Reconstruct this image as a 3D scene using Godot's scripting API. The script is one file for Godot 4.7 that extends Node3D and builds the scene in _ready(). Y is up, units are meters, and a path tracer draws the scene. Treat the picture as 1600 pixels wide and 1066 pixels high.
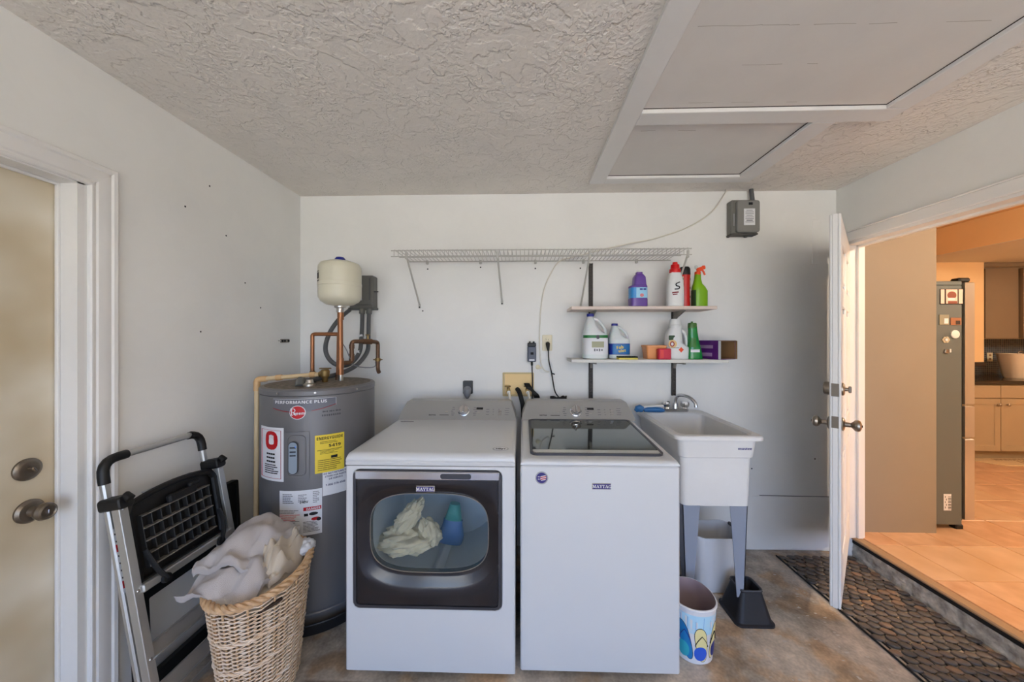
extends Node3D
# A garage laundry corner: dryer, washer, water heater, tub, shelves, and a doorway up into a warm kitchen.

const BACK := -2.484
const LEFT := -1.565
const RIGHT := 2.12
const CEIL := 2.438
const KF := 0.13      # kitchen floor
const KC := 2.57      # kitchen ceiling

var M := {}
var used := {}
var rng := RandomNumberGenerator.new()


func _ready() -> void:
	rng.seed = 7
	# ---- camera, sky, sun, exposure
	var cam := Camera3D.new()
	cam.name = "camera"
	cam.near = 0.05
	cam.far = 200.0
	cam.projection = Camera3D.PROJECTION_FRUSTUM
	cam.size = 2.0 * cam.near * 533.0 / 560.0
	cam.frustum_offset = Vector2(0.0, -5.0 / 560.0 * cam.near)
	cam.position = Vector3(0, 1.44, 0)
	cam.rotation_degrees = Vector3(0, 1.65, 0)
	cam.current = true
	add_child(cam)
	var sky_mat := ProceduralSkyMaterial.new()
	sky_mat.sky_top_color = Color(0.34, 0.52, 0.82)
	sky_mat.sky_horizon_color = Color(0.72, 0.84, 1.0)
	sky_mat.sky_curve = 0.25
	sky_mat.ground_horizon_color = Color(0.62, 0.60, 0.56)
	sky_mat.ground_bottom_color = Color(0.40, 0.38, 0.34)
	sky_mat.sky_energy_multiplier = 1.0
	var sky := Sky.new()
	sky.sky_material = sky_mat
	var env := Environment.new()
	env.background_mode = Environment.BG_SKY
	env.sky = sky
	env.background_energy_multiplier = 5.5
	env.tonemap_mode = Environment.TONE_MAPPER_LINEAR
	env.tonemap_exposure = 1.15
	env.sdfgi_enabled = true
	env.ssao_enabled = true
	env.ssil_enabled = true
	var we := WorldEnvironment.new()
	we.name = "world"
	we.environment = env
	add_child(we)
	var sun := DirectionalLight3D.new()
	sun.name = "sun"
	sun.light_color = Color(1.0, 0.97, 0.92)
	sun.light_energy = 17.0
	sun.light_angular_distance = 0.6
	sun.shadow_enabled = true
	sun.rotation_degrees = Vector3(-68, 165, 0)   # high behind the house: it lights the driveway, not the garage
	add_child(sun)
	kitchen_lamps()
	# ---- materials, structure, things
	make_materials()
	room()
	shop_light()
	ceiling_hatch()
	left_door()
	doorway()
	kitchen()
	dryer()
	washer()
	water_heater()
	plumbing()
	laundry_tub()
	wire_shelf()
	wall_shelves()
	bottles()
	wall_fittings()
	step_ladder()
	wicker_basket()
	towels()
	bins()
	pebble_mat()
	fridge_and_kitchen_things()


func kitchen_lamps() -> void:
	for p in [Vector3(3.45, KC - 0.10, -0.75), Vector3(5.6, 2.297 - 0.10, -1.9)]:
		var l := OmniLight3D.new()
		l.name = "kitchen_lamp_light"
		l.light_color = Color(1.0, 0.935, 0.84)
		l.light_energy = 3.7 if p.x < 4.0 else 1.8
		l.light_size = 0.12
		l.omni_range = 12.0
		l.omni_attenuation = 2.0
		l.shadow_enabled = true
		l.position = p
		add_child(l, true)


func shop_light() -> void:   # a hanging two-tube work light behind and above the camera
	var at := Vector3(0.75, 2.16, 0.9)
	var t := thing("shop_light", "white hanging two tube work light behind the camera", "lamp", at)
	var m := mb()
	m.cbox(at + Vector3(0, 0.02, 0), Vector3(1.25, 0.03, 0.05), 0.006)
	part("housing", m, M.white_plastic, t)
	for x in [-0.5, 0.5]:
		m = mb()
		m.rod(at + Vector3(x, 0.03, 0), Vector3(at.x + x, CEIL, at.z), 0.003, 6)
		part("chain", m, M.steel, t)
	for z in [-0.03, 0.03]:
		m = mb()
		m.rod(at + Vector3(-0.6, -0.015, z), at + Vector3(0.6, -0.015, z), 0.013, 12)
		part("light_tube", m, M.lamp_glow, t)
	for x in [-0.45, 0.0, 0.45]:
		var l := OmniLight3D.new()
		l.name = "shop_light_lamp"
		l.light_color = Color(1.0, 0.95, 0.88)
		l.light_energy = 0.22
		l.light_size = 0.08
		l.omni_range = 12.0
		l.omni_attenuation = 2.0
		l.shadow_enabled = true
		l.position = at + Vector3(x, -0.10, 0)
		add_child(l, true)


# ------------------------------------------------------------------ mesh builder
class MB:
	var v := PackedVector3Array()
	var uv := PackedVector2Array()
	var has_uv := false
	var t := Transform3D.IDENTITY

	func tri(a: Vector3, b: Vector3, c: Vector3) -> void:   # counter-clockwise seen from outside
		v.append(t * a); v.append(t * c); v.append(t * b)
		if has_uv:
			uv.append(Vector2.ZERO); uv.append(Vector2.ZERO); uv.append(Vector2.ZERO)

	func quad(a: Vector3, b: Vector3, c: Vector3, d: Vector3) -> void:
		tri(a, b, c); tri(a, c, d)

	func quad_uv(p: Array, q: Array) -> void:
		has_uv = true
		while uv.size() < v.size():
			uv.append(Vector2.ZERO)
		for k in [0, 2, 1, 0, 3, 2]:
			v.append(t * p[k]); uv.append(q[k])

	func box(a: Vector3, b: Vector3) -> void:   # between two corners, sharp
		cbox((a + b) * 0.5, (b - a).abs(), 0.0)

	func cbox(c: Vector3, s: Vector3, r := 0.0, bs := Basis.IDENTITY) -> void:   # chamfered box
		var h := s * 0.5
		r = minf(r, minf(h.x, minf(h.y, h.z)) * 0.9)
		var keep := t
		t = t * Transform3D(bs, c)
		if r <= 0.0:
			for ax in 3:
				for sg in [-1.0, 1.0]:
					var n := Vector3.ZERO; n[ax] = sg * h[ax]
					var a := Vector3.ZERO; a[(ax + 1) % 3] = h[(ax + 1) % 3]
					var b := Vector3.ZERO; b[(ax + 2) % 3] = h[(ax + 2) % 3] * sg
					quad(n - a - b, n + a - b, n + a + b, n - a + b)
		else:
			for ax in 3:
				for sg in [-1.0, 1.0]:
					var n := Vector3.ZERO; n[ax] = sg * h[ax]
					var a := Vector3.ZERO; a[(ax + 1) % 3] = h[(ax + 1) % 3] - r
					var b := Vector3.ZERO; b[(ax + 2) % 3] = (h[(ax + 2) % 3] - r) * sg
					quad(n - a - b, n + a - b, n + a + b, n - a + b)
			for ax in 3:   # edges parallel to ax
				var u := (ax + 1) % 3
				var w := (ax + 2) % 3
				for su in [-1.0, 1.0]:
					for sw in [-1.0, 1.0]:
						var e := Vector3.ZERO; e[ax] = h[ax] - r
						var p := Vector3.ZERO; p[u] = su * h[u]; p[w] = sw * (h[w] - r)
						var q := Vector3.ZERO; q[u] = su * (h[u] - r); q[w] = sw * h[w]
						if su * sw > 0:
							quad(p + e, p - e, q - e, q + e)
						else:
							quad(q + e, q - e, p - e, p + e)
			for sx in [-1.0, 1.0]:
				for sy in [-1.0, 1.0]:
					for sz in [-1.0, 1.0]:
						var a := Vector3(sx * h.x, sy * (h.y - r), sz * (h.z - r))
						var b := Vector3(sx * (h.x - r), sy * h.y, sz * (h.z - r))
						var d := Vector3(sx * (h.x - r), sy * (h.y - r), sz * h.z)
						if sx * sy * sz > 0:
							tri(a, b, d)
						else:
							tri(a, d, b)
		t = keep

	func loft(rings: Array, cap0 := true, cap1 := true, closed := true) -> void:
		for i in rings.size() - 1:
			var p: PackedVector3Array = rings[i]
			var q: PackedVector3Array = rings[i + 1]
			var n := p.size()
			for j in (n if closed else n - 1):
				var k := (j + 1) % n
				quad(p[j], p[k], q[k], q[j])
		if cap0:
			fan(rings[0], true)
		if cap1:
			fan(rings[rings.size() - 1], false)

	func fan(ring: PackedVector3Array, flip: bool) -> void:
		var c := Vector3.ZERO
		for p in ring:
			c += p
		c /= ring.size()
		for j in ring.size():
			var k := (j + 1) % ring.size()
			if flip:
				tri(c, ring[k], ring[j])
			else:
				tri(c, ring[j], ring[k])

	func lathe(prof: Array, seg := 32, at := Vector3.ZERO, sx := 1.0, sz := 1.0, capped := true) -> void:   # profile of Vector2(radius, height), going up the outside
		var rings := []
		for p in prof:
			var ring := PackedVector3Array()
			for j in seg:
				var a := TAU * j / seg
				ring.append(at + Vector3(cos(a) * p.x * sx, p.y, -sin(a) * p.x * sz))
			rings.append(ring)
		loft(rings, capped and prof[0].x > 0.0001, capped and prof[-1].x > 0.0001)

	func tube(pts: Array, r, sides := 8, cap := true, closed := false, flat := 1.0) -> void:
		var n := pts.size()
		var rings := []
		var up := Vector3.UP
		var last := Vector3.ZERO
		for i in n:
			var a: Vector3 = pts[i - 1] if i > 0 else (pts[n - 1] if closed else pts[0])
			var b: Vector3 = pts[i + 1] if i < n - 1 else (pts[0] if closed else pts[n - 1])
			var d := (b - a).normalized()
			if i == 0:
				up = Vector3.UP if absf(d.y) < 0.9 else Vector3.RIGHT
			else:
				var ax := last.cross(d)
				if ax.length() > 1e-6:
					up = up.rotated(ax.normalized(), last.angle_to(d))
			last = d
			up = (up - d * up.dot(d)).normalized()
			var side := up.cross(d)
			var rr: float = r[i] if r is Array else r
			var ring := PackedVector3Array()
			for j in sides:
				var an := TAU * j / sides
				ring.append(pts[i] + up * (cos(an) * rr * flat) - side * (sin(an) * rr))
			rings.append(ring)
		if closed:
			rings.append(rings[0])
		loft(rings, cap and not closed, cap and not closed)

	func rod(a: Vector3, b: Vector3, r: float, sides := 6) -> void:
		tube([a, b], r, sides)

	func prism(poly: PackedVector2Array, z0: float, z1: float, bev := 0.0) -> void:   # outline counter-clockwise in xy, pushed along z
		var inner := poly
		if bev > 0.0:
			inner = inset(poly, bev)
		var rings := []
		if bev > 0.0:
			rings = [at_z(inner, z0), at_z(poly, z0 + bev), at_z(poly, z1 - bev), at_z(inner, z1)]
		else:
			rings = [at_z(poly, z0), at_z(poly, z1)]
		loft(rings, false, false)
		var ids := Geometry2D.triangulate_polygon(inner)
		for k in range(0, ids.size(), 3):
			var a := inner[ids[k]]
			var b := inner[ids[k + 1]]
			var c := inner[ids[k + 2]]
			if (b - a).cross(c - a) < 0:
				var s := b
				b = c
				c = s
			tri(Vector3(a.x, a.y, z1), Vector3(b.x, b.y, z1), Vector3(c.x, c.y, z1))
			tri(Vector3(a.x, a.y, z0), Vector3(c.x, c.y, z0), Vector3(b.x, b.y, z0))

	static func at_z(poly: PackedVector2Array, z: float) -> PackedVector3Array:
		var o := PackedVector3Array()
		for p in poly:
			o.append(Vector3(p.x, p.y, z))
		return o

	static func inset(poly: PackedVector2Array, d: float) -> PackedVector2Array:
		var o := PackedVector2Array()
		var n := poly.size()
		for i in n:
			var e0 := (poly[i] - poly[(i - 1 + n) % n]).normalized()
			var e1 := (poly[(i + 1) % n] - poly[i]).normalized()
			var n0 := Vector2(-e0.y, e0.x)
			var n1 := Vector2(-e1.y, e1.x)
			var m := n0 + n1
			m = m / maxf(m.dot(n0), 0.3) if m.length() > 0.01 else n0
			o.append(poly[i] + m * d)
		return o

	func frame(outer: PackedVector2Array, inner: PackedVector2Array, z0: float, z1: float) -> void:   # a plate with a hole; both outlines have as many points
		loft([at_z(outer, z0), at_z(outer, z1), at_z(inner, z1), at_z(inner, z0), at_z(outer, z0)], false, false)

	func grid(f: Callable, nu: int, nv: int) -> void:   # f(u, v) in 0..1; du x dv points outward
		var pts := []
		for j in nv + 1:
			var row := PackedVector3Array()
			for i in nu + 1:
				row.append(f.call(float(i) / nu, float(j) / nv))
			pts.append(row)
		for j in nv:
			for i in nu:
				quad(pts[j][i], pts[j][i + 1], pts[j + 1][i + 1], pts[j + 1][i])

	func add(o: MB) -> void:
		for p in o.v:
			v.append(t * p)

	func mesh(angle := 40.0, origin := Vector3.ZERO) -> ArrayMesh:
		var n := v.size()
		var nor := PackedVector3Array()
		nor.resize(n)
		var fn := PackedVector3Array()
		fn.resize(n / 3)
		for f in n / 3:
			fn[f] = (v[f * 3 + 2] - v[f * 3]).cross(v[f * 3 + 1] - v[f * 3])
		if angle <= 0.0:
			for i in n:
				nor[i] = fn[i / 3].normalized()
		else:
			var at := {}
			for i in n:
				var key := Vector3i((v[i] * 20000.0).round())
				if at.has(key):
					at[key].append(i / 3)
				else:
					at[key] = PackedInt32Array([i / 3])
			if angle >= 179.0:
				var sums := {}
				for key in at:
					var s := Vector3.ZERO
					for f in at[key]:
						s += fn[f]
					sums[key] = s.normalized()
				for i in n:
					nor[i] = sums[Vector3i((v[i] * 20000.0).round())]
			else:
				var lim := cos(deg_to_rad(angle))
				var un := PackedVector3Array()
				un.resize(fn.size())
				for f in fn.size():
					un[f] = fn[f].normalized()
				for i in n:
					var f0 := i / 3
					var s := Vector3.ZERO
					for f in at[Vector3i((v[i] * 20000.0).round())]:
						if un[f].dot(un[f0]) >= lim:
							s += fn[f]
					nor[i] = s.normalized()
		var arr := []
		arr.resize(Mesh.ARRAY_MAX)
		if origin != Vector3.ZERO:
			for i in n:
				v[i] -= origin
		arr[Mesh.ARRAY_VERTEX] = v
		arr[Mesh.ARRAY_NORMAL] = nor
		if has_uv:
			while uv.size() < n:
				uv.append(Vector2.ZERO)
			arr[Mesh.ARRAY_TEX_UV] = uv
		var m := ArrayMesh.new()
		m.add_surface_from_arrays(Mesh.PRIMITIVE_TRIANGLES, arr)
		return m


# ------------------------------------------------------------------ naming and parenting
func numbered(n: String) -> String:
	used[n] = used.get(n, -1) + 1
	return n if used[n] == 0 else "%s_%03d" % [n, used[n]]


func origin_of(n: Node) -> Vector3:
	var o := Vector3.ZERO
	while n is Node3D and n != self:
		o += (n as Node3D).position
		n = n.get_parent()
	return o


func tag(o: Node, label: String, category: String, group := "") -> void:
	o.set_meta("label", label)
	o.set_meta("category", category)
	if group:
		o.set_meta("group", group)


func thing(called: String, label: String, category: String, at := Vector3.ZERO, group := "") -> Node3D:
	var o := Node3D.new()
	o.name = numbered(called)
	o.position = at
	add_child(o, true)
	tag(o, label, category, group)
	return o


func part(called: String, mb: MB, m: Material, parent: Node, label := "", angle := 40.0) -> MeshInstance3D:   # geometry given in the room's axes
	var o := MeshInstance3D.new()
	o.name = called
	o.mesh = mb.mesh(angle, origin_of(parent))
	o.material_override = m
	parent.add_child(o, true)
	if label:
		o.set_meta("label", label)
	return o


func solo(called: String, label: String, category: String, mb: MB, m: Material, at := Vector3.ZERO, group := "", angle := 40.0) -> MeshInstance3D:   # a thing that is one mesh
	var o := MeshInstance3D.new()
	o.name = numbered(called)
	o.position = at
	o.mesh = mb.mesh(angle, at)
	o.material_override = m
	add_child(o, true)
	tag(o, label, category, group)
	return o


func struct(called: String, label: String, mb: MB, m: Material, category := "", angle := 40.0) -> MeshInstance3D:
	var o := solo(called, label, category if category else called.split("_")[0], mb, m, Vector3.ZERO, "", angle)
	o.set_meta("kind", "structure")
	return o


func mb() -> MB:
	return MB.new()


func place(at: Vector3, turn := 0.0, tilt := 0.0) -> MB:
	var o := MB.new()
	o.t = Transform3D(Basis(Vector3.UP, turn) * Basis(Vector3.RIGHT, tilt), at)
	return o


func rrect(x0: float, y0: float, x1: float, y1: float, r: float, n := 6) -> PackedVector2Array:   # rounded rectangle, counter-clockwise
	var o := PackedVector2Array()
	for c in [[x1 - r, y0 + r, -PI / 2], [x1 - r, y1 - r, 0.0], [x0 + r, y1 - r, PI / 2], [x0 + r, y0 + r, PI]]:
		for k in n + 1:
			var a: float = c[2] + PI / 2 * k / n
			o.append(Vector2(c[0] + cos(a) * r, c[1] + sin(a) * r))
	return o


func rect4(x0: float, y0: float, x1: float, y1: float) -> PackedVector2Array:
	return PackedVector2Array([Vector2(x0, y0), Vector2(x1, y0), Vector2(x1, y1), Vector2(x0, y1)])


func resample(poly: PackedVector2Array, n: int) -> PackedVector2Array:   # n points evenly spaced along the outline
	var total := 0.0
	for i in poly.size():
		total += poly[i].distance_to(poly[(i + 1) % poly.size()])
	var o := PackedVector2Array()
	var i := 0
	var run := 0.0
	for k in n:
		var want := total * k / n
		while run + poly[i].distance_to(poly[(i + 1) % poly.size()]) < want:
			run += poly[i].distance_to(poly[(i + 1) % poly.size()])
			i += 1
		var l := poly[i].distance_to(poly[(i + 1) % poly.size()])
		o.append(poly[i].lerp(poly[(i + 1) % poly.size()], (want - run) / maxf(l, 1e-6)))
	return o


func super_ring(cx: float, cy: float, a: float, b: float, e: float, n: int) -> PackedVector2Array:
	var o := PackedVector2Array()
	for k in n:
		var t := TAU * k / n
		o.append(Vector2(cx + a * signf(cos(t)) * pow(absf(cos(t)), 2.0 / e), cy + b * signf(sin(t)) * pow(absf(sin(t)), 2.0 / e)))
	return o


func oval(cx: float, cy: float, a: float, b: float, n := 24) -> PackedVector2Array:
	return super_ring(cx, cy, a, b, 2.0, n)


func smooth_path(pts: Array, per := 6) -> Array:   # Catmull-Rom through the points
	var o := []
	var n := pts.size()
	for i in n - 1:
		var p0: Vector3 = pts[maxi(i - 1, 0)]
		var p1: Vector3 = pts[i]
		var p2: Vector3 = pts[i + 1]
		var p3: Vector3 = pts[mini(i + 2, n - 1)]
		for k in per:
			o.append(p1.cubic_interpolate(p2, p0, p3, float(k) / per))
	o.append(pts[n - 1])
	return o


func bend(pts: Array, r := 0.02, n := 5) -> Array:   # straight runs with rounded elbows
	var o := [pts[0]]
	for i in range(1, pts.size() - 1):
		var p: Vector3 = pts[i]
		var a: Vector3 = (pts[i - 1] - p).normalized() * r
		var b: Vector3 = (pts[i + 1] - p).normalized() * r
		for k in n + 1:
			var s := float(k) / n
			o.append(p + a * (1 - s) * (1 - s) + b * s * s)
	o.append(pts[-1])
	return o


var fonts := {}


func letters(text: String, cap: float, to: MB, f: Callable, font := "Droid Sans", bold := true, stretch := 1.0) -> void:   # flat lettering, its capitals `cap` high, laid on a surface by f(x, y, depth)
	var key := font + str(bold)
	if not fonts.has(key):
		var sf := SystemFont.new()
		sf.font_names = [font]
		sf.font_weight = 700 if bold else 400
		fonts[key] = sf
	var tm := TextMesh.new()
	tm.font = fonts[key]
	tm.font_size = 32
	tm.pixel_size = cap / (32.0 * 0.714)
	tm.depth = 0.0006
	tm.curve_step = 4.0
	tm.text = text
	tm.horizontal_alignment = HORIZONTAL_ALIGNMENT_CENTER
	tm.vertical_alignment = VERTICAL_ALIGNMENT_CENTER
	var arr := tm.get_mesh_arrays()
	var p: PackedVector3Array = arr[Mesh.ARRAY_VERTEX]
	var ids: PackedInt32Array = arr[Mesh.ARRAY_INDEX]
	for k in ids:
		to.v.append(to.t * (f.call(p[k].x * stretch, p[k].y, p[k].z + 0.0003) as Vector3))


func on_front(at: Vector3) -> Callable:   # facing +z
	return func(x: float, y: float, z: float) -> Vector3: return at + Vector3(x, y, z)


func on_plane(at: Vector3, ax: Vector3, ay: Vector3) -> Callable:
	var az := ax.cross(ay).normalized()
	return func(x: float, y: float, z: float) -> Vector3: return at + ax * x + ay * y + az * z


# ------------------------------------------------------------------ materials
func mat(c: Color, rough := 0.6, metal := 0.0, o := {}) -> StandardMaterial3D:
	var m := StandardMaterial3D.new()
	m.albedo_color = c
	m.roughness = rough
	m.metallic = metal
	for k in o:
		m.set(k, o[k])
	return m


func noise_tex(freq: float, lo: Color, hi: Color, sd := 1, size := 512, octaves := 4, kind := FastNoiseLite.TYPE_SIMPLEX_SMOOTH) -> NoiseTexture2D:
	var n := FastNoiseLite.new()
	n.noise_type = kind
	n.frequency = freq
	n.seed = sd
	n.fractal_octaves = octaves
	var t := NoiseTexture2D.new()
	t.width = size
	t.height = size
	t.seamless = true
	t.noise = n
	var g := Gradient.new()
	g.set_color(0, lo)
	g.set_color(1, hi)
	t.color_ramp = g
	return t


func tri_mat(c: Color, rough: float, tex: Texture2D, scale: float, o := {}) -> StandardMaterial3D:
	var m := mat(c, rough, 0.0, o)
	m.albedo_texture = tex
	m.uv1_triplanar = true
	m.uv1_world_triplanar = true
	m.uv1_scale = Vector3.ONE * scale
	return m


func g(x: float) -> Color:
	return Color(x, x, x)


func noise_bytes(freq: float, sd: int, w: int, h: int, octaves := 4, ridged := false) -> PackedByteArray:
	var n := FastNoiseLite.new()
	n.noise_type = FastNoiseLite.TYPE_SIMPLEX_SMOOTH
	n.frequency = freq
	n.seed = sd
	n.fractal_octaves = octaves
	n.fractal_type = FastNoiseLite.FRACTAL_RIDGED if ridged else FastNoiseLite.FRACTAL_FBM
	var im := n.get_seamless_image(w, h)
	im.convert(Image.FORMAT_L8)
	return im.get_data()


func ceiling_relief() -> ImageTexture:   # skip-trowelled plaster: thin flat skins with ragged edges, and trowel drags
	var s := 1024
	var a := noise_bytes(0.012, 11, s, s, 5)
	var b := noise_bytes(0.05, 12, s, s, 3)
	var c := noise_bytes(0.004, 13, s, s, 3)
	var out := PackedByteArray()
	out.resize(s * s)
	for i in s * s:
		var mask := smoothstep(90.0, 165.0, float(c[i]))
		var e := smoothstep(105.0, 150.0, float(a[i])) * 0.6 + smoothstep(95.0, 165.0, float(b[i])) * 0.4 * (0.25 + 0.75 * mask)
		var ridge := 1.0 - minf(1.0, absf(float(a[i]) - 128.0) / 16.0)
		out[i] = int(clampf(40.0 + 130.0 * e + 45.0 * ridge * mask, 0, 255))
	var im := Image.create_from_data(s, s, false, Image.FORMAT_L8, out)
	return ImageTexture.create_from_image(im)


func concrete_floor() -> ImageTexture:   # worn slab with broad stains, speckles and paint spots; covers x -2..2.2, z -2.6..0.55
	var w := 1344
	var h := 1008
	var a := noise_bytes(0.006, 21, w, h, 5)
	var b := noise_bytes(0.03, 22, w, h, 4)
	var c := noise_bytes(0.18, 23, w, h, 2)
	var d := noise_bytes(0.011, 24, w, h, 4)
	var out := PackedByteArray()
	out.resize(w * h * 3)
	for i in w * h:
		var n := (a[i] - 128.0) / 128.0
		var m := (b[i] - 128.0) / 128.0
		var f := (c[i] - 128.0) / 128.0
		var warm := smoothstep(120.0, 190.0, float(d[i]))
		var k := 1.0 + 0.22 * n + 0.16 * m + 0.09 * f
		var col := Vector3(178, 167, 154).lerp(Vector3(178, 152, 124), warm) * k
		if b[i] > 205 and c[i] > 170:
			col = col.lerp(Vector3(205, 200, 192), 0.7)
		out[i * 3] = int(clampf(col.x, 0, 255)); out[i * 3 + 1] = int(clampf(col.y, 0, 255)); out[i * 3 + 2] = int(clampf(col.z, 0, 255))
	var im := Image.create_from_data(w, h, false, Image.FORMAT_RGB8, out)
	var r := RandomNumberGenerator.new()
	r.seed = 5
	for k in 130:   # flecks of old white paint
		var px := int((r.randf_range(1.0, 1.75) + 2.0) / 4.2 * w)
		var py := int((r.randf_range(-2.4, -1.4) + 2.6) / 3.15 * h)
		var sz := r.randi_range(1, 3)
		im.fill_rect(Rect2i(px, py, sz + r.randi_range(0, 3), sz), Color(0.78, 0.76, 0.73))
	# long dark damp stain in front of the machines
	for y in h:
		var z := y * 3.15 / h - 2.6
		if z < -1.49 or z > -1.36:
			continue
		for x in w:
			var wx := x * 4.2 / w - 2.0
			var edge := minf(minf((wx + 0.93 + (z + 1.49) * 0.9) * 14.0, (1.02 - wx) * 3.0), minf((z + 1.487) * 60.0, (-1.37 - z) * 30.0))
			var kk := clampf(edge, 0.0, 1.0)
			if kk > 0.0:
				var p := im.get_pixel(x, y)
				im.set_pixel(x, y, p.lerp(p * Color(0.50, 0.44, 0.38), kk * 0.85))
	return ImageTexture.create_from_image(im)


func tile_grid_tex(tile: Color, tile2: Color, grout: Color, n: int, sd: int) -> ImageTexture:   # far mosaic: n x n small tiles
	var s := n * 16
	var im := Image.create(s, s, false, Image.FORMAT_RGB8)
	im.fill(grout)
	var r := RandomNumberGenerator.new()
	r.seed = sd
	for y in n:
		for x in n:
			im.fill_rect(Rect2i(x * 16 + 1, y * 16 + 1, 14, 14), tile.lerp(tile2, r.randf()))
	return ImageTexture.create_from_image(im)


func make_materials() -> void:
	var soft := noise_tex(0.006, g(0.975), g(1.0), 3)
	var fine := noise_tex(0.05, g(0.90), g(1.0), 4)
	var rough_n := noise_tex(0.03, g(0.2), g(0.9), 5)
	var grit := noise_tex(0.02, g(0.55), g(1.0), 6, 512, 6)
	M.wall = tri_mat(Color(0.935, 0.93, 0.915), 0.75, soft, 0.5, {"heightmap_enabled": false})
	M.ceiling = tri_mat(Color(0.935, 0.91, 0.875), 0.85, soft, 0.4)
	var ct := ceiling_relief()
	M.ceiling.heightmap_enabled = true
	M.ceiling.heightmap_texture = ct
	M.ceiling.heightmap_scale = 0.9
	M.ceiling.uv1_scale = Vector3.ONE * 0.75
	M.trim = tri_mat(Color(0.92, 0.91, 0.895), 0.5, soft, 0.7)
	M.hatch = tri_mat(Color(0.90, 0.88, 0.855), 0.7, soft, 0.9)
	M.old_door = tri_mat(Color(0.90, 0.87, 0.80), 0.45, noise_tex(0.004, Color(0.84, 0.79, 0.70), Color(1, 1, 1), 8), 0.8)
	M.floor = mat(Color(1, 1, 1), 0.55)
	M.floor.albedo_texture = concrete_floor()
	M.floor.heightmap_enabled = true
	M.floor.heightmap_texture = rough_n
	M.floor.heightmap_scale = 0.12
	M.concrete = tri_mat(Color(0.86, 0.84, 0.80), 0.9, grit, 1.6, {"heightmap_enabled": true, "heightmap_texture": rough_n, "heightmap_scale": 1.0})
	M.driveway = tri_mat(Color(0.74, 0.73, 0.70), 0.9, grit, 0.3)
	M.lawn = tri_mat(Color(0.34, 0.42, 0.22), 0.95, grit, 0.3)
	M.kitchen_wall = tri_mat(Color(0.93, 0.78, 0.58), 0.8, soft, 0.5)
	M.stub = tri_mat(Color(0.57, 0.525, 0.465), 0.75, soft, 0.5)
	M.kitchen_white = mat(Color(0.84, 0.80, 0.74), 0.8)
	M.tile = [tri_mat(Color(0.87, 0.71, 0.57), 0.32, noise_tex(0.01, Color(0.86, 0.80, 0.74), Color(1, 1, 1), 31), 0.9), tri_mat(Color(0.86, 0.69, 0.55), 0.34, noise_tex(0.012, Color(0.88, 0.82, 0.76), Color(1, 1, 1), 32), 1.1), tri_mat(Color(0.88, 0.73, 0.59), 0.30, noise_tex(0.008, Color(0.88, 0.84, 0.78), Color(1, 1, 1), 33), 0.7)]
	M.grout = mat(Color(0.55, 0.44, 0.34), 0.9)
	M.cabinet = tri_mat(Color(0.66, 0.57, 0.45), 0.5, soft, 1.0)
	M.upper_cabinet = tri_mat(Color(0.50, 0.42, 0.33), 0.5, soft, 1.0)
	M.counter = mat(Color(0.12, 0.10, 0.09), 0.15)
	M.mosaic = mat(Color(1, 1, 1), 0.15)
	M.mosaic.albedo_texture = tile_grid_tex(Color(0.13, 0.18, 0.24), Color(0.22, 0.28, 0.34), Color(0.48, 0.50, 0.50), 20, 4)
	M.mosaic.uv1_triplanar = true
	M.mosaic.uv1_world_triplanar = true
	M.mosaic.uv1_scale = Vector3.ONE * 2.0
	M.enamel = mat(Color(0.815, 0.82, 0.825), 0.32, 0.0, {"clearcoat_enabled": true, "clearcoat": 0.3, "clearcoat_roughness": 0.15})
	M.console = mat(Color(0.66, 0.655, 0.64), 0.38, 0.35)
	M.chrome = mat(Color(0.86, 0.86, 0.87), 0.12, 1.0)
	M.steel = mat(Color(0.72, 0.70, 0.67), 0.28, 1.0)
	M.nickel = mat(Color(0.62, 0.58, 0.53), 0.28, 1.0)
	M.bronze = mat(Color(0.50, 0.46, 0.41), 0.36, 0.9)
	M.aluminium = mat(Color(0.78, 0.78, 0.77), 0.36, 0.75)
	M.black_glass = mat(Color(0.12, 0.11, 0.125), 0.16, 0.0, {"metallic_specular": 0.6})
	M.lid_glass = mat(Color(0.42, 0.44, 0.43), 0.05, 0.75, {"metallic_specular": 0.9})
	M.dark_frame = mat(Color(0.27, 0.27, 0.29), 0.35, 0.4)
	M.window_glass = mat(Color(0.35, 0.45, 0.50, 0.15), 0.05, 0.0, {"transparency": BaseMaterial3D.TRANSPARENCY_ALPHA, "metallic_specular": 0.32})
	M.drum = mat(Color(0.78, 0.82, 0.84), 0.45)
	M.black = mat(Color(0.03, 0.03, 0.032), 0.5)
	M.rib = mat(Color(0.15, 0.148, 0.146), 0.55)
	M.rib_dusty = mat(Color(0.46, 0.44, 0.41), 0.7)
	M.rubber = mat(Color(0.05, 0.05, 0.055), 0.75)
	M.heater = mat(Color(0.45, 0.445, 0.45), 0.38, 0.25)
	M.heater_top = tri_mat(Color(0.60, 0.55, 0.49), 0.7, grit, 3.0)
	M.pan = mat(Color(0.06, 0.062, 0.075), 0.5)
	M.copper = mat(Color(0.62, 0.42, 0.29), 0.40, 0.8)
	M.old_copper = mat(Color(0.42, 0.31, 0.23), 0.5, 0.6)
	M.brass = mat(Color(0.55, 0.45, 0.28), 0.45, 0.8)
	M.pvc = mat(Color(0.87, 0.77, 0.60), 0.45)
	M.tank = mat(Color(0.84, 0.82, 0.73), 0.35)
	M.grey_box = mat(Color(0.40, 0.40, 0.385), 0.55)
	M.conduit = mat(Color(0.33, 0.335, 0.34), 0.55)
	M.blue = mat(Color(0.10, 0.14, 0.52), 0.45)
	M.white_print = mat(Color(0.90, 0.90, 0.89), 0.6)
	M.paper = mat(Color(0.88, 0.88, 0.89), 0.55)
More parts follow.
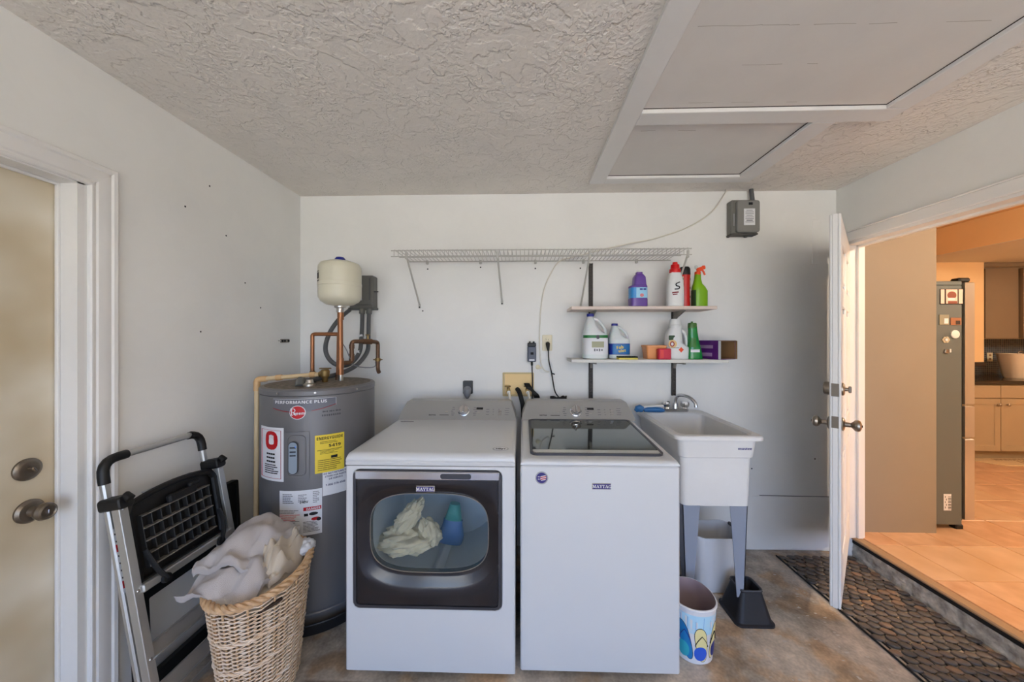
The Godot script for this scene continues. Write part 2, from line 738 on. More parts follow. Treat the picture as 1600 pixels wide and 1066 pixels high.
	M.yellow = mat(Color(0.93, 0.82, 0.25), 0.6)
	M.red = mat(Color(0.74, 0.05, 0.09), 0.45)
	M.ink = mat(Color(0.06, 0.06, 0.07), 0.7)
	M.grey_ink = mat(Color(0.45, 0.45, 0.47), 0.7)
	M.pink_ink = mat(Color(0.85, 0.52, 0.55), 0.7)
	M.silver_print = mat(Color(0.62, 0.62, 0.63), 0.4)
	M.band = mat(Color(0.40, 0.40, 0.43), 0.4)
	M.tub = tri_mat(Color(0.89, 0.885, 0.875), 0.42, soft, 1.0)
	M.tub_inside = mat(Color(0.83, 0.81, 0.77), 0.5)
	M.leg = mat(Color(0.55, 0.58, 0.64), 0.45)
	M.wire = mat(Color(0.74, 0.73, 0.70), 0.45)
	M.standard = tri_mat(Color(0.33, 0.30, 0.275), 0.6, grit, 8.0)
	M.bracket = mat(Color(0.56, 0.54, 0.50), 0.55)
	M.shelf_pink = mat(Color(0.86, 0.79, 0.74), 0.55)
	M.shelf_white = mat(Color(0.85, 0.84, 0.81), 0.55)
	M.ivory = mat(Color(0.88, 0.84, 0.72), 0.45)
	M.wash_box = mat(Color(0.93, 0.80, 0.55), 0.45)
	M.white_plastic = mat(Color(0.88, 0.88, 0.87), 0.42)
	M.jug = mat(Color(0.84, 0.86, 0.86), 0.38, 0.0, {"subsurf_scatter_enabled": true, "subsurf_scatter_strength": 0.2})
	M.purple = mat(Color(0.40, 0.27, 0.60), 0.25)
	M.box_purple = mat(Color(0.36, 0.10, 0.46), 0.5)
	M.label_blue = mat(Color(0.18, 0.55, 0.82), 0.4)
	M.pale_blue = mat(Color(0.62, 0.82, 0.93), 0.4)
	M.deep_blue = mat(Color(0.06, 0.16, 0.55), 0.4)
	M.lime = mat(Color(0.48, 0.68, 0.05), 0.3)
	M.orange = mat(Color(0.93, 0.30, 0.07), 0.4)
	M.red_plastic = mat(Color(0.85, 0.05, 0.06), 0.35)
	M.can_red = mat(Color(0.78, 0.12, 0.10), 0.35)
	M.green = mat(Color(0.02, 0.42, 0.16), 0.4)
	M.dark_green = mat(Color(0.06, 0.24, 0.09), 0.4)
	M.clear_green = mat(Color(0.03, 0.50, 0.20), 0.2, 0.0, {"metallic_specular": 0.6})
	M.cardboard = mat(Color(0.58, 0.44, 0.29), 0.85)
	M.sponge = mat(Color(0.90, 0.84, 0.42), 0.9)
	M.scour = mat(Color(0.07, 0.12, 0.07), 0.95)
	M.peach = mat(Color(0.90, 0.60, 0.36), 0.4)
	M.berry = mat(Color(0.78, 0.08, 0.22), 0.4)
	M.brush_blue = mat(Color(0.20, 0.44, 0.66), 0.4)
	M.wicker = tri_mat(Color(0.97, 0.91, 0.845), 0.62, noise_tex(0.012, Color(0.86, 0.77, 0.66), Color(1, 1, 1), 41), 3.0)
	M.wicker_rim = tri_mat(Color(0.93, 0.80, 0.64), 0.55, noise_tex(0.02, Color(0.72, 0.64, 0.56), Color(1, 1, 1), 42), 3.0)
	var terry := noise_tex(0.22, g(0.1), g(1.0), 51, 512, 2)
	M.towel = mat(Color(0.73, 0.70, 0.685), 0.95, 0.0, {"rim_enabled": true, "rim": 0.35, "heightmap_enabled": true, "heightmap_texture": terry, "heightmap_scale": 0.28, "uv1_triplanar": true, "uv1_scale": Vector3.ONE * 4.0})
	M.towel_light = M.towel.duplicate()
	M.towel_light.albedo_color = Color(0.80, 0.745, 0.665)
	M.towel_warm = M.towel.duplicate()
	M.towel_warm.albedo_color = Color(0.76, 0.71, 0.64)
	M.dryer_towel = M.towel.duplicate()
	M.dryer_towel.albedo_color = Color(0.82, 0.79, 0.67)
	M.bin_white = mat(Color(0.87, 0.87, 0.88), 0.4)
	M.bin_inside = mat(Color(0.62, 0.55, 0.57), 0.5)
	M.grip = mat(Color(0.33, 0.33, 0.35), 0.6)
	M.riser = tri_mat(Color(0.13, 0.13, 0.15), 0.55, fine, 2.0)
	M.pebble = [mat(Color(0.36, 0.325, 0.295), 0.5), mat(Color(0.40, 0.35, 0.31), 0.55), mat(Color(0.31, 0.285, 0.265), 0.45), mat(Color(0.50, 0.40, 0.32), 0.55)]
	M.mat_base = mat(Color(0.12, 0.10, 0.09), 0.9)
	M.fridge = mat(Color(0.40, 0.43, 0.43), 0.45, 0.3)
	M.fridge_door = mat(Color(0.78, 0.75, 0.71), 0.28, 0.75)
	M.rug = tri_mat(Color(0.86, 0.74, 0.57), 0.95, fine, 3.0)
	M.rug_print = mat(Color(0.55, 0.40, 0.26), 0.95)
	M.flop_blue = mat(Color(0.10, 0.50, 0.75), 0.45)
	M.flop_teal = mat(Color(0.20, 0.68, 0.76), 0.45)
	M.flop_cream = mat(Color(0.92, 0.87, 0.62), 0.45)
	M.flop_royal = mat(Color(0.17, 0.36, 0.80), 0.45)
	M.flop_navy = mat(Color(0.10, 0.16, 0.48), 0.45)
	M.sky_print = mat(Color(0.70, 0.86, 0.94), 0.45)
	M.badge = mat(Color(0.20, 0.17, 0.45), 0.3)
	M.cable = mat(Color(0.88, 0.86, 0.81), 0.5)
	M.dark_grey = mat(Color(0.20, 0.205, 0.22), 0.5)
	M.lamp_glow = mat(Color(1, 0.9, 0.75), 0.5, 0.0, {"emission_enabled": true, "emission": Color(1.0, 0.78, 0.5), "emission_energy_multiplier": 2.0})
	M.dark_wood = mat(Color(0.16, 0.09, 0.05), 0.5)
	M.pink_panel = mat(Color(0.86, 0.66, 0.60), 0.6)


# ------------------------------------------------------------------ the room
func room() -> void:
	var m := mb()
	m.box(Vector3(-2.0, -0.12, -2.6), Vector3(2.2, -0.002, 3.05))
	var c := [Vector3(-2.0, 0, 3.05), Vector3(2.2, 0, 3.05), Vector3(2.2, 0, -2.6), Vector3(-2.0, 0, -2.6)]
	var q := []
	for p in c:
		q.append(Vector2((p.x + 2.0) / 4.2, (p.z + 2.6) / 3.15))
	m.quad_uv(c, q)
	struct("floor", "worn grey brown concrete floor slab of the laundry corner", m, M.floor)
	m = mb()
	m.box(Vector3(-1.8, CEIL, -2.62), Vector3(2.24, CEIL + 0.1, 3.05))
	struct("ceiling", "off white trowel textured plaster ceiling over the laundry corner", m, M.ceiling)
	m = mb()
	m.box(Vector3(-1.72, -0.1, BACK - 0.12), Vector3(2.24, CEIL + 0.05, BACK))
	var wb := struct("wall_back", "white painted wall behind the washer, dryer and shelves", m, M.wall)
	m = mb()   # the stem wall stands a little proud at the bottom
	m.cbox(Vector3(0.28, 0.183, BACK + 0.001), Vector3(3.68, 0.366, 0.006), 0.0025)
	part("stem_wall", m, M.wall, wb)
	m = mb()   # open seam along the top of the stem wall
	m.cbox(Vector3(1.86, 0.3672, BACK + 0.001), Vector3(0.50, 0.0022, 0.007), 0.0, Basis(Vector3.BACK, -0.008))
	part("seam", m, M.grip, wb)
	m = mb()   # screw and nail holes
	for p in [[-0.695, 1.628], [-0.66, 1.92], [-0.29, 1.93], [0.09, 1.92], [0.4, 1.92], [1.56, 0.55], [1.98, 0.62]]:
		m.cbox(Vector3(p[0], p[1], BACK), Vector3(0.009, 0.009, 0.003), 0.001)
	part("nail_hole", m, M.ink, wb)
	m = mb()   # a round dab of filler beside the outlet
	m.t = Transform3D(Basis(Vector3.RIGHT, PI / 2), Vector3(0.158, 1.245, BACK))
	m.lathe([Vector2(0.05, 0.0), Vector2(0.045, 0.003), Vector2(0.0, 0.0035)], 20)
	part("filler_patch", m, M.white_plastic, wb)
	m = mb()   # a strip of lighter board at the far right top
	m.cbox(Vector3(1.985, 2.09, BACK), Vector3(0.05, 0.30, 0.006), 0.002)
	part("board_strip", m, M.wall, wb)
	var dz := [-1.215, -0.395]   # the left doorway
	m = mb()
	m.box(Vector3(LEFT - 0.14, -0.1, BACK - 0.1), Vector3(LEFT, CEIL + 0.05, dz[0] - 0.02))
	m.box(Vector3(LEFT - 0.14, -0.1, dz[1] + 0.02), Vector3(LEFT, CEIL + 0.05, 3.05))
	m.box(Vector3(LEFT - 0.14, 2.0, dz[0] - 0.02), Vector3(LEFT, CEIL + 0.05, dz[1] + 0.02))
	var wl := struct("wall_left", "white painted side wall with the closed door", m, M.wall)
	m = mb()
	for p in [[2.05, -1.62], [1.98, -1.85], [1.75, -1.98], [1.62, -2.1], [2.2, -1.75], [1.47, -1.7]]:
		m.cbox(Vector3(LEFT, p[0], p[1]), Vector3(0.003, 0.008, 0.007), 0.001)
	part("nail_hole", m, M.ink, wl)
	m = mb()
	m.box(Vector3(RIGHT, -0.1, BACK - 0.1), Vector3(RIGHT + 0.12, 2.06, -2.425))
	m.box(Vector3(RIGHT, -0.1, -1.48), Vector3(RIGHT + 0.12, 2.06, 3.05))
	m.box(Vector3(RIGHT, 2.06, BACK - 0.1), Vector3(RIGHT + 0.12, KC + 0.06, 3.05))
	struct("wall_right", "white painted side wall with the open kitchen doorway", m, M.wall)
	m = mb()   # the vehicle door opening behind the camera lets the daylight in
	m.box(Vector3(-1.72, -0.1, 2.9), Vector3(-1.45, CEIL + 0.05, 3.05))
	m.box(Vector3(2.05, -0.1, 2.9), Vector3(2.24, CEIL + 0.05, 3.05))
	m.box(Vector3(-1.45, 2.15, 2.9), Vector3(2.05, CEIL + 0.05, 3.05))
	struct("wall_front", "white wall around the open vehicle doorway", m, M.wall)
	m = mb()
	m.box(Vector3(-7.0, -0.25, 3.05), Vector3(9.0, -0.02, 26.0))
	struct("driveway", "pale concrete driveway outside the open vehicle doorway", m, M.driveway)
	m = mb()
	m.box(Vector3(-90.0, -0.6, -90.0), Vector3(90.0, -0.27, 90.0))
	struct("ground", "grass ground around the house", m, M.lawn)
	m = mb()   # roof over garage and kitchen
	m.box(Vector3(-2.3, KC + 0.08, -5.2), Vector3(7.2, KC + 0.30, 3.3))
	struct("roof", "roof slab over garage and kitchen", m, M.driveway)


func ceiling_hatch() -> void:
	var m := mb()
	m.box(Vector3(0.44, CEIL - 0.004, -1.60), Vector3(1.60, CEIL + 0.01, 0.6))
	var a := struct("ceiling_panel", "large flush hatch panel in the ceiling, nearer of the two", m, M.hatch, "panel")
	m = mb()
	m.box(Vector3(0.46, CEIL - 0.003, -2.25), Vector3(1.38, CEIL + 0.01, -1.66))
	var b := struct("ceiling_panel", "small flush hatch panel in the ceiling, beside the back wall", m, M.hatch, "panel")
	var r := RandomNumberGenerator.new()
	r.seed = 3
	var faint := mat(Color(0.68, 0.64, 0.59), 0.9)
	for s in [[0.56, 1.45, -1.16, a], [0.8, 1.05, -1.33, a], [0.6, 1.2, -1.54, a], [0.57, 0.82, -1.74, b]]:   # hairline cracks in the paint
		m = mb()
		var x: float = s[0]
		var z: float = s[2]
		while x < s[1]:
			var w := r.randf_range(0.02, 0.09)
			if r.randf() > 0.3:
				m.cbox(Vector3(x + w / 2, CEIL - 0.0036, z), Vector3(w, 0.0010, 0.0016), 0.0, Basis(Vector3.UP, r.randf_range(-0.04, 0.04)))
			x += w
			z += r.randf_range(-0.002, 0.002)
		var ck := part("crack", m, faint, s[3])
		ck.set_meta("kind", "stuff")
	for gp in [[a, 1.0345, -1.5700, 1.03, 0.003], [a, 1.5485, -0.70, 0.003, 1.74], [b, 0.918, -2.2135, 0.80, 0.0035], [b, 1.3160, -1.94, 0.0035, 0.54]]:   # dark gaps where the panels do not meet the boards
		m = mb()
		m.cbox(Vector3(gp[1], CEIL - 0.0045, gp[2]), Vector3(gp[3], 0.003, gp[4]), 0.0)
		part("gap", m, M.dark_wood, gp[0])
	var y0 := CEIL - 0.021
	var n := 1
	for s in [
		["long board trim on the left edge of the ceiling hatch", 0.425, 0.518, -2.29, 0.6],
		["short board trim across the far end of the small ceiling hatch", 0.518, 1.42, -2.29, -2.215],
		["board trim across the ceiling between the two hatch panels", 0.518, 1.645, -1.665, -1.572],
		["board trim on the right edge of the small ceiling hatch", 1.318, 1.42, -2.215, -1.665],
		["board trim on the right edge of the large ceiling hatch", 1.55, 1.645, -1.572, 0.6],
	]:
		m = mb()
		m.cbox(Vector3((s[1] + s[2]) / 2, CEIL - 0.0105, (s[3] + s[4]) / 2), Vector3(s[2] - s[1], 0.023, s[4] - s[3]), 0.003)
		struct("trim_%d" % n, s[0], m, M.trim, "trim")
		n += 1


func left_door() -> void:
	var z0 := -1.215
	var z1 := -0.395
	var m := mb()
	m.cbox(Vector3(-1.66, 0.995, (z0 + z1) / 2), Vector3(0.045, 1.975, z1 - z0 - 0.006), 0.003)
	var d := struct("door_1", "closed flush door on the left with knob and deadbolt", m, M.old_door, "door")
	# deadbolt: oval escutcheon with thumb turn
	m = place(Vector3(-1.637, 1.005, -1.137))
	m.t = m.t * Transform3D(Basis(Vector3.BACK, -PI / 2), Vector3.ZERO)
	m.lathe([Vector2(0.036, 0.0), Vector2(0.036, 0.006), Vector2(0.030, 0.012), Vector2(0.024, 0.013), Vector2(0.0, 0.013)], 32)
	var db := part("deadbolt", m, M.bronze, d)
	m = mb()
	m.cbox(Vector3(-1.617, 1.005, -1.137), Vector3(0.022, 0.020, 0.009), 0.003, Basis(Vector3.RIGHT, 0.5))
	part("thumb_turn", m, M.bronze, db)
	m = place(Vector3(-1.637, 0.865, -1.142))
	m.t = m.t * Transform3D(Basis(Vector3.BACK, -PI / 2), Vector3.ZERO)
	m.lathe([Vector2(0.038, 0.0), Vector2(0.038, 0.006), Vector2(0.031, 0.013), Vector2(0.017, 0.016), Vector2(0.013, 0.03), Vector2(0.019, 0.036), Vector2(0.026, 0.046), Vector2(0.0285, 0.058), Vector2(0.025, 0.068), Vector2(0.020, 0.071), Vector2(0.017, 0.068), Vector2(0.0, 0.0665)], 36)
	var kn := part("door_knob", m, M.bronze, d, "", 30.0)
	m = mb()
	m.cbox(Vector3(-1.569, 0.865, -1.142), Vector3(0.008, 0.014, 0.004), 0.0015)
	part("turn_button", m, M.chrome, kn)
	m = mb()
	m.box(Vector3(-1.705, 0, z0 - 0.02), Vector3(LEFT + 0.002, 2.005, z0))
	m.box(Vector3(-1.705, 0, z1), Vector3(LEFT + 0.002, 2.005, z1 + 0.02))
	m.box(Vector3(-1.705, 1.985, z0 - 0.02), Vector3(LEFT + 0.002, 2.005, z1 + 0.02))
	var fr := struct("trim_6", "white jamb around the closed left door", m, M.trim, "trim")
	m = mb()
	m.cbox(Vector3(-1.630, 0.99, z0 + 0.004), Vector3(0.012, 1.98, 0.010), 0.002)
	m.cbox(Vector3(-1.630, 1.980, (z0 + z1) / 2), Vector3(0.012, 0.010, z1 - z0), 0.002)
	part("weatherstrip", m, M.trim, fr)
	# fluted casing, profile across its width
	var prof := PackedVector2Array([Vector2(0, 0), Vector2(0.0, 0.010), Vector2(0.004, 0.014), Vector2(0.009, 0.014), Vector2(0.012, 0.010), Vector2(0.018, 0.010), Vector2(0.023, 0.015), Vector2(0.045, 0.017), Vector2(0.064, 0.014), Vector2(0.070, 0.019), Vector2(0.082, 0.020), Vector2(0.086, 0.016), Vector2(0.086, 0.0)])
	var w := 0.086
	var ci := z0 - 0.030   # inner edge of the casing
	var ti := 1.990
	for side in 2:
		var r0 := PackedVector3Array()
		var r1 := PackedVector3Array()
		for p in prof:
			var z: float = ci - p.x if side == 0 else z1 + 0.03 + p.x
			r0.append(Vector3(LEFT + p.y, 0.0, z))
			r1.append(Vector3(LEFT + p.y, ti + p.x, z))
		m = mb()
		if side == 0:
			m.loft([r0, r1])
		else:
			m.loft([r1, r0])
		struct("trim_%d" % (7 + side), "white fluted upright casing, %s of the left door" % ["far side" if side == 0 else "near side"], m, M.trim, "trim", 25.0)
	var h0 := PackedVector3Array()
	var h1 := PackedVector3Array()
	for p in prof:
		h0.append(Vector3(LEFT + p.y, ti + p.x, ci - p.x))
		h1.append(Vector3(LEFT + p.y, ti + p.x, z1 + 0.03 + p.x))
	m = mb()
	m.loft([h0, h1])
	struct("trim_9", "white fluted head casing over the left door", m, M.trim, "trim", 25.0)


func doorway() -> void:
	# step up into the kitchen
	var m := mb()
	var nz := FastNoiseLite.new()
	nz.frequency = 9.0
	m.grid(func(u: float, v: float) -> Vector3:
		var z := lerpf(-2.43, -1.46, 1.0 - u)
		return Vector3(2.178 - 0.006 * nz.get_noise_2d(z * 3.0, v * 0.6) - 0.008 * (1.0 - v), v * 0.092, z), 60, 8)
	m.box(Vector3(2.19, -0.05, -2.43), Vector3(2.24, 0.10, -1.46))
	struct("step", "rough grey concrete riser of the step up to the kitchen", m, M.concrete, "step", 60.0)
	m = mb()
	m.cbox(Vector3(2.186, 0.100, -1.945), Vector3(0.026, 0.026, 0.97), 0.004)
	struct("trim_10", "black rubber strip under the kitchen threshold", m, M.rubber, "trim")
	m = mb()
	m.cbox(Vector3(2.196, 0.120, -1.945), Vector3(0.060, 0.018, 0.97), 0.006)
	struct("trim_11", "worn beige wooden threshold strip on the step", m, mat(Color(0.62, 0.50, 0.38), 0.6), "trim")
	m = mb()   # jamb lining and head
	m.box(Vector3(RIGHT + 0.012, 0.128, -2.43), Vector3(RIGHT + 0.122, 2.06, -2.412))
	m.box(Vector3(RIGHT - 0.001, 0.0, -1.50), Vector3(RIGHT + 0.122, 2.06, -1.478))
	m.box(Vector3(RIGHT - 0.001, 2.045, -2.43), Vector3(RIGHT + 0.122, 2.062, -1.478))
	m.cbox(Vector3(RIGHT + 0.085, 1.09, -2.405), Vector3(0.035, 1.92, 0.016), 0.003)
	m.cbox(Vector3(RIGHT + 0.085, 2.04, -1.95), Vector3(0.035, 0.016, 0.93), 0.003)
	struct("trim_12", "white jamb lining of the open kitchen doorway", m, M.trim, "trim")
	m = mb()
	m.cbox(Vector3(RIGHT - 0.006, 2.092, -1.90), Vector3(0.016, 0.062, 1.12), 0.004)
	m.cbox(Vector3(RIGHT - 0.010, 2.126, -1.90), Vector3(0.022, 0.010, 1.13), 0.003)
	struct("trim_13", "white head casing over the open kitchen doorway", m, M.trim, "trim")
	# six-panel door standing half open into the garage
	var hinge := Vector3(2.118, 0.0, -2.412)
	var free := Vector3(1.497, 0.0, -1.760)
	var ang := atan2(-(free.z - hinge.z), free.x - hinge.x)
	var L := 0.90
	var bot := 0.145
	var H := 1.89
	var th := 0.042
	var base := Transform3D(Basis(Vector3.UP, ang), Vector3(hinge.x, bot, hinge.z))   # x along the leaf from the hinge, z out of its kitchen face
	m = mb()
	m.t = base
	# the slab with its six sunk panels on both faces
	var xs := [[0.115, 0.405], [0.495, 0.785]]
	var ys := [[0.20, 0.71], [0.84, 1.45], [1.55, 1.76]]
	m.cbox(Vector3(L / 2, H / 2, 0), Vector3(L, H, th - 0.024), 0.001)
	for f in [1.0, -1.0]:
		var zf: float = f * (th / 2 - 0.006)
		for st in [[0.0, 0.115], [0.405, 0.495], [0.785, L]]:
			m.cbox(Vector3((st[0] + st[1]) / 2, H / 2, zf), Vector3(st[1] - st[0], H, 0.012), 0.004)
		for col in xs:
			for rl in [[0.0, 0.20], [0.71, 0.84], [1.45, 1.55], [1.76, H]]:
				m.cbox(Vector3((col[0] + col[1]) / 2, (rl[0] + rl[1]) / 2, zf), Vector3(col[1] - col[0] + 0.004, rl[1] - rl[0], 0.012), 0.004)
	var d := struct("door_2", "white six panel door standing half open into the garage", m, M.trim, "door")
	for f in [1.0, -1.0]:
		for col in xs:
			for row in ys:
				m = mb()
				m.t = base
				m.cbox(Vector3((col[0] + col[1]) / 2, (row[0] + row[1]) / 2, f * (th / 2 - 0.0095)), Vector3(col[1] - col[0] - 0.05, row[1] - row[0] - 0.05, 0.016), 0.0078)
				part("door_panel", m, M.trim, d)
	m = mb()
	m.t = base
	m.cbox(Vector3(L, 0.890, 0), Vector3(0.003, 0.056, 0.026), 0.001)
	part("latch_plate", m, M.bronze, d)
	m = mb()
	m.t = base
	m.cbox(Vector3(L, 1.045, 0), Vector3(0.003, 0.062, 0.028), 0.001)
	part("latch_plate", m, M.bronze, d)
	for f in [1.0, -1.0]:
		var k := part("door_knob", lathe_on(base, Vector3(L - 0.062, 0.875, f * th / 2), f, [Vector2(0.032, 0.0), Vector2(0.032, 0.005), Vector2(0.026, 0.010), Vector2(0.012, 0.013), Vector2(0.011, 0.032), Vector2(0.016, 0.038), Vector2(0.026, 0.046), Vector2(0.028, 0.056), Vector2(0.024, 0.065), Vector2(0.012, 0.070), Vector2(0.0, 0.071)]), M.nickel, d, "", 30.0)
		part("keyhole", lathe_on(base, Vector3(L - 0.062, 0.875, f * (th / 2 + 0.070)), f, [Vector2(0.006, 0.0), Vector2(0.006, 0.003), Vector2(0.0, 0.0035)]), M.ink, k)
	part("deadbolt", lathe_on(base, Vector3(L - 0.062, 1.045, th / 2), 1.0, [Vector2(0.032, 0.0), Vector2(0.031, 0.020), Vector2(0.026, 0.026), Vector2(0.0, 0.027)]), M.nickel, d)
	var tt := part("deadbolt", lathe_on(base, Vector3(L - 0.062, 1.045, -th / 2), -1.0, [Vector2(0.032, 0.0), Vector2(0.031, 0.006), Vector2(0.024, 0.011), Vector2(0.009, 0.012), Vector2(0.008, 0.024), Vector2(0.0, 0.025)]), M.nickel, d)
	m = mb()
	m.t = base
	m.cbox(Vector3(L - 0.062, 1.045, -th / 2 - 0.029), Vector3(0.010, 0.032, 0.012), 0.003)
	part("thumb_turn", m, M.nickel, tt)
	for y in [0.16, 0.95, 1.72]:
		m = mb()
		m.t = base
		m.rod(Vector3(-0.004, y, th / 2 + 0.002), Vector3(-0.004, y + 0.09, th / 2 + 0.002), 0.006, 8)
		part("hinge", m, M.nickel, d)


func lathe_on(base: Transform3D, at: Vector3, f: float, prof: Array) -> MB:   # a turned part whose axis is the local z (f = 1) or -z (f = -1)
	var o := mb()
	o.t = base * Transform3D(Basis(Vector3.RIGHT, PI / 2 * f), at)
	o.lathe(prof, 28)
	return o


func kitchen() -> void:
	var m := mb()
	m.box(Vector3(2.225, -0.1, -4.7), Vector3(6.8, KF - 0.010, 1.3))
	var fl := struct("floor", "raised kitchen floor of square peach stone tiles", m, M.grout)
	var shared := {}
	var xs := []
	var zs := []
	var x := 2.226
	xs.append([x, 2.40])
	var k := 0
	while 2.40 + k * 0.306 < 6.4:
		xs.append([2.40 + k * 0.306, 2.40 + (k + 1) * 0.306])
		k += 1
	k = -5
	while k < 4:
		zs.append([-2.000 + (k - 1) * 0.331, -2.000 + k * 0.331])
		k += 1
	for a in xs:
		for b in zs:
			if a[0] > 2.6 + (1.7 - b[0]) * 0.95 or a[1] < 0.55 * -b[1]:
				continue
			var w: float = a[1] - a[0] - 0.004
			var l: float = b[1] - b[0] - 0.004
			var key := "%.3f %.3f" % [w, l]
			if not shared.has(key):
				m = mb()
				m.cbox(Vector3.ZERO, Vector3(w, 0.016, l), 0.0022)
				shared[key] = m.mesh()
			var t := MeshInstance3D.new()
			t.name = "floor_tile"
			t.mesh = shared[key]
			t.material_override = M.tile[rng.randi() % 3]
			t.position = Vector3((a[0] + a[1]) / 2, KF - 0.008 + rng.randf_range(-0.0006, 0.0006), (b[0] + b[1]) / 2)
			fl.add_child(t, true)
	m = mb()
	m.box(Vector3(2.24, KC, -4.75), Vector3(6.8, KC + 0.08, 1.3))
	struct("ceiling", "warm lit kitchen ceiling seen through the doorway", m, M.kitchen_wall)
	m = mb()
	m.box(Vector3(2.241, 0.0, -2.516), Vector3(2.775, KC + 0.02, -2.484))
	struct("wall_partition", "taupe painted partition wall just inside the kitchen doorway", m, M.stub)
	m = mb()
	m.box(Vector3(2.12, -0.1, -4.75), Vector3(2.241, KC + 0.05, -2.58))
	m.box(Vector3(2.12, -0.1, -2.6), Vector3(2.245, KC + 0.05, -2.484))
	struct("wall_kitchen_left", "kitchen wall behind the refrigerator", m, M.kitchen_wall)
	m = mb()
	m.box(Vector3(2.12, -0.1, -4.75), Vector3(6.8, KC + 0.05, -4.56))
	struct("wall_kitchen_back", "tan far kitchen wall behind the cabinets", m, M.kitchen_wall)
	m = mb()
	m.box(Vector3(6.62, -0.1, -4.7), Vector3(6.8, KC + 0.05, 1.3))
	struct("wall_kitchen_right", "tan kitchen wall on the right", m, M.kitchen_wall)
	m = mb()
	m.box(Vector3(2.24, -0.1, 1.15), Vector3(6.8, KC + 0.05, 1.3))
	struct("wall_kitchen_front", "tan near kitchen wall", m, M.kitchen_wall)
	m = mb()
	m.box(Vector3(4.31, 2.297, -4.56), Vector3(6.62, KC + 0.01, 0.2))
	var so := struct("ceiling_soffit", "tan dropped soffit over the kitchen cabinets", m, M.kitchen_wall)
	m = mb()
	m.box(Vector3(4.312, 2.293, -4.558), Vector3(6.62, 2.2985, 0.198))
	part("soffit_underside", m, M.kitchen_white, so)
	m = mb()
	m.box(Vector3(4.66, 1.165, -4.56), Vector3(5.212, 2.30, -4.20))
	struct("wall_kitchen_pier", "tan wall pier between the refrigerator and the wall cabinet", m, M.kitchen_wall)
	# far mosaic backsplash
	m = mb()
	m.box(Vector3(4.6, 0.985, -4.565), Vector3(6.62, 1.43, -4.55))
	struct("backsplash", "dark blue mosaic backsplash over the kitchen counter", m, M.mosaic)
	for p in [Vector3(3.45, KC, -0.75), Vector3(5.6, 2.293, -1.9)]:
		var t := thing("ceiling_lamp", "round warm ceiling lamp in the kitchen, " + ("by the doorway" if p.x < 4 else "under the soffit"), "lamp", p)
		m = mb()
		m.lathe([Vector2(0.10, -0.02), Vector2(0.16, -0.012), Vector2(0.165, 0.0)], 32, p)
		part("base", m, M.white_plastic, t)
		m = mb()
		m.lathe([Vector2(0.0, -0.055), Vector2(0.06, -0.050), Vector2(0.11, -0.035), Vector2(0.14, -0.012)], 32, p)
		part("diffuser", m, M.lamp_glow, t)


# ------------------------------------------------------------------ machines
func console_shape(x0: float, x1: float, y0: float, y1: float, zb: float, zf: float) -> MB:   # sloping control hood with tapering ends
	var m := mb()
	var rings := []
	var tip := 0.034
	for s in [[x0, 0.0], [x0 + 0.006, 0.3], [x0 + tip - 0.004, 0.93], [x0 + tip + 0.010, 1.0], [x1 - tip - 0.010, 1.0], [x1 - tip + 0.004, 0.93], [x1 - 0.006, 0.3], [x1, 0.0]]:
		var h: float = y0 + 0.004 + (y1 - y0 - 0.004) * s[1]
		var slope: float = 0.075 * s[1]
		rings.append(PackedVector3Array([Vector3(s[0], y0, zf), Vector3(s[0], lerpf(y0, h, 0.9), zf - slope), Vector3(s[0], h, zf - slope - 0.012), Vector3(s[0], h, zb), Vector3(s[0], y0, zb)]))
	m.loft(rings)
	return m


func console_face(x: float, up: float, y0: float, y1: float, zf: float) -> Transform3D:   # a frame on the sloping face: x right, y up the slope, z out of it
	var ay := Vector3(0, (y1 - y0 - 0.004) * 0.9, -0.075).normalized()
	var az := Vector3.RIGHT.cross(ay)
	return Transform3D(Basis(Vector3.RIGHT, ay, az), Vector3(x, y0 + 0.002, zf) + ay * up)


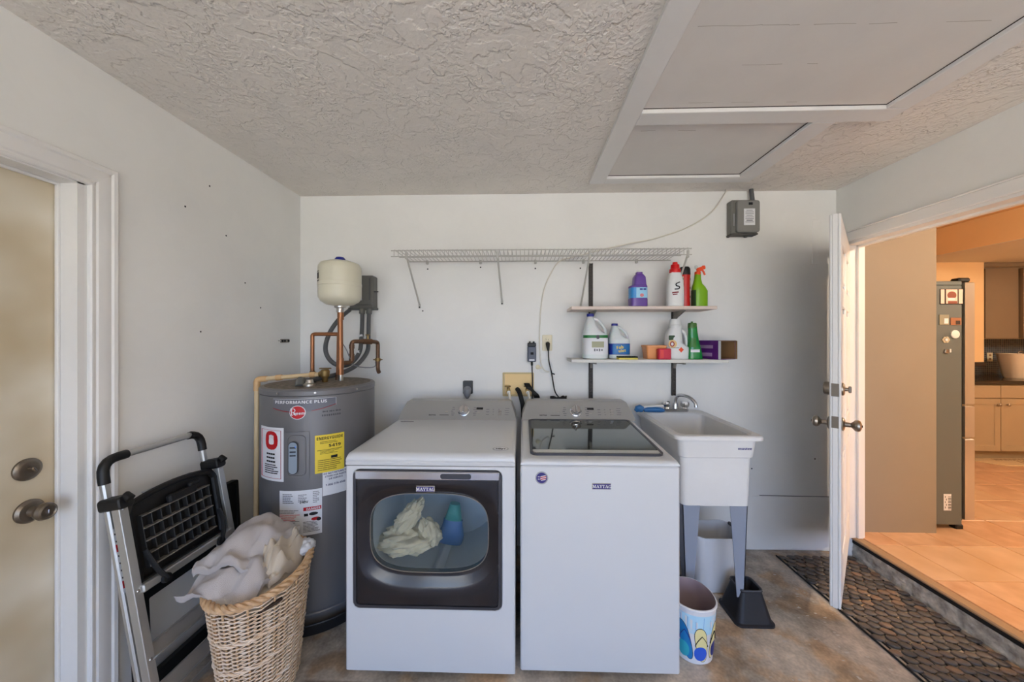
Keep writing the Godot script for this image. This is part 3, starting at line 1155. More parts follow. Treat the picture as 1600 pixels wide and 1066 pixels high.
func console_parts(root: Node3D, x0: float, x1: float, y0: float, y1: float, zb: float, zf: float, knob_x: float, show_x: float, text_x: float) -> void:
	var con := part("control_panel", console_shape(x0, x1, y0, y1, zb, zf), M.console, root, "silver grey control panel", 30.0)
	var m := mb()
	m.t = console_face(knob_x, 0.056, y0, y1, zf) * Transform3D(Basis(Vector3.RIGHT, PI / 2), Vector3.ZERO)
	m.lathe([Vector2(0.036, 0.0), Vector2(0.035, 0.006), Vector2(0.030, 0.010), Vector2(0.028, 0.026), Vector2(0.025, 0.030), Vector2(0.0, 0.031)], 36)
	m.cbox(Vector3(0, 0.034, 0.0), Vector3(0.010, 0.012, 0.052), 0.003)
	part("dial_knob", m, M.chrome, con, "", 25.0)
	m = mb()
	m.t = console_face(show_x, 0.076, y0, y1, zf)
	m.cbox(Vector3.ZERO, Vector3(0.040, 0.015, 0.003), 0.001)
	part("display", m, M.black, con)
	m = mb()
	for side in [-1.0, 1.0]:
		for k in 5:
			m.t = console_face(knob_x + side * (0.060 + (0.006 if k == 2 else 0.0)), 0.030 + k * 0.013, y0, y1, zf)
			m.cbox(Vector3(side * 0.006, 0, 0.0006), Vector3(0.020 if k % 2 else 0.015, 0.003, 0.0008), 0.0)
	for k in 9:
		var cx := show_x + 0.05 + (k % 3) * 0.034
		m.t = console_face(cx, 0.036 + (k / 3) * 0.017, y0, y1, zf)
		m.cbox(Vector3(0, 0, 0.0006), Vector3(0.018 if k % 3 == 0 else 0.006, 0.003, 0.0008), 0.0)
	for k in 4:
		m.t = console_face(show_x + 0.165 + (0.004 if k % 2 else 0.0), 0.036 + k * 0.014, y0, y1, zf)
		m.cbox(Vector3(0, 0, 0.0006), Vector3(0.024, 0.0028, 0.0008), 0.0)
	part("print", m, M.grey_ink, con)
	m = mb()
	for b in [[show_x - 0.004, 0.046], [show_x + 0.125, 0.034], [show_x + 0.125, 0.048], [show_x + 0.125, 0.062], [knob_x - 0.105, 0.052]]:
		m.t = console_face(b[0], b[1], y0, y1, zf)
		m.cbox(Vector3.ZERO, Vector3(0.018, 0.008, 0.004), 0.0015)
	part("buttons", m, M.steel, con)
	m = mb()
	var fr := console_face(text_x, 0.030, y0, y1, zf)
	letters("MAYTAG", 0.0075, m, on_plane(fr.origin + fr.basis.z * 0.0006, fr.basis.x, fr.basis.y))
	m.t = fr
	m.cbox(Vector3(0.072, 0, 0.0006), Vector3(0.055, 0.0025, 0.0008), 0.0)
	m.t = Transform3D.IDENTITY
	part("lettering", m, M.ink, con)


func badge(root: Node, at: Vector3) -> void:
	var m := mb()
	m.cbox(at, Vector3(0.080, 0.027, 0.005), 0.002)
	var b := part("badge", m, M.chrome, root, "purple name badge")
	m = mb()
	m.cbox(at + Vector3(0, 0, 0.0028), Vector3(0.074, 0.021, 0.0016), 0.0005)
	part("badge_field", m, M.badge, b)
	m = mb()
	letters("MAYTAG", 0.0125, m, on_front(at + Vector3(0, 0, 0.0038)), "Droid Serif")
	part("lettering", m, M.white_print, b)


func cabinet_shell(x0: float, x1: float, y0: float, y1: float, zb: float, zf: float, r: float, hole: PackedVector2Array) -> MB:
	# side outline (z, y) with a rounded top front edge, swept across; front face is left to the hole frame when there is one
	var m := mb()
	var outline := PackedVector2Array()   # in (z, y)
	outline.append(Vector2(zb, y0))
	outline.append(Vector2(zf, y0))
	for k in 7:
		var a := PI / 2 * k / 6
		outline.append(Vector2(zf - r + cos(a) * r, y1 - r + sin(a) * r))
	outline.append(Vector2(zb, y1))
	var rings := []
	var e := 0.010
	for s in [[x0, e], [x0 + e * 0.3, e * 0.3], [x0 + e, 0.0], [x1 - e, 0.0], [x1 - e * 0.3, e * 0.3], [x1, e]]:
		var ins := MB.inset(outline, s[1]) if s[1] > 0.0 else outline
		var ring := PackedVector3Array()
		for p in ins:
			ring.append(Vector3(s[0], p.y, p.x))
		ring.reverse()
		rings.append(ring)
	m.loft(rings)
	return m


func dryer() -> void:
	var x0 := -0.752
	var x1 := -0.030
	var zf := -1.504
	var zb := -2.27
	var t := thing("clothes_dryer", "white front loading clothes dryer with dark glass door, left of the two machines", "dryer", Vector3((x0 + x1) / 2, 0, -1.9))
	# body: open box behind the door hole
	var hole := rrect(-0.722, 0.290, -0.083, 0.884, 0.030, 6)
	var m := mb()
	var r := 0.030
	var y1 := 0.948
	var y0 := 0.022
	m.box(Vector3(x0 + 0.004, y0, zb), Vector3(x0 + 0.02, y1 - 0.02, zf - 0.03))
	m.box(Vector3(x1 - 0.02, y0, zb), Vector3(x1 - 0.004, y1 - 0.02, zf - 0.03))
	m.box(Vector3(x0 + 0.004, y0, zb), Vector3(x1 - 0.004, y1 - 0.02, zb + 0.015))
	m.box(Vector3(x0 + 0.004, y0, zb), Vector3(x1 - 0.004, y0 + 0.015, zf - 0.03))
	# front plate with rounded outer edge
	var outer := rrect(x0, y0, x1, 0.8965, 0.006, 6)
	var mid := rrect(x0 + 0.006, y0 + 0.005, x1 - 0.006, 0.8955, 0.006, 6)
	m.loft([MB.at_z(outer, zf - 0.05), MB.at_z(outer, zf - 0.006), MB.at_z(mid, zf), MB.at_z(hole, zf), MB.at_z(MB.inset(hole, 0.006), zf - 0.008), MB.at_z(MB.inset(hole, 0.006), zf - 0.06)], false, false)
	var body := part("body", m, M.enamel, t)
	# top with a rolled front edge
	m = mb()
	var prof := [Vector2(zb, 0.905), Vector2(zf - 0.03, 0.905), Vector2(zf - 0.03, 0.8985), Vector2(zf - 0.002, 0.8985), Vector2(zf - 0.001, 0.905), Vector2(zf + 0.0005, 0.910), Vector2(zf - 0.001, 0.914), Vector2(zf - 0.0035, 0.916), Vector2(zf - 0.002, 0.919)]
	for k in range(0, 7):
		var a := PI / 2 * k / 6
		prof.append(Vector2(zf - 0.030 + cos(a) * 0.029, 0.922 + sin(a) * 0.026))
	prof.append(Vector2(zb, 0.948))
	var rings := []
	for s in [[x0, 0.72], [x0 + 0.004, 0.90], [x0 + 0.014, 0.98], [x0 + 0.028, 1.0], [x1 - 0.028, 1.0], [x1 - 0.014, 0.98], [x1 - 0.004, 0.90], [x1, 0.72]]:
		var ring := PackedVector3Array()
		for p in prof:
			ring.append(Vector3(s[0], 0.8985 + (p.y - 0.8985) * s[1], p.x))
		ring.reverse()
		rings.append(ring)
	m.loft(rings)
	part("top", m, M.enamel, t, "", 35.0)
	m = mb()
	m.cbox(Vector3(-0.675, 0.9485, -2.085), Vector3(0.075, 0.0015, 0.012), 0.0)
	part("nameplate", m, M.grey_ink, t)
	# oval decal at the right front of the top
	m = place(Vector3(-0.096, 0.9482, -1.585))
	m.lathe([Vector2(0.036, 0.0), Vector2(0.036, 0.0006), Vector2(0.0, 0.0006)], 32, Vector3.ZERO, 1.0, 0.8)
	var dec := part("decal", m, M.silver_print, t, "grey oval decal")
	m = place(Vector3(-0.096, 0.9488, -1.585))
	m.lathe([Vector2(0.030, 0.0), Vector2(0.030, 0.0006), Vector2(0.0, 0.0006)], 32, Vector3.ZERO, 1.0, 0.76)
	part("decal_field", m, M.paper, dec)
	m = mb()
	letters("10yr", 0.017, m, on_plane(Vector3(-0.096, 0.9495, -1.583), Vector3.RIGHT, Vector3.FORWARD))
	part("lettering", m, M.ink, dec)
	for k in [[-1, 1], [1, 1], [-1, -1], [1, -1]]:
		m = mb()
		m.lathe([Vector2(0.016, 0.0), Vector2(0.02, 0.006), Vector2(0.02, 0.014), Vector2(0.012, 0.023)], 14, Vector3((x0 + x1) / 2 + k[0] * 0.30, 0.0, -1.88 + k[1] * 0.30))
		part("foot", m, M.black, t)
	console_parts(t, x0 + 0.004, x1 - 0.008, 0.948, 1.048, -2.30, -2.135, -0.355, -0.260, -0.545)
	# door
	var zd := zf + 0.004
	var o1 := resample(rrect(-0.719, 0.293, -0.086, 0.881, 0.028, 8), 144)
	var o2 := MB.inset(o1, 0.014)
	m = mb()
	m.loft([MB.at_z(o1, zf - 0.05), MB.at_z(o1, zd - 0.003), MB.at_z(MB.inset(o1, 0.003), zd), MB.at_z(o2, zd), MB.at_z(o2, zd - 0.012)], false, false)
	var dr := part("door", m, M.dark_frame, t, "dark framed door with window")
	# dark panel with a softly sunk surround of the window
	var n := o1.size()
	var win := PackedVector2Array()
	for k in n:   # window outline matched to the frame by direction
		var q := o1[k] - Vector2(-0.3985, 0.600)
		var a := atan2(q.y / 0.205, q.x / 0.30)
		var c := cos(a)
		var s := sin(a)
		win.append(Vector2(-0.3985 + 0.2545 * signf(c) * pow(absf(c), 0.60), 0.605 + 0.169 * signf(s) * pow(absf(s), 0.60)))
	var top := PackedVector2Array()
	var o3 := MB.inset(o1, 0.016)
	for p in o3:
		top.append(Vector2(p.x, minf(p.y, 0.838)))
	var sur := PackedVector2Array()
	for k in n:
		var d2 := win[k] - Vector2(-0.3985, 0.605)
		sur.append(Vector2(-0.3985, 0.596) + Vector2(d2.x * 1.20, d2.y * (1.30 if d2.y > 0 else 1.38)))
	m = mb()
	m.loft([MB.at_z(top, zd - 0.004), MB.at_z(blend(top, sur, 0.6), zd - 0.0035), MB.at_z(sur, zd - 0.004), MB.at_z(blend(sur, win, 0.3), zd - 0.010), MB.at_z(blend(sur, win, 0.75), zd - 0.022), MB.at_z(blend(sur, win, 0.97), zd - 0.024), MB.at_z(win, zd - 0.022), MB.at_z(win, zd - 0.05)], false, false)
	part("door_panel", m, M.black_glass, dr, "glossy black panel", 60.0)
	m = mb()
	m.loft([MB.at_z(win, zd - 0.024), MB.at_z(blend(win, PackedVector2Array(filled(win.size(), Vector2(-0.3985, 0.605))), 0.5), zd - 0.019)], false, true)
	part("door_window", m, M.window_glass, dr, "clear door window", 60.0)
	m = mb()
	var rim_pts := []
	for p in win:
		rim_pts.append(Vector3(p.x, p.y, zd - 0.022))
	m.tube(rim_pts, 0.0022, 6, false, true)
	part("window_ring", m, M.steel, dr)
	m = mb()
	m.cbox(Vector3(-0.4025, 0.8575, zd - 0.0015), Vector3(0.612, 0.034, 0.007), 0.002)
	var hs := part("handle_strip", m, M.chrome, dr, "mirror bright handle strip")
	m = mb()
	m.prism(rrect(-0.345, 0.845, -0.215, 0.868, 0.010), zd + 0.0012, zd + 0.0026, 0.0006)
	part("finger_grip", m, M.dark_frame, hs)
	badge(t, Vector3(-0.4085, 0.802, zd - 0.001))
	# drum seen through the window
	m = mb()
	var prof2 := []
	for p in [Vector2(0.0, -0.55), Vector2(0.29, -0.55), Vector2(0.30, -0.52), Vector2(0.30, -0.06)]:
		prof2.append(p)
	m.t = Transform3D(Basis(Vector3.RIGHT, PI / 2), Vector3(-0.3985, 0.60, zf))
	# inside faces: build the profile backwards so that it faces in
	prof2.reverse()
	m.lathe(prof2, 48, Vector3.ZERO, 1.0, 1.0, false)
	m.t = Transform3D.IDENTITY
	for k in 3:
		var a := TAU * (k / 3.0 + 0.08)
		m.cbox(Vector3(-0.3985 + cos(a) * 0.27, 0.60 + sin(a) * 0.27, zf - 0.30), Vector3(0.06, 0.05, 0.44), 0.02, Basis(Vector3.BACK, a))
	part("drum", m, M.drum, t, "", 50.0)
	# bulkhead ring between window and drum
	m = mb()
	var big := PackedVector2Array()
	for k in n:
		var q2 := (win[k] - Vector2(-0.3985, 0.600)).normalized()
		big.append(Vector2(-0.3985, 0.60) + q2 * 0.315)
	m.loft([MB.at_z(big, zf - 0.062), MB.at_z(blend(win, big, 0.04), zf - 0.052)], false, false)
	part("bulkhead", m, M.drum, t)
	# things in the drum
	var towel := thing("towel", "crumpled cream towel lying inside the dryer drum behind the window", "towel", Vector3(-0.53, 0.36, -1.70))
	m = mb()
	m.add(cloth_heap(Vector3(-0.55, 0.475, -1.69), 0.125, 0.062, 0.085, 3, 0.55))
	part("cloth", m, M.dryer_towel, towel, "", 80.0)
	m = mb()
	m.t = Transform3D(Basis(Vector3.BACK, -0.62), Vector3(-0.555, 0.565, -1.70))
	m.add(cloth_heap(Vector3.ZERO, 0.042, 0.115, 0.05, 17, 0.55))
	part("cloth_fold", m, M.dryer_towel, towel, "", 80.0)
	m = mb()
	m.t = Transform3D(Basis(Vector3.BACK, 0.55), Vector3(-0.435, 0.505, -1.70))
	m.add(cloth_heap(Vector3.ZERO, 0.042, 0.072, 0.05, 23, 0.5))
	part("cloth_fold", m, M.dryer_towel, towel, "", 80.0)
	var bag := thing("mesh_bag", "blue and teal bag inside the dryer drum behind the cream towel", "bag", Vector3(-0.375, 0.37, -1.86))
	for k in 2:
		m = mb()
		m.t = Transform3D(Basis(Vector3.BACK, -0.12), Vector3(-0.375, 0.37, -1.86))
		var q := []
		for j in 9:
			var v := j / 8.0
			q.append(ellip(0, 0, (0.058 + 0.008 * sin(v * 5.0)) if k == 0 else 0.046 * (1.0 - 0.45 * v), 0.020 + 0.016 * sin(v * PI), v * 0.125 if k == 0 else 0.123 + v * 0.085, 2.4, 20))
		m.loft(q)
		part(["pouch", "top_flap"][k], m, mat([Color(0.22, 0.40, 0.62), Color(0.22, 0.58, 0.55)][k], 0.5), bag)


func filled(n: int, v: Vector2) -> Array:
	var o := []
	for k in n:
		o.append(v)
	return o


func blend(a: PackedVector2Array, b: PackedVector2Array, t: float) -> PackedVector2Array:
	var o := PackedVector2Array()
	for k in a.size():
		o.append(a[k].lerp(b[k], t))
	return o


func cloth_heap(at: Vector3, rx: float, ry: float, rz: float, sd: int, wild := 0.4) -> MB:   # a rumpled heap of cloth
	var nz := FastNoiseLite.new()
	nz.seed = sd
	nz.frequency = 1.0
	nz.fractal_octaves = 3
	var nr := FastNoiseLite.new()
	nr.seed = sd + 50
	nr.frequency = 1.0
	nr.fractal_type = FastNoiseLite.FRACTAL_RIDGED
	nr.fractal_octaves = 2
	var m := mb()
	m.grid(func(u: float, v: float) -> Vector3:
		var a := TAU * u
		var b := PI * (v - 0.5)
		var d := Vector3(cos(b) * cos(a), sin(b), -cos(b) * sin(a))
		var k := 1.0 + wild * 0.55 * nz.get_noise_3d(d.x * 1.6, d.y * 1.6, d.z * 1.6) + wild * 0.35 * nr.get_noise_3d(d.x * 1.3 + 9, d.y * 2.6, d.z * 1.3)
		var p := Vector3(d.x * rx, d.y * ry * (1.0 if d.y > 0 else 0.7), d.z * rz) * k
		return at + p, 56, 30)
	return m


func fold_sheet(at: Vector3, du: Vector3, dv: Vector3, sd: int, amp := 0.02) -> Callable:   # a free hanging fold with some waves
	var nz := FastNoiseLite.new()
	nz.seed = sd
	nz.frequency = 1.0
	var n := du.cross(dv).normalized()
	return func(u: float, v: float) -> Vector3:
		return at + du * u + dv * v + n * (amp * sin(u * 7.0 + v * 3.0) * (0.4 + 0.6 * v) + amp * 1.5 * nz.get_noise_2d(u * 2.0, v * 2.0))


func washer() -> void:
	var x0 := -0.008
	var x1 := 0.662
	var zf := -1.524
	var zb := -2.27
	var t := thing("washing_machine", "white top loading washing machine with dark glass lid, right of the two machines", "washer", Vector3((x0 + x1) / 2, 0, -1.9))
	var m := mb()
	var y0 := 0.022
	var y1 := 0.8965
	m.cbox(Vector3((x0 + x1) / 2, (y0 + y1) / 2, (zb + zf) / 2), Vector3(x1 - x0, y1 - y0, zf - zb), 0.006)
	part("body", m, M.enamel, t)
	# top frame: slopes towards the front, rolled front edge
	m = mb()
	var prof := [Vector2(zb, 0.899), Vector2(zf - 0.001, 0.899)]
	for k in 7:
		var a := PI / 2 * k / 6
		prof.append(Vector2(zf - 0.026 + cos(a) * 0.025, 0.906 + sin(a) * 0.014))
	prof.append(Vector2(zf - 0.05, 0.9215))
	prof.append(Vector2(-2.13, 0.950))
	prof.append(Vector2(zb, 0.950))
	var rings := []
	for s in [[x0, 0.45], [x0 + 0.003, 0.75], [x0 + 0.012, 0.94], [x0 + 0.026, 1.0], [x1 - 0.026, 1.0], [x1 - 0.012, 0.94], [x1 - 0.003, 0.75], [x1, 0.45]]:
		var ring := PackedVector3Array()
		for p in prof:
			ring.append(Vector3(s[0], 0.899 + (p.y - 0.899) * s[1], p.x))
		ring.reverse()
		rings.append(ring)
	m.loft(rings)
	part("top", m, M.enamel, t, "", 35.0)
	# lid on the sloping top
	var slope := atan2(0.950 - 0.9215, 2.13 - 1.574)
	m = mb()
	m.t = Transform3D(Basis(Vector3.RIGHT, slope), Vector3(0.329, 0.9375, -1.852))
	var base := m.t
	var w := 0.294
	var l := 0.272
	m.t = base * Transform3D(Basis(Vector3.RIGHT, -PI / 2), Vector3.ZERO)
	m.frame(rrect(-w, -l, w, l, 0.030), rrect(-w + 0.012, -l + 0.012, w - 0.012, l - 0.012, 0.022), -0.003, 0.008)
	var lid := part("lid", m, M.dark_frame, t, "lid with tinted glass")
	m = mb()
	m.t = base * Transform3D(Basis(Vector3.RIGHT, -PI / 2), Vector3.ZERO)
	m.prism(rrect(-w + 0.011, -l + 0.055, w - 0.011, l - 0.011, 0.020), -0.002, 0.0065, 0.001)
	part("lid_glass", m, M.lid_glass, lid, "dark glass of the lid")
	m = mb()
	m.t = base
	m.cbox(Vector3(0, 0.004, l - 0.028), Vector3(2 * w - 0.024, 0.008, 0.046), 0.002)
	part("handle_strip", m, mat(Color(0.84, 0.83, 0.80), 0.30, 0.55), lid, "bright handle strip")
	for k in [[-1, 1], [1, 1], [-1, -1], [1, -1]]:
		m = mb()
		m.lathe([Vector2(0.016, 0.0), Vector2(0.02, 0.006), Vector2(0.02, 0.014), Vector2(0.012, 0.023)], 14, Vector3((x0 + x1) / 2 + k[0] * 0.27, 0.0, -1.88 + k[1] * 0.31))
		part("foot", m, M.black, t)
	console_parts(t, x0 + 0.004, x1 + 0.006, 0.950, 1.050, -2.30, -2.135, 0.322, 0.412, 0.125)
	badge(t, Vector3(0.3345, 0.813, zf + 0.001))
	# round flag sticker
	var c := Vector3(0.082, 0.8455, zf)
	m = mb()
	m.prism(oval(c.x, c.y, 0.0275, 0.0275, 32), zf, zf + 0.0012, 0.0004)
	var st := part("sticker", m, M.silver_print, t, "round flag sticker")
	m = mb()
	m.prism(oval(c.x, c.y, 0.0225, 0.0225, 32), zf + 0.001, zf + 0.0018, 0.0003)
	part("sticker_field", m, M.badge, st)
	m = mb()
	for k in 3:
		var yy := c.y + 0.008 - k * 0.008
		m.cbox(Vector3(c.x + 0.007, yy, zf + 0.002), Vector3(0.024 - absf(k - 1) * 0.004, 0.0034, 0.0006), 0.0, Basis(Vector3.BACK, 0.18))
	for k in 4:
		m.cbox(Vector3(c.x - 0.014 + (k % 2) * 0.007, c.y + 0.005 - (k / 2) * 0.010, zf + 0.002), Vector3(0.0032, 0.0032, 0.0006), 0.0, Basis(Vector3.BACK, 0.6))
	part("stripes", m, M.white_print, st)
	m = mb()
	for k in 2:
		m.cbox(Vector3(c.x + 0.007, c.y + 0.004 - k * 0.008, zf + 0.002), Vector3(0.024, 0.0034, 0.0006), 0.0, Basis(Vector3.BACK, 0.18))
	part("red_stripes", m, M.red, st)


# ------------------------------------------------------------------ water heater
const HX := -1.143
const HZ := -2.0
const HR := 0.285


func around(a0: float, y0: float, lift := 0.0016) -> Callable:   # lay flat art on the heater's round side, centred on the angle a0 (degrees from the front) and height y0
	return func(x: float, y: float, z: float) -> Vector3:
		var a := deg_to_rad(a0) + x / HR
		var r := HR + lift + z * 0.5
		return Vector3(HX + sin(a) * r, y0 + y, HZ + cos(a) * r)


func patch(m: MB, a0: float, y0: float, poly: PackedVector2Array, lift := 0.0012) -> void:   # a convex outline as a thin sheet on the round side
	var f := around(a0, y0, lift)
	var b := around(a0, y0, lift - 0.0010)
	var c := Vector2.ZERO
	for p in poly:
		c += p
	c /= poly.size()
	var rings := []
	for s in [1.0, 0.75, 0.5, 0.25, 0.02]:
		var ring := PackedVector3Array()
		for p in poly:
			var q: Vector2 = c + (p - c) * s
			ring.append(f.call(q.x, q.y, 0.0))
		rings.append(ring)
	var edge := PackedVector3Array()
	for p in poly:
		edge.append(b.call(p.x, p.y, 0.0))
	rings.push_front(edge)
	m.loft(rings, false, true)


func sheet(w: float, h: float, n := 8) -> PackedVector2Array:
	var o := PackedVector2Array()
	for k in n:
		o.append(Vector2(-w / 2 + w * k / n, -h / 2))
	for k in n:
		o.append(Vector2(w / 2, -h / 2 + h * k / n))
	for k in n:
		o.append(Vector2(w / 2 - w * k / n, h / 2))
	for k in n:
		o.append(Vector2(-w / 2, h / 2 - h * k / n))
	return o


func rules(m: MB, a0: float, y0: float, w: float, h: float, n: int, lift: float, sd: int) -> void:   # lines of small print
	var r := RandomNumberGenerator.new()
	r.seed = sd
	for k in n:
		var y := h / 2 - h * (k + 0.5) / n
		var ww := w * r.randf_range(0.6, 1.0)
		var f := around(a0, y0 + y, lift)
		var t := h / n * 0.22
		for s in 4:
			var xa := -w / 2 + ww * s / 4.0
			var xb := -w / 2 + ww * (s + 1) / 4.0 - 0.001
			m.quad(f.call(xa, -t, 0.0), f.call(xb, -t, 0.0), f.call(xb, t, 0.0), f.call(xa, t, 0.0))


func deg(width: float) -> float:
	return rad_to_deg(width / HR)


func fine(o: Node) -> void:   # small print nobody could count
	o.set_meta("kind", "stuff")


func water_heater() -> void:
	var at := Vector3(HX, 0.0, HZ)
	var pan := mb()
	pan.lathe([Vector2(0.0, 0.0), Vector2(0.318, 0.0), Vector2(0.330, 0.006), Vector2(0.338, 0.058), Vector2(0.344, 0.062), Vector2(0.342, 0.066), Vector2(0.334, 0.064), Vector2(0.325, 0.012), Vector2(0.0, 0.009)], 64, at)
	solo("drain_pan", "round black drain pan under the grey water heater", "pan", pan, M.pan, at)
	at.y = 0.009
	var t := thing("water_heater", "tall grey cylindrical water heater standing in the left corner", "water heater", at)
	var m := mb()
	m.lathe([Vector2(HR - 0.006, 0.010), Vector2(HR, 0.016), Vector2(HR, 0.075), Vector2(HR - 0.004, 0.080), Vector2(HR - 0.004, 0.086), Vector2(HR, 0.090), Vector2(HR, 1.150), Vector2(HR - 0.003, 1.152), Vector2(HR + 0.002, 1.155), Vector2(HR + 0.003, 1.176), Vector2(HR - 0.002, 1.184), Vector2(HR - 0.012, 1.187)], 96, Vector3(HX, 0, HZ))
	part("body", m, M.heater, t, "", 30.0)
	m = mb()
	m.lathe([Vector2(HR - 0.008, 1.180), Vector2(HR - 0.011, 1.186), Vector2(HR - 0.03, 1.188), Vector2(0.1, 1.191), Vector2(0.0, 1.192)], 64, Vector3(HX, 0, HZ))
	part("top", m, M.heater_top, t, "dusty top")
	for a in [-10.4, 65.6, 25.0]:
		m = mb()
		m.t = Transform3D(Basis(Vector3.UP, deg_to_rad(a)) * Basis(Vector3.RIGHT, PI / 2), around(a, 1.168, 0.002).call(0.0, 0.0, 0.0))
		m.lathe([Vector2(0.006, 0.0), Vector2(0.005, 0.004), Vector2(0.0, 0.005)], 12)
		part("screw", m, M.steel, t)
	# brand band
	m = mb()
	var poly := PackedVector2Array()
	var half := 0.148
	for k in 21:
		var x := -half + 2 * half * k / 20.0
		poly.append(Vector2(x, -0.018 - 0.024 * (1.0 - pow(absf(x + 0.02) / half, 1.8))))
	poly.append(Vector2(half, 0.022))
	for k in 15:
		poly.append(Vector2(half - 2 * half * (k + 1) / 16.0, 0.022))
	poly.append(Vector2(-half, 0.022))
	patch(m, 13.9, 1.118, poly, 0.0012)
	var band := part("brand_band", m, M.band, t, "silver brand band")
	m = mb()
	for s in [-1, 1]:
		var run := []
		for k in 15:
			var x: float = half * (0.27 + 0.73 * k / 14.0) * s
			run.append(around(13.9, 1.118, 0.002).call(x, -0.018 - 0.024 * (1.0 - pow(absf(x + 0.02) / half, 1.8)), 0.0))
		m.tube(run, 0.0022, 5, true, false, 0.5)
	part("red_line", m, M.red, band)
	m = mb()
	var run2 := []
	for k in 21:
		run2.append(around(13.9, 1.118, 0.002).call(-half + 2 * half * k / 20.0, 0.022, 0.0))
	run2.append(around(13.9, 1.118, 0.002).call(half, -0.016, 0.0))
	m.tube(run2, 0.0016, 5, true, false, 0.6)
	part("silver_line", m, M.paper, band)
	m = mb()
	letters("PERFORMANCE PLUS", 0.0145, m, around(11.0, 1.125, 0.0022), "Droid Sans", true, 1.22)
	part("lettering", m, M.paper, band)
	m = mb()
	patch(m, 9.4, 1.075, oval(0, 0, 0.037, 0.034, 32), 0.0020)
	var em := part("emblem", m, M.paper, t, "red round emblem")
	m = mb()
	patch(m, 9.4, 1.075, oval(0, 0, 0.0335, 0.031, 32), 0.0030)
	part("emblem_field", m, M.red, em)
	m = mb()
	letters("R", 0.032, m, around(5.6, 1.077, 0.0042), "Droid Serif", false)
	letters("heem", 0.014, m, around(11.0, 1.071, 0.0042), "Droid Sans", true)
	part("lettering", m, M.paper, em)
	m = mb()
	for k in 9:
		patch(m, 31.5 + k * 2.0 + (0.6 if k % 3 == 0 else 0.0), 1.072, sheet(0.0065, 0.008 - (k % 2) * 0.002, 2), 0.0008)
		patch(m, 31.5 + k * 2.0, 1.053, sheet(0.0060 + (k % 2) * 0.001, 0.009, 2), 0.0008)
	part("stamped_numbers", m, mat(Color(0.27, 0.27, 0.28), 0.5), t)
	# access panel with its control
	m = mb()
	patch(m, 8.8, 0.865, sheet(0.112, 0.232, 6), 0.006)
	var ap := part("access_panel", m, M.heater, t)
	m = mb()
	var ridge := []
	for p in rrect(-0.040, -0.098, 0.040, 0.098, 0.020, 5):
		ridge.append(around(8.8, 0.865, 0.0065).call(p.x, p.y, 0.0))
	m.tube(ridge, 0.003, 6, false, true)
	part("pressed_ridge", m, M.heater, ap)
	m = mb()
	patch(m, 6.6, 0.858, rrect(-0.0215, -0.080, 0.0215, 0.080, 0.021, 8), 0.016)
	var ct := part("control", m, M.dark_frame, ap, "slim upright control module")
	m = mb()
	patch(m, 6.6, 0.858, rrect(-0.0185, -0.076, 0.0185, 0.076, 0.018, 8), 0.0185)
	part("control_face", m, mat(Color(0.55, 0.60, 0.65), 0.4), ct)
	m = mb()
	for y in [0.050, 0.030, 0.012]:
		patch(m, 6.6, 0.858 + y, sheet(0.026, 0.006, 3), 0.0195)
	part("control_mark", m, M.ink, ct)
	m = mb()
	patch(m, 9.0, 0.912, oval(0, 0, 0.003, 0.003, 10), 0.020)
	part("status_light", m, mat(Color(0.35, 0.6, 0.95), 0.3), ct)
	# red bordered warning label, far left of the drum
	m = mb()
	patch(m, -21.0, 0.868, sheet(0.168, 0.262, 8), 0.0012)
	var w1 := part("warning_label", m, M.paper, t, "white label with red stop sign")
	m = mb()
	var fr := []
	for p in sheet(0.140, 0.235, 8):
		fr.append(around(-21.0, 0.868, 0.0018).call(p.x, p.y, 0.0))
	m.tube(fr, 0.0015, 4, false, true, 0.5)
	patch(m, -19.0, 0.935, super_ring(0, 0, 0.042, 0.046, 2.6, 16), 0.0020)
	part("red_print", m, M.red, w1)
	m = mb()
	patch(m, -18.5, 0.930, super_ring(0, 0, 0.017, 0.015, 3.0, 14), 0.0032)
	for k in 4:
		patch(m, -18.5 + deg(-0.012 + 0.008 * k), 0.953, rrect(-0.003, -0.014, 0.003, 0.012 - absf(k - 1.5) * 0.003, 0.0028, 3), 0.0032)
	part("stop_hand", m, M.paper, w1)
	m = mb()
	rules(m, -17.0, 0.850, 0.085, 0.056, 3, 0.0022, 17)
	rules(m, -19.0, 0.795, 0.095, 0.05, 5, 0.0022, 5)
	fine(part("small_print", m, M.ink, w1))
	# yellow energy label
	m = mb()
	patch(m, 38.2, 0.862, sheet(0.134, 0.188, 8), 0.0022)
	var ye := part("energy_label", m, M.yellow, t, "yellow energy label")
	m = mb()
	letters("ENERGYGUIDE", 0.0145, m, around(38.2, 0.939, 0.0034), "Droid Sans", true, 0.86)
	letters("$419", 0.015, m, around(42.5, 0.899, 0.0034), "Droid Sans", true, 1.25)
	patch(m, 38.0, 0.880, sheet(0.112, 0.0022, 4), 0.0030)
	patch(m, 42.0, 0.842, sheet(0.030, 0.013, 3), 0.0030)
	part("bold_print", m, M.ink, ye)
	m = mb()
	rules(m, 38.2, 0.918, 0.09, 0.014, 2, 0.0028, 3)
	rules(m, 38.2, 0.868, 0.09, 0.018, 3, 0.0028, 4)
	rules(m, 38.2, 0.806, 0.11, 0.058, 6, 0.0028, 6)
	fine(part("small_print", m, mat(Color(0.55, 0.47, 0.14), 0.7), ye))
	# white service label below it
	m = mb()
	patch(m, 43.5, 0.712, sheet(0.120, 0.122, 8), 0.0012)
	var sv := part("service_label", m, M.paper, t, "white service label")
	m = mb()
	letters("DO NOT RETURN TO", 0.0085, m, around(43.5, 0.760, 0.0024))
	letters("STORE FOR PARTS", 0.0085, m, around(43.5, 0.746, 0.0024))
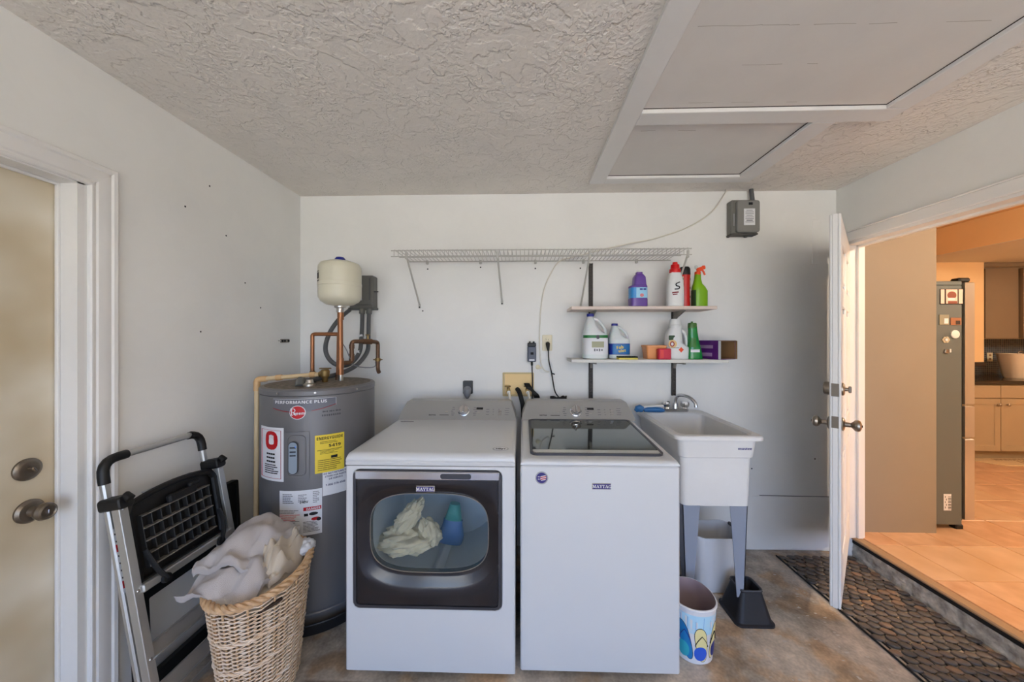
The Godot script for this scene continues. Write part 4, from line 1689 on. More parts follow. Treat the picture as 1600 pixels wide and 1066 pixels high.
	letters("OR SERVICE", 0.0085, m, around(43.5, 0.732, 0.0024))
	letters("1-866-279-4566", 0.0095, m, around(43.5, 0.703, 0.0024))
	part("bold_print", m, mat(Color(0.20, 0.22, 0.36), 0.7), sv)
	# large data plate
	m = mb()
	patch(m, 11.3, 0.582, sheet(0.196, 0.222, 8), 0.0012)
	var dp := part("data_label", m, M.paper, t, "large white data and danger label")
	m = mb()
	rules(m, 1.0, 0.655, 0.06, 0.05, 6, 0.0020, 8)
	rules(m, 14.0, 0.655, 0.04, 0.04, 5, 0.0020, 9)
	rules(m, 26.0, 0.655, 0.03, 0.06, 7, 0.0020, 10)
	rules(m, 1.8, 0.59, 0.10, 0.02, 3, 0.0020, 11)
	rules(m, 2.0, 0.515, 0.10, 0.065, 9, 0.0020, 12)
	rules(m, 22.5, 0.513, 0.08, 0.055, 8, 0.0020, 13)
	fine(part("small_print", m, M.grey_ink, dp))
	m = mb()
	rules(m, 1.8, 0.562, 0.098, 0.035, 4, 0.0020, 14)
	fine(part("pink_print", m, M.pink_ink, dp))
	m = mb()
	patch(m, 22.5, 0.600, sheet(0.078, 0.017, 4), 0.0020)
	part("danger_bar", m, M.red, dp)
	m = mb()
	patch(m, 25.5, 0.548, oval(0, 0, 0.020, 0.008, 14), 0.0022)
	part("red_figure", m, M.red, dp)
	m = mb()
	letters("DANGER", 0.011, m, around(23.4, 0.600, 0.0032))
	part("danger_word", m, M.paper, dp)
	m = mb()
	patch(m, 17.0, 0.571, sheet(0.018, 0.013, 3), 0.0020)
	patch(m, 23.5, 0.574, oval(0, 0, 0.020, 0.008, 12), 0.0020)
	patch(m, 28.2, 0.544, oval(0, 0, 0.010, 0.009, 12), 0.0026)
	letters("240V", 0.012, m, around(15.2, 0.636, 0.0032))
	part("black_print", m, M.ink, dp)
	# fittings on the top
	m = mb()
	m.lathe([Vector2(0.030, 1.188), Vector2(0.030, 1.200), Vector2(0.020, 1.206), Vector2(0.016, 1.222), Vector2(0.0, 1.223)], 20, Vector3(-1.105, 0, -1.83))
	part("cable_clamp", m, M.steel, t)


# ------------------------------------------------------------------ pipes and wires by the heater
func v3(a: Array) -> Vector3:
	return Vector3(a[0], a[1], a[2])


func plumbing() -> void:
	# expansion tank on its riser
	var tx := -1.062
	var tz := -2.06
	var t := thing("expansion_tank", "cream expansion tank with a blue cap, standing on the copper riser over the heater", "tank", Vector3(tx, 1.60, tz))
	var m := mb()
	var c := Vector3(tx, 0, tz)
	m.lathe([Vector2(0.0, 1.624), Vector2(0.03, 1.625), Vector2(0.075, 1.634), Vector2(0.103, 1.652), Vector2(0.1155, 1.675), Vector2(0.1165, 1.70), Vector2(0.1165, 1.738), Vector2(0.1180, 1.740), Vector2(0.1180, 1.756), Vector2(0.1165, 1.758), Vector2(0.1165, 1.835), Vector2(0.1145, 1.853), Vector2(0.104, 1.870), Vector2(0.07, 1.883), Vector2(0.03, 1.889), Vector2(0.0, 1.89)], 56, c)
	part("shell", m, M.tank, t, "", 30.0)
	m = mb()
	m.lathe([Vector2(0.030, 1.886), Vector2(0.030, 1.896), Vector2(0.022, 1.908), Vector2(0.012, 1.910), Vector2(0.0, 1.910)], 24, c)
	part("cap", m, M.blue, t, "blue air valve cap")
	m = mb()
	m.lathe([Vector2(0.020, 1.588), Vector2(0.020, 1.612), Vector2(0.032, 1.616), Vector2(0.032, 1.626), Vector2(0.0, 1.626)], 20, c)
	part("connection", m, M.steel, t)
	m = mb()
	for b in [[1.790, 0.034, 0.0], [1.762, 0.006, 0.0], [1.815, 0.004, 0.0]]:
		var rings := []
		for k in 9:
			var a := deg_to_rad(-78.0 + 38.0 * k / 8.0)
			rings.append(PackedVector3Array([c + Vector3(sin(a) * 0.1172, b[0] - b[1] / 2, cos(a) * 0.1172), c + Vector3(sin(a) * 0.1178, b[0] - b[1] / 2, cos(a) * 0.1178), c + Vector3(sin(a) * 0.1178, b[0] + b[1] / 2, cos(a) * 0.1178), c + Vector3(sin(a) * 0.1172, b[0] + b[1] / 2, cos(a) * 0.1172)]))
		rings.reverse()
		m.loft(rings)
	part("label", m, M.ink, t, "dark printed label")
	# vertical copper riser, tee and side branch
	t = thing("copper_riser", "bright upright copper riser carrying the cream expansion tank", "pipe", Vector3(tx, 1.19, tz))
	m = mb()
	m.rod(Vector3(tx + 0.004, 1.235, tz), Vector3(tx, 1.592, tz), 0.0145, 14)
	part("pipe", m, M.copper, t)
	for y in [[1.225, 1.255], [1.262, 1.32], [1.545, 1.588]]:
		m = mb()
		m.rod(Vector3(tx + 0.003, y[0], tz), Vector3(tx + 0.003, y[1], tz), 0.0175, 14)
		part("coupling", m, M.copper, t)
	m = mb()
	m.rod(Vector3(tx + 0.004, 1.188, tz), Vector3(tx + 0.004, 1.230, tz), 0.014, 14)
	part("nipple", m, M.steel, t)
	m = mb()
	m.tube(bend([Vector3(tx, 1.292, tz), Vector3(-1.022, 1.292, -2.12), Vector3(-1.022, 1.418, -2.12), Vector3(-0.945, 1.418, -2.20), Vector3(-0.925, 1.412, -2.27), Vector3(-0.925, 1.235, -2.27), Vector3(-0.910, 1.222, -2.25)], 0.020), 0.0125, 12)
	part("branch_pipe", m, M.old_copper, t, "tarnished branch pipe with valve")
	m = mb()
	m.rod(Vector3(-1.022, 1.305, -2.12), Vector3(-1.022, 1.345, -2.12), 0.0155, 12)
	m.rod(Vector3(-1.022, 1.375, -2.12), Vector3(-1.022, 1.400, -2.12), 0.0155, 12)
	m.rod(Vector3(-0.975, 1.418, -2.168), Vector3(-0.940, 1.416, -2.21), 0.017, 12)
	part("fitting", m, M.old_copper, t)
	m = mb()
	m.rod(Vector3(-0.955, 1.425, -2.19), Vector3(-0.955, 1.455, -2.19), 0.006, 8)
	m.cbox(Vector3(-0.955, 1.458, -2.19), Vector3(0.028, 0.006, 0.012), 0.002)
	part("valve_stem", m, M.brass, t)
	m = mb()
	m.cbox(Vector3(-0.925, 1.300, -2.27), Vector3(0.060, 0.008, 0.014), 0.003)
	m.rod(Vector3(-0.925, 1.29, -2.27), Vector3(-0.925, 1.31, -2.27), 0.017, 12)
	part("valve_handle", m, M.brass, t)
	m = mb()
	m.tube(smooth_path([Vector3(-1.022, 1.315, -2.10), Vector3(-1.045, 1.37, -2.10), Vector3(-1.058, 1.41, -2.075)], 4), 0.003, 6)
	m.tube(smooth_path([Vector3(-1.02, 1.285, -2.11), Vector3(-0.99, 1.262, -2.16), Vector3(-0.955, 1.252, -2.24), Vector3(-0.937, 1.262, -2.26), Vector3(-0.937, 1.288, -2.26)], 4), 0.0032, 6)
	part("ground_wire", m, M.grey_ink, t)
	# the other copper loop
	t = thing("copper_loop", "thin copper hot water loop, square over the left half of the heater", "pipe", Vector3(-1.255, 1.19, -2.10))
	m = mb()
	m.tube(bend([Vector3(-1.262, 1.192, -2.12), Vector3(-1.262, 1.462, -2.12), Vector3(-1.100, 1.462, -2.12), Vector3(-1.095, 1.19, -2.10)], 0.016), 0.0115, 12)
	part("pipe", m, M.copper, t)
	m = mb()
	m.rod(Vector3(-1.262, 1.195, -2.12), Vector3(-1.262, 1.240, -2.12), 0.015, 12)
	part("coupling", m, M.old_copper, t)
	m = mb()
	m.rod(Vector3(-1.095, 1.19, -2.10), Vector3(-1.095, 1.222, -2.10), 0.015, 12)
	part("coupling", m, M.old_copper, t)
	# grey disconnect box with conduit loop
	t = thing("disconnect_box", "grey electrical disconnect box behind the cream expansion tank", "electrical box", Vector3(-1.09, 1.65, BACK))
	m = mb()
	m.cbox(Vector3(-1.095, 1.752, -2.444), Vector3(0.165, 0.225, 0.08), 0.008)
	part("enclosure", m, M.grey_box, t)
	m = mb()
	m.cbox(Vector3(-1.090, 1.762, -2.398), Vector3(0.150, 0.200, 0.016), 0.006)
	var cov := part("cover", m, M.grey_box, t)
	m = mb()
	m.cbox(Vector3(-1.108, 1.745, -2.389), Vector3(0.050, 0.105, 0.003), 0.001)
	part("label", m, M.paper, cov)
	m = mb()
	for k in 5:
		m.cbox(Vector3(-1.108, 1.725 - k * 0.006 + (0.05 if k > 3 else 0.0), -2.387), Vector3(0.034, 0.0028, 0.001), 0.0)
	part("print", m, M.ink, cov)
	m = mb()
	m.cbox(Vector3(-1.030, 1.770, -2.388), Vector3(0.008, 0.15, 0.006), 0.002)
	m.cbox(Vector3(-1.010, 1.755, -2.420), Vector3(0.055, 0.008, 0.010), 0.002)
	part("latch", m, M.conduit, t)
	m = mb()
	m.cbox(Vector3(-1.10, 1.640, -2.45), Vector3(0.19, 0.016, 0.06), 0.004)
	part("bottom_flange", m, M.grey_box, t)
	t = thing("conduit_loop", "grey flexible conduit looping down from the disconnect box and up again", "conduit", Vector3(-1.05, 1.64, -2.42))
	m = mb()
	m.tube(smooth_path([Vector3(-1.098, 1.635, -2.43), Vector3(-1.085, 1.54, -2.40), Vector3(-1.060, 1.43, -2.33), Vector3(-1.050, 1.345, -2.28), Vector3(-1.095, 1.275, -2.25), Vector3(-1.165, 1.265, -2.24), Vector3(-1.225, 1.305, -2.24), Vector3(-1.255, 1.375, -2.25), Vector3(-1.245, 1.47, -2.28), Vector3(-1.205, 1.56, -2.32), Vector3(-1.170, 1.63, -2.40)]), 0.0135, 12)
	part("hose", m, M.conduit, t)
	m = mb()
	m.rod(Vector3(-1.098, 1.605, -2.425), Vector3(-1.098, 1.640, -2.432), 0.019, 12)
	part("connector", m, M.grey_box, t)
	m = mb()
	m.rod(Vector3(-1.068, 1.455, -2.345), Vector3(-1.064, 1.442, -2.338), 0.0148, 12)
	m.rod(Vector3(-1.052, 1.352, -2.284), Vector3(-1.054, 1.338, -2.276), 0.0148, 12)
	part("tape", m, M.paper, t, "band of white tape")
	t = thing("heater_conduit", "grey flexible conduit running from the disconnect box to the heater top", "conduit", Vector3(-1.09, 1.19, -1.86))
	m = mb()
	m.tube(smooth_path([Vector3(-1.050, 1.635, -2.43), Vector3(-1.045, 1.55, -2.41), Vector3(-1.030, 1.43, -2.37), Vector3(-1.020, 1.35, -2.33), Vector3(-1.045, 1.27, -2.24), Vector3(-1.10, 1.225, -2.14), Vector3(-1.15, 1.210, -2.02), Vector3(-1.165, 1.206, -1.94), Vector3(-1.165, 1.21, -1.88), Vector3(-1.155, 1.200, -1.84)]), 0.0135, 12)
	part("hose", m, M.conduit, t)
	m = mb()
	m.rod(Vector3(-1.050, 1.605, -2.425), Vector3(-1.050, 1.640, -2.432), 0.019, 12)
	m.tube([Vector3(-1.168, 1.208, -1.88), Vector3(-1.168, 1.215, -1.855), Vector3(-1.158, 1.205, -1.83), Vector3(-1.152, 1.190, -1.82)], 0.020, 12)
	part("connector", m, M.grey_box, t)
	# relief valve and its drain line
	t = thing("drain_pipe", "ivory plastic relief pipe running off the heater top and down the left wall", "pipe", Vector3(-1.49, 0.0, -1.95))
	m = mb()
	m.tube(bend([Vector3(-1.135, 1.235, -1.99), Vector3(-1.478, 1.208, -1.955), Vector3(-1.478, 0.06, -1.945)], 0.016), 0.0125, 14)
	part("pipe", m, M.pvc, t)
	var pm := mat(Color(0.86, 0.70, 0.50), 0.5)
	for e in [[Vector3(-1.345, 1.219, -1.969), Vector3(-1.375, 1.216, -1.966)], [Vector3(-1.165, 1.233, -1.988), Vector3(-1.195, 1.231, -1.985)]]:
		m = mb()
		m.rod(e[0], e[1], 0.0160, 14)
		part("coupling", m, pm, t)
	m = mb()
	m.tube(bend([Vector3(-1.425, 1.212, -1.962), Vector3(-1.478, 1.208, -1.955), Vector3(-1.478, 1.145, -1.955)], 0.018), 0.0162, 14)
	part("elbow", m, pm, t)
	t = thing("relief_valve", "small brass relief valve on the heater top beside the ivory pipe", "valve", Vector3(-1.115, 1.19, -1.99))
	m = mb()
	m.lathe([Vector2(0.014, 1.188), Vector2(0.016, 1.215), Vector2(0.024, 1.225), Vector2(0.025, 1.252), Vector2(0.018, 1.262), Vector2(0.0, 1.263)], 18, Vector3(-1.112, 0, -1.99))
	m.rod(Vector3(-1.105, 1.238, -1.985), Vector3(-1.142, 1.235, -1.99), 0.016, 12)
	part("valve_body", m, M.brass, t)
	m = mb()
	m.cbox(Vector3(-1.108, 1.268, -1.985), Vector3(0.062, 0.006, 0.022), 0.002)
	part("lever", m, M.brass, t)


# ------------------------------------------------------------------ laundry tub
func tub_ring(x0: float, z0: float, x1: float, z1: float, r: float, y: float) -> PackedVector3Array:   # seen from above, counter-clockwise
	var o := PackedVector3Array()
	for p in rrect(x0, -z1, x1, -z0, r, 6):
		o.append(Vector3(p.x, y, -p.y))
	return o


func laundry_tub() -> void:
	var t := thing("laundry_tub", "white plastic laundry tub on grey metal legs, right of the washing machine", "sink", Vector3(1.0, 0.13, -2.12))
	var x0 := 0.763
	var x1 := 1.204
	var z0 := -2.468
	var z1 := -1.797
	var m := mb()
	var o := func(i: float, y: float, r: float) -> PackedVector3Array: return tub_ring(x0 + i, z0 + i * 0.4, x1 - i, z1 - i, r, y)
	m.loft([o.call(0.055, 0.585, 0.03), o.call(0.049, 0.588, 0.03), o.call(0.043, 0.832, 0.032), o.call(0.034, 0.838, 0.034), o.call(0.024, 0.925, 0.036), o.call(0.010, 0.928, 0.04), o.call(0.0, 0.931, 0.042), o.call(0.0, 0.945, 0.042), o.call(0.006, 0.952, 0.040),
		tub_ring(x0 + 0.034, z0 + 0.105, x1 - 0.034, z1 - 0.034, 0.05, 0.952), tub_ring(x0 + 0.042, z0 + 0.113, x1 - 0.042, z1 - 0.042, 0.05, 0.944), tub_ring(x0 + 0.065, z0 + 0.135, x1 - 0.065, z1 - 0.068, 0.06, 0.64), tub_ring(x0 + 0.10, z0 + 0.17, x1 - 0.10, z1 - 0.11, 0.05, 0.615)])
	part("basin", m, M.tub, t, "", 35.0)
	m = mb()
	m.loft([tub_ring(x0 + 0.09, z0 + 0.16, x1 - 0.09, z1 - 0.10, 0.05, 0.612), tub_ring(x0 + 0.10, z0 + 0.17, x1 - 0.10, z1 - 0.11, 0.05, 0.6165)])
	part("basin_floor", m, M.tub_inside, t)
	m = mb()
	m.lathe([Vector2(0.045, 0.615), Vector2(0.045, 0.619), Vector2(0.030, 0.618), Vector2(0.0, 0.614)], 24, Vector3(0.985, 0, -2.13))
	part("drain", m, M.steel, t)
	m = mb()
	letters("mustee", 0.0115, m, on_front(Vector3(1.112, 0.885, z1 - 0.0265)), "Droid Sans", true, 1.2)
	part("lettering", m, mat(Color(0.17, 0.17, 0.48), 0.5), t)
	# folded steel legs
	for sx in [-1.0, 1.0]:
		for sz in [1.0, -1.0]:
			var cx: float = x0 + 0.056 if sx < 0 else x1 - 0.056
			var cz: float = z1 - 0.062 if sz > 0 else z0 + 0.075
			m = mb()
			var top := 0.090
			var bot := 0.036
			# front flange and side flange of the angle section
			m.loft([quad_ring(cx, cx - sx * bot, cz, cz - 0.004 * sz, 0.118, sx * 0.0 - sx * 0.018), quad_ring(cx, cx - sx * top, cz, cz - 0.004 * sz, 0.60, 0.0)])
			m.loft([quad_ring(cx, cx - sx * 0.004, cz, cz - sz * bot, 0.118, -sx * 0.018), quad_ring(cx, cx - sx * 0.004, cz, cz - sz * top, 0.60, 0.0)])
			part("leg", m, M.leg, t)
	m = mb()
	m.tube(bend([Vector3(0.985, 0.612, -2.13), Vector3(0.985, 0.40, -2.13), Vector3(0.985, 0.36, -2.20), Vector3(0.985, 0.40, -2.27), Vector3(0.985, 0.46, -2.48)], 0.03), 0.020, 12)
	part("waste_pipe", m, M.white_plastic, t)
	# bed-riser feet
	for p in [[1.165, -1.905, 1], [0.852, -1.905, 1], [1.165, -2.36, 0], [0.852, -2.36, 0]]:
		var f := thing("furniture_riser", ["black plastic furniture riser under the %s rear tub leg", "black plastic furniture riser under the %s front tub leg"][p[2]] % ("right" if p[0] > 1 else "left"), "riser", Vector3(p[0], 0, p[1]), "furniture risers under the tub")
		m = mb()
		var rg := func(h: float, y: float, r: float) -> PackedVector3Array: return tub_ring(p[0] - h, p[1] - h, p[0] + h, p[1] + h, r, y)
		m.loft([rg.call(0.098, 0.0, 0.03), rg.call(0.098, 0.010, 0.03), rg.call(0.090, 0.014, 0.03), rg.call(0.088, 0.020, 0.03), rg.call(0.056, 0.146, 0.022), rg.call(0.059, 0.152, 0.022), rg.call(0.057, 0.158, 0.022), rg.call(0.048, 0.156, 0.018), rg.call(0.045, 0.120, 0.016), rg.call(0.042, 0.106, 0.016)])
		part("block", m, M.riser, f, "", 45.0)
		m = mb()
		var lip := []
		for q in rg.call(0.056, 0.157, 0.022):
			lip.append(q)
		m.tube(lip, 0.003, 6, false, true)
		part("rim", m, M.grip, f)
	# faucet
	var fz := -2.405
	var fx := 1.012
	var y := 0.952
	t = thing("faucet", "chrome two handle faucet on the back ledge of the laundry tub", "faucet", Vector3(fx, y, fz))
	m = mb()
	m.prism(rrect(-0.085, -0.026, 0.085, 0.026, 0.024), 0.0, 0.022, 0.004)
	var fm := mb()
	fm.t = Transform3D(Basis(Vector3.RIGHT, -PI / 2), Vector3(fx, y, fz))
	fm.add(m)
	part("base", fm, M.chrome, t)
	m = mb()
	m.lathe([Vector2(0.020, y + 0.02), Vector2(0.017, y + 0.05), Vector2(0.013, y + 0.06)], 20, Vector3(fx, 0, fz))
	m.tube(smooth_path([Vector3(fx, y + 0.045, fz), Vector3(fx + 0.004, y + 0.090, fz + 0.005), Vector3(fx + 0.018, y + 0.112, fz + 0.03), Vector3(fx + 0.045, y + 0.112, fz + 0.09), Vector3(fx + 0.066, y + 0.085, fz + 0.13), Vector3(fx + 0.070, y + 0.055, fz + 0.14)], 5), 0.0105, 12)
	part("spout", m, M.chrome, t)
	for s in [-1, 1]:
		m = mb()
		m.lathe([Vector2(0.022, y + 0.018), Vector2(0.018, y + 0.030), Vector2(0.026, y + 0.036), Vector2(0.029, y + 0.048), Vector2(0.027, y + 0.066), Vector2(0.018, y + 0.070), Vector2(0.0, y + 0.0705)], 10, Vector3(fx + s * 0.062, 0, fz))
		part("handle", m, M.chrome, t, "", 20.0)
	# scrub brush lying on the ledge
	t = thing("scrub_brush", "blue handled white scrub brush lying on the tub ledge left of the faucet", "brush", Vector3(0.86, y, -2.34))
	var bt := Transform3D(Basis(Vector3.UP, 0.06), Vector3(0.862, y, -2.352))
	m = mb()
	m.t = bt
	m.tube([Vector3(-0.075, 0.018, 0), Vector3(-0.05, 0.022, 0), Vector3(0.0, 0.022, 0), Vector3(0.04, 0.019, 0), Vector3(0.06, 0.015, 0)], [0.010, 0.0165, 0.018, 0.015, 0.008], 12)
	part("handle", m, M.brush_blue, t)
	m = mb()
	m.t = bt
	m.cbox(Vector3(-0.02, 0.040, -0.012), Vector3(0.16, 0.014, 0.03), 0.006, Basis(Vector3.BACK, 0.05))
	part("back", m, M.white_plastic, t)
	m = mb()
	m.t = bt
	m.tube([Vector3(-0.128, 0.012, -0.005), Vector3(-0.115, 0.026, -0.005), Vector3(-0.10, 0.030, -0.005), Vector3(-0.080, 0.024, 0)], [0.010, 0.022, 0.025, 0.018], 14)
	part("end_cap", m, M.brush_blue, t)


func quad_ring(xa: float, xb: float, za: float, zb: float, y: float, dx: float) -> PackedVector3Array:
	var x0 := minf(xa, xb) + dx
	var x1 := maxf(xa, xb) + dx
	var z0 := minf(za, zb)
	var z1 := maxf(za, zb)
	return PackedVector3Array([Vector3(x0, y, z1), Vector3(x1, y, z1), Vector3(x1, y, z0), Vector3(x0, y, z0)])


# ------------------------------------------------------------------ shelves
func wire_shelf() -> void:
	var t := thing("wire_shelf", "long white wire shelf on diagonal braces under the ceiling, above the machines", "shelf", Vector3(0.1, 1.97, BACK))
	var zb := -2.468
	var zf := -2.165
	var yb := 1.968
	var yf := 1.972
	var yl := 1.936
	var x0 := -0.800
	var x1 := 1.008
	for r in [["back_rod", yb, zb], ["front_rod", yf, zf], ["lip_rod", yl, zf + 0.002], ["middle_rod", yb - 0.004, -2.31]]:
		var m := mb()
		m.rod(Vector3(x0, r[1], r[2]), Vector3(x1, r[1], r[2]), 0.0036, 8)
		part(r[0], m, M.wire, t)
	# the first of the cross wires is shared by all the others
	var w := mb()
	w.tube([Vector3(0, yb + 0.005, zb - 0.002), Vector3(0, yf + 0.005, zf - 0.002), Vector3(0, yf + 0.001, zf + 0.004), Vector3(0, yl - 0.002, zf + 0.006)], 0.0021, 5)
	var wm := w.mesh(40.0, origin_of(t))
	var x := x0 + 0.02
	while x < x1:
		var o := MeshInstance3D.new()
		o.name = "cross_wire"
		o.mesh = wm
		o.material_override = M.wire
		o.position = Vector3(x, 0, 0)
		t.add_child(o, true)
		x += 0.0256
	for b in [[-0.705, -0.716, 1.668], [-0.150, -0.140, 1.692], [0.405, 0.403, 1.664], [0.985, 1.022, 1.67]]:
		var m := mb()
		var a := Vector3(b[0], yl + 0.004, zf + 0.004)
		var e := Vector3(b[1], b[2], BACK + 0.005)
		m.tube([a, a.lerp(e, 0.5), e], 0.0062, 8, true, false, 0.55)
		m.cbox(a, Vector3(0.016, 0.045, 0.010), 0.003)
		m.cbox(e + Vector3(0, -0.008, 0), Vector3(0.016, 0.030, 0.006), 0.002)
		var br := part("brace", m, M.wire, t)
		m = mb()
		m.t = Transform3D(Basis(Vector3.RIGHT, PI / 2), e + Vector3(0, -0.015, 0.003))
		m.lathe([Vector2(0.005, 0.0), Vector2(0.004, 0.003), Vector2(0.0, 0.0035)], 10)
		part("screw", m, M.ink, br)
	for cx in [-0.66, -0.29, 0.09, 0.42, 0.78]:
		var m := mb()
		m.cbox(Vector3(cx, 1.964, BACK + 0.010), Vector3(0.018, 0.030, 0.018), 0.004)
		part("wall_clip", m, M.wire, t)


func wall_shelves() -> void:
	for s in [[0.470, 1.025, 1.952, "dark slotted wall standard, left of the pair carrying the two shelves"], [1.032, 1.046, 1.665, "dark slotted wall standard, right of the pair carrying the two shelves"]]:
		var t := thing("wall_standard", s[3], "shelf standard", Vector3(s[0], s[1], BACK), "shelf standards")
		var m := mb()
		for dx in [-0.0105, 0.0105]:
			m.cbox(Vector3(s[0] + dx, (s[1] + s[2]) / 2, BACK + 0.007), Vector3(0.007, s[2] - s[1], 0.014), 0.001)
		m.cbox(Vector3(s[0], (s[1] + s[2]) / 2, BACK + 0.004), Vector3(0.016, s[2] - s[1], 0.004), 0.001)
		part("channel", m, M.standard, t)
		m = mb()
		var y: float = s[1] + 0.02
		while y < s[2] - 0.02:
			m.cbox(Vector3(s[0], y, BACK + 0.0115), Vector3(0.014, 0.012, 0.006), 0.001)
			y += 0.024
		part("slot_webs", m, M.standard, t)
	for s in [[1.616, 1.636, M.shelf_pink, "pinkish white upper shelf board"], [1.285, 1.305, M.shelf_white, "white lower shelf board"]]:
		var m := mb()
		var w := 0.895 if s[0] > 1.5 else 0.965
		m.cbox(Vector3(0.305 + w / 2, (s[0] + s[1]) / 2, (BACK + 0.016 - 2.240) / 2), Vector3(w, s[1] - s[0], BACK * -1 - 0.016 - 2.240), 0.002)
		solo("shelf_board", s[3] + " holding cleaning bottles", "shelf", m, s[2], Vector3(0.7525, s[0], -2.36), "shelf boards")
		for bx in [0.470, 1.032]:
			var t := thing("shelf_bracket", "grey metal bracket under the %s shelf board, %s" % ["pinkish upper" if s[0] > 1.5 else "white lower", "left one" if bx < 0.7 else "right one"], "bracket", Vector3(bx, s[0], BACK), "shelf brackets")
			m = mb()
			var up: bool = s[0] > 1.5
			var h := 0.062 if up else 0.050
			var d := 0.165
			var poly := PackedVector2Array([Vector2(-d, -0.012), Vector2(-d, 0.0), Vector2(0, 0), Vector2(0, -h)])
			if up:
				poly = PackedVector2Array([Vector2(-d, -0.004), Vector2(-d, 0.0), Vector2(0, 0.0), Vector2(0, -h), Vector2(-0.02, -h), Vector2(-0.045, -0.042)])
			else:
				poly = PackedVector2Array([Vector2(-d, -0.014), Vector2(-d, 0.0), Vector2(0, 0.0), Vector2(0, -h), Vector2(-0.018, -h), Vector2(-0.028, -0.022), Vector2(-0.05, -0.016)])
			poly.reverse()
			m.t = Transform3D(Basis(Vector3.UP, -PI / 2), Vector3(bx, s[0] - 0.0005, BACK + 0.014)) * Transform3D(Basis(Vector3.UP, PI), Vector3.ZERO)
			m.prism(poly, -0.006, 0.006, 0.001)
			part("arm", m, M.bracket, t)
			m = mb()
			m.cbox(Vector3(bx, s[0] - h * 0.6, BACK + 0.012), Vector3(0.009, h * 0.9, 0.010), 0.001)
			part("hook", m, M.steel, t)


# ------------------------------------------------------------------ bottles on the shelves
func ellip(cx: float, cz: float, a: float, b: float, y: float, e := 2.0, n := 32) -> PackedVector3Array:
	var o := PackedVector3Array()
	for p in super_ring(0, 0, a, b, e, n):
		o.append(Vector3(cx + p.x, y, cz - p.y))
	return o


func body_of(cx: float, cz: float, rows: Array, e := 2.6, turn := 0.0) -> MB:   # rows of [y, half width, half depth, shift x]
	var m := mb()
	var rings := []
	for r in rows:
		var ring := ellip(0, 0, r[1], r[2], r[0], r[4] if r.size() > 4 else e)
		for k in ring.size():
			ring[k] = ring[k].rotated(Vector3.UP, turn) + Vector3(cx + (r[3] if r.size() > 3 else 0.0), 0, cz)
		rings.append(ring)
	m.loft(rings)
	return m


func label_wrap(cx: float, cz: float, a: float, b: float, y0: float, y1: float, d0: float, d1: float, e := 2.6, turn := 0.0, a2 := -1.0, b2 := -1.0) -> MB:   # a label round part of a bottle, from angle d0 to d1 (degrees, 0 = towards the room)
	var m := mb()
	var lo := PackedVector3Array()
	var hi := PackedVector3Array()
	if a2 < 0:
		a2 = a
		b2 = b
	for k in 21:
		var t := deg_to_rad(lerpf(d0, d1, k / 20.0)) - PI / 2
		var c := cos(t)
		var s := sin(t)
		var u := Vector2(signf(c) * pow(absf(c), 2.0 / e), signf(s) * pow(absf(s), 2.0 / e))
		lo.append(Vector3(u.x * (a + 0.0008), y0, -u.y * (b + 0.0008)).rotated(Vector3.UP, turn) + Vector3(cx, 0, cz))
		hi.append(Vector3(u.x * (a2 + 0.0008), y1, -u.y * (b2 + 0.0008)).rotated(Vector3.UP, turn) + Vector3(cx, 0, cz))
	m.loft([lo, hi], false, false, false)
	return m


func cap_at(cx: float, y0: float, cz: float, r: float, h: float, seg := 20) -> MB:
	var m := mb()
	m.lathe([Vector2(r, y0), Vector2(r, y0 + h * 0.85), Vector2(r * 0.9, y0 + h), Vector2(0.0, y0 + h)], seg, Vector3(cx, 0, cz))
	return m


func print_on(at: Vector3, text: String, cap: float, font := "Droid Sans") -> MB:
	var m := mb()
	letters(text, cap, m, on_front(at), font)
	return m


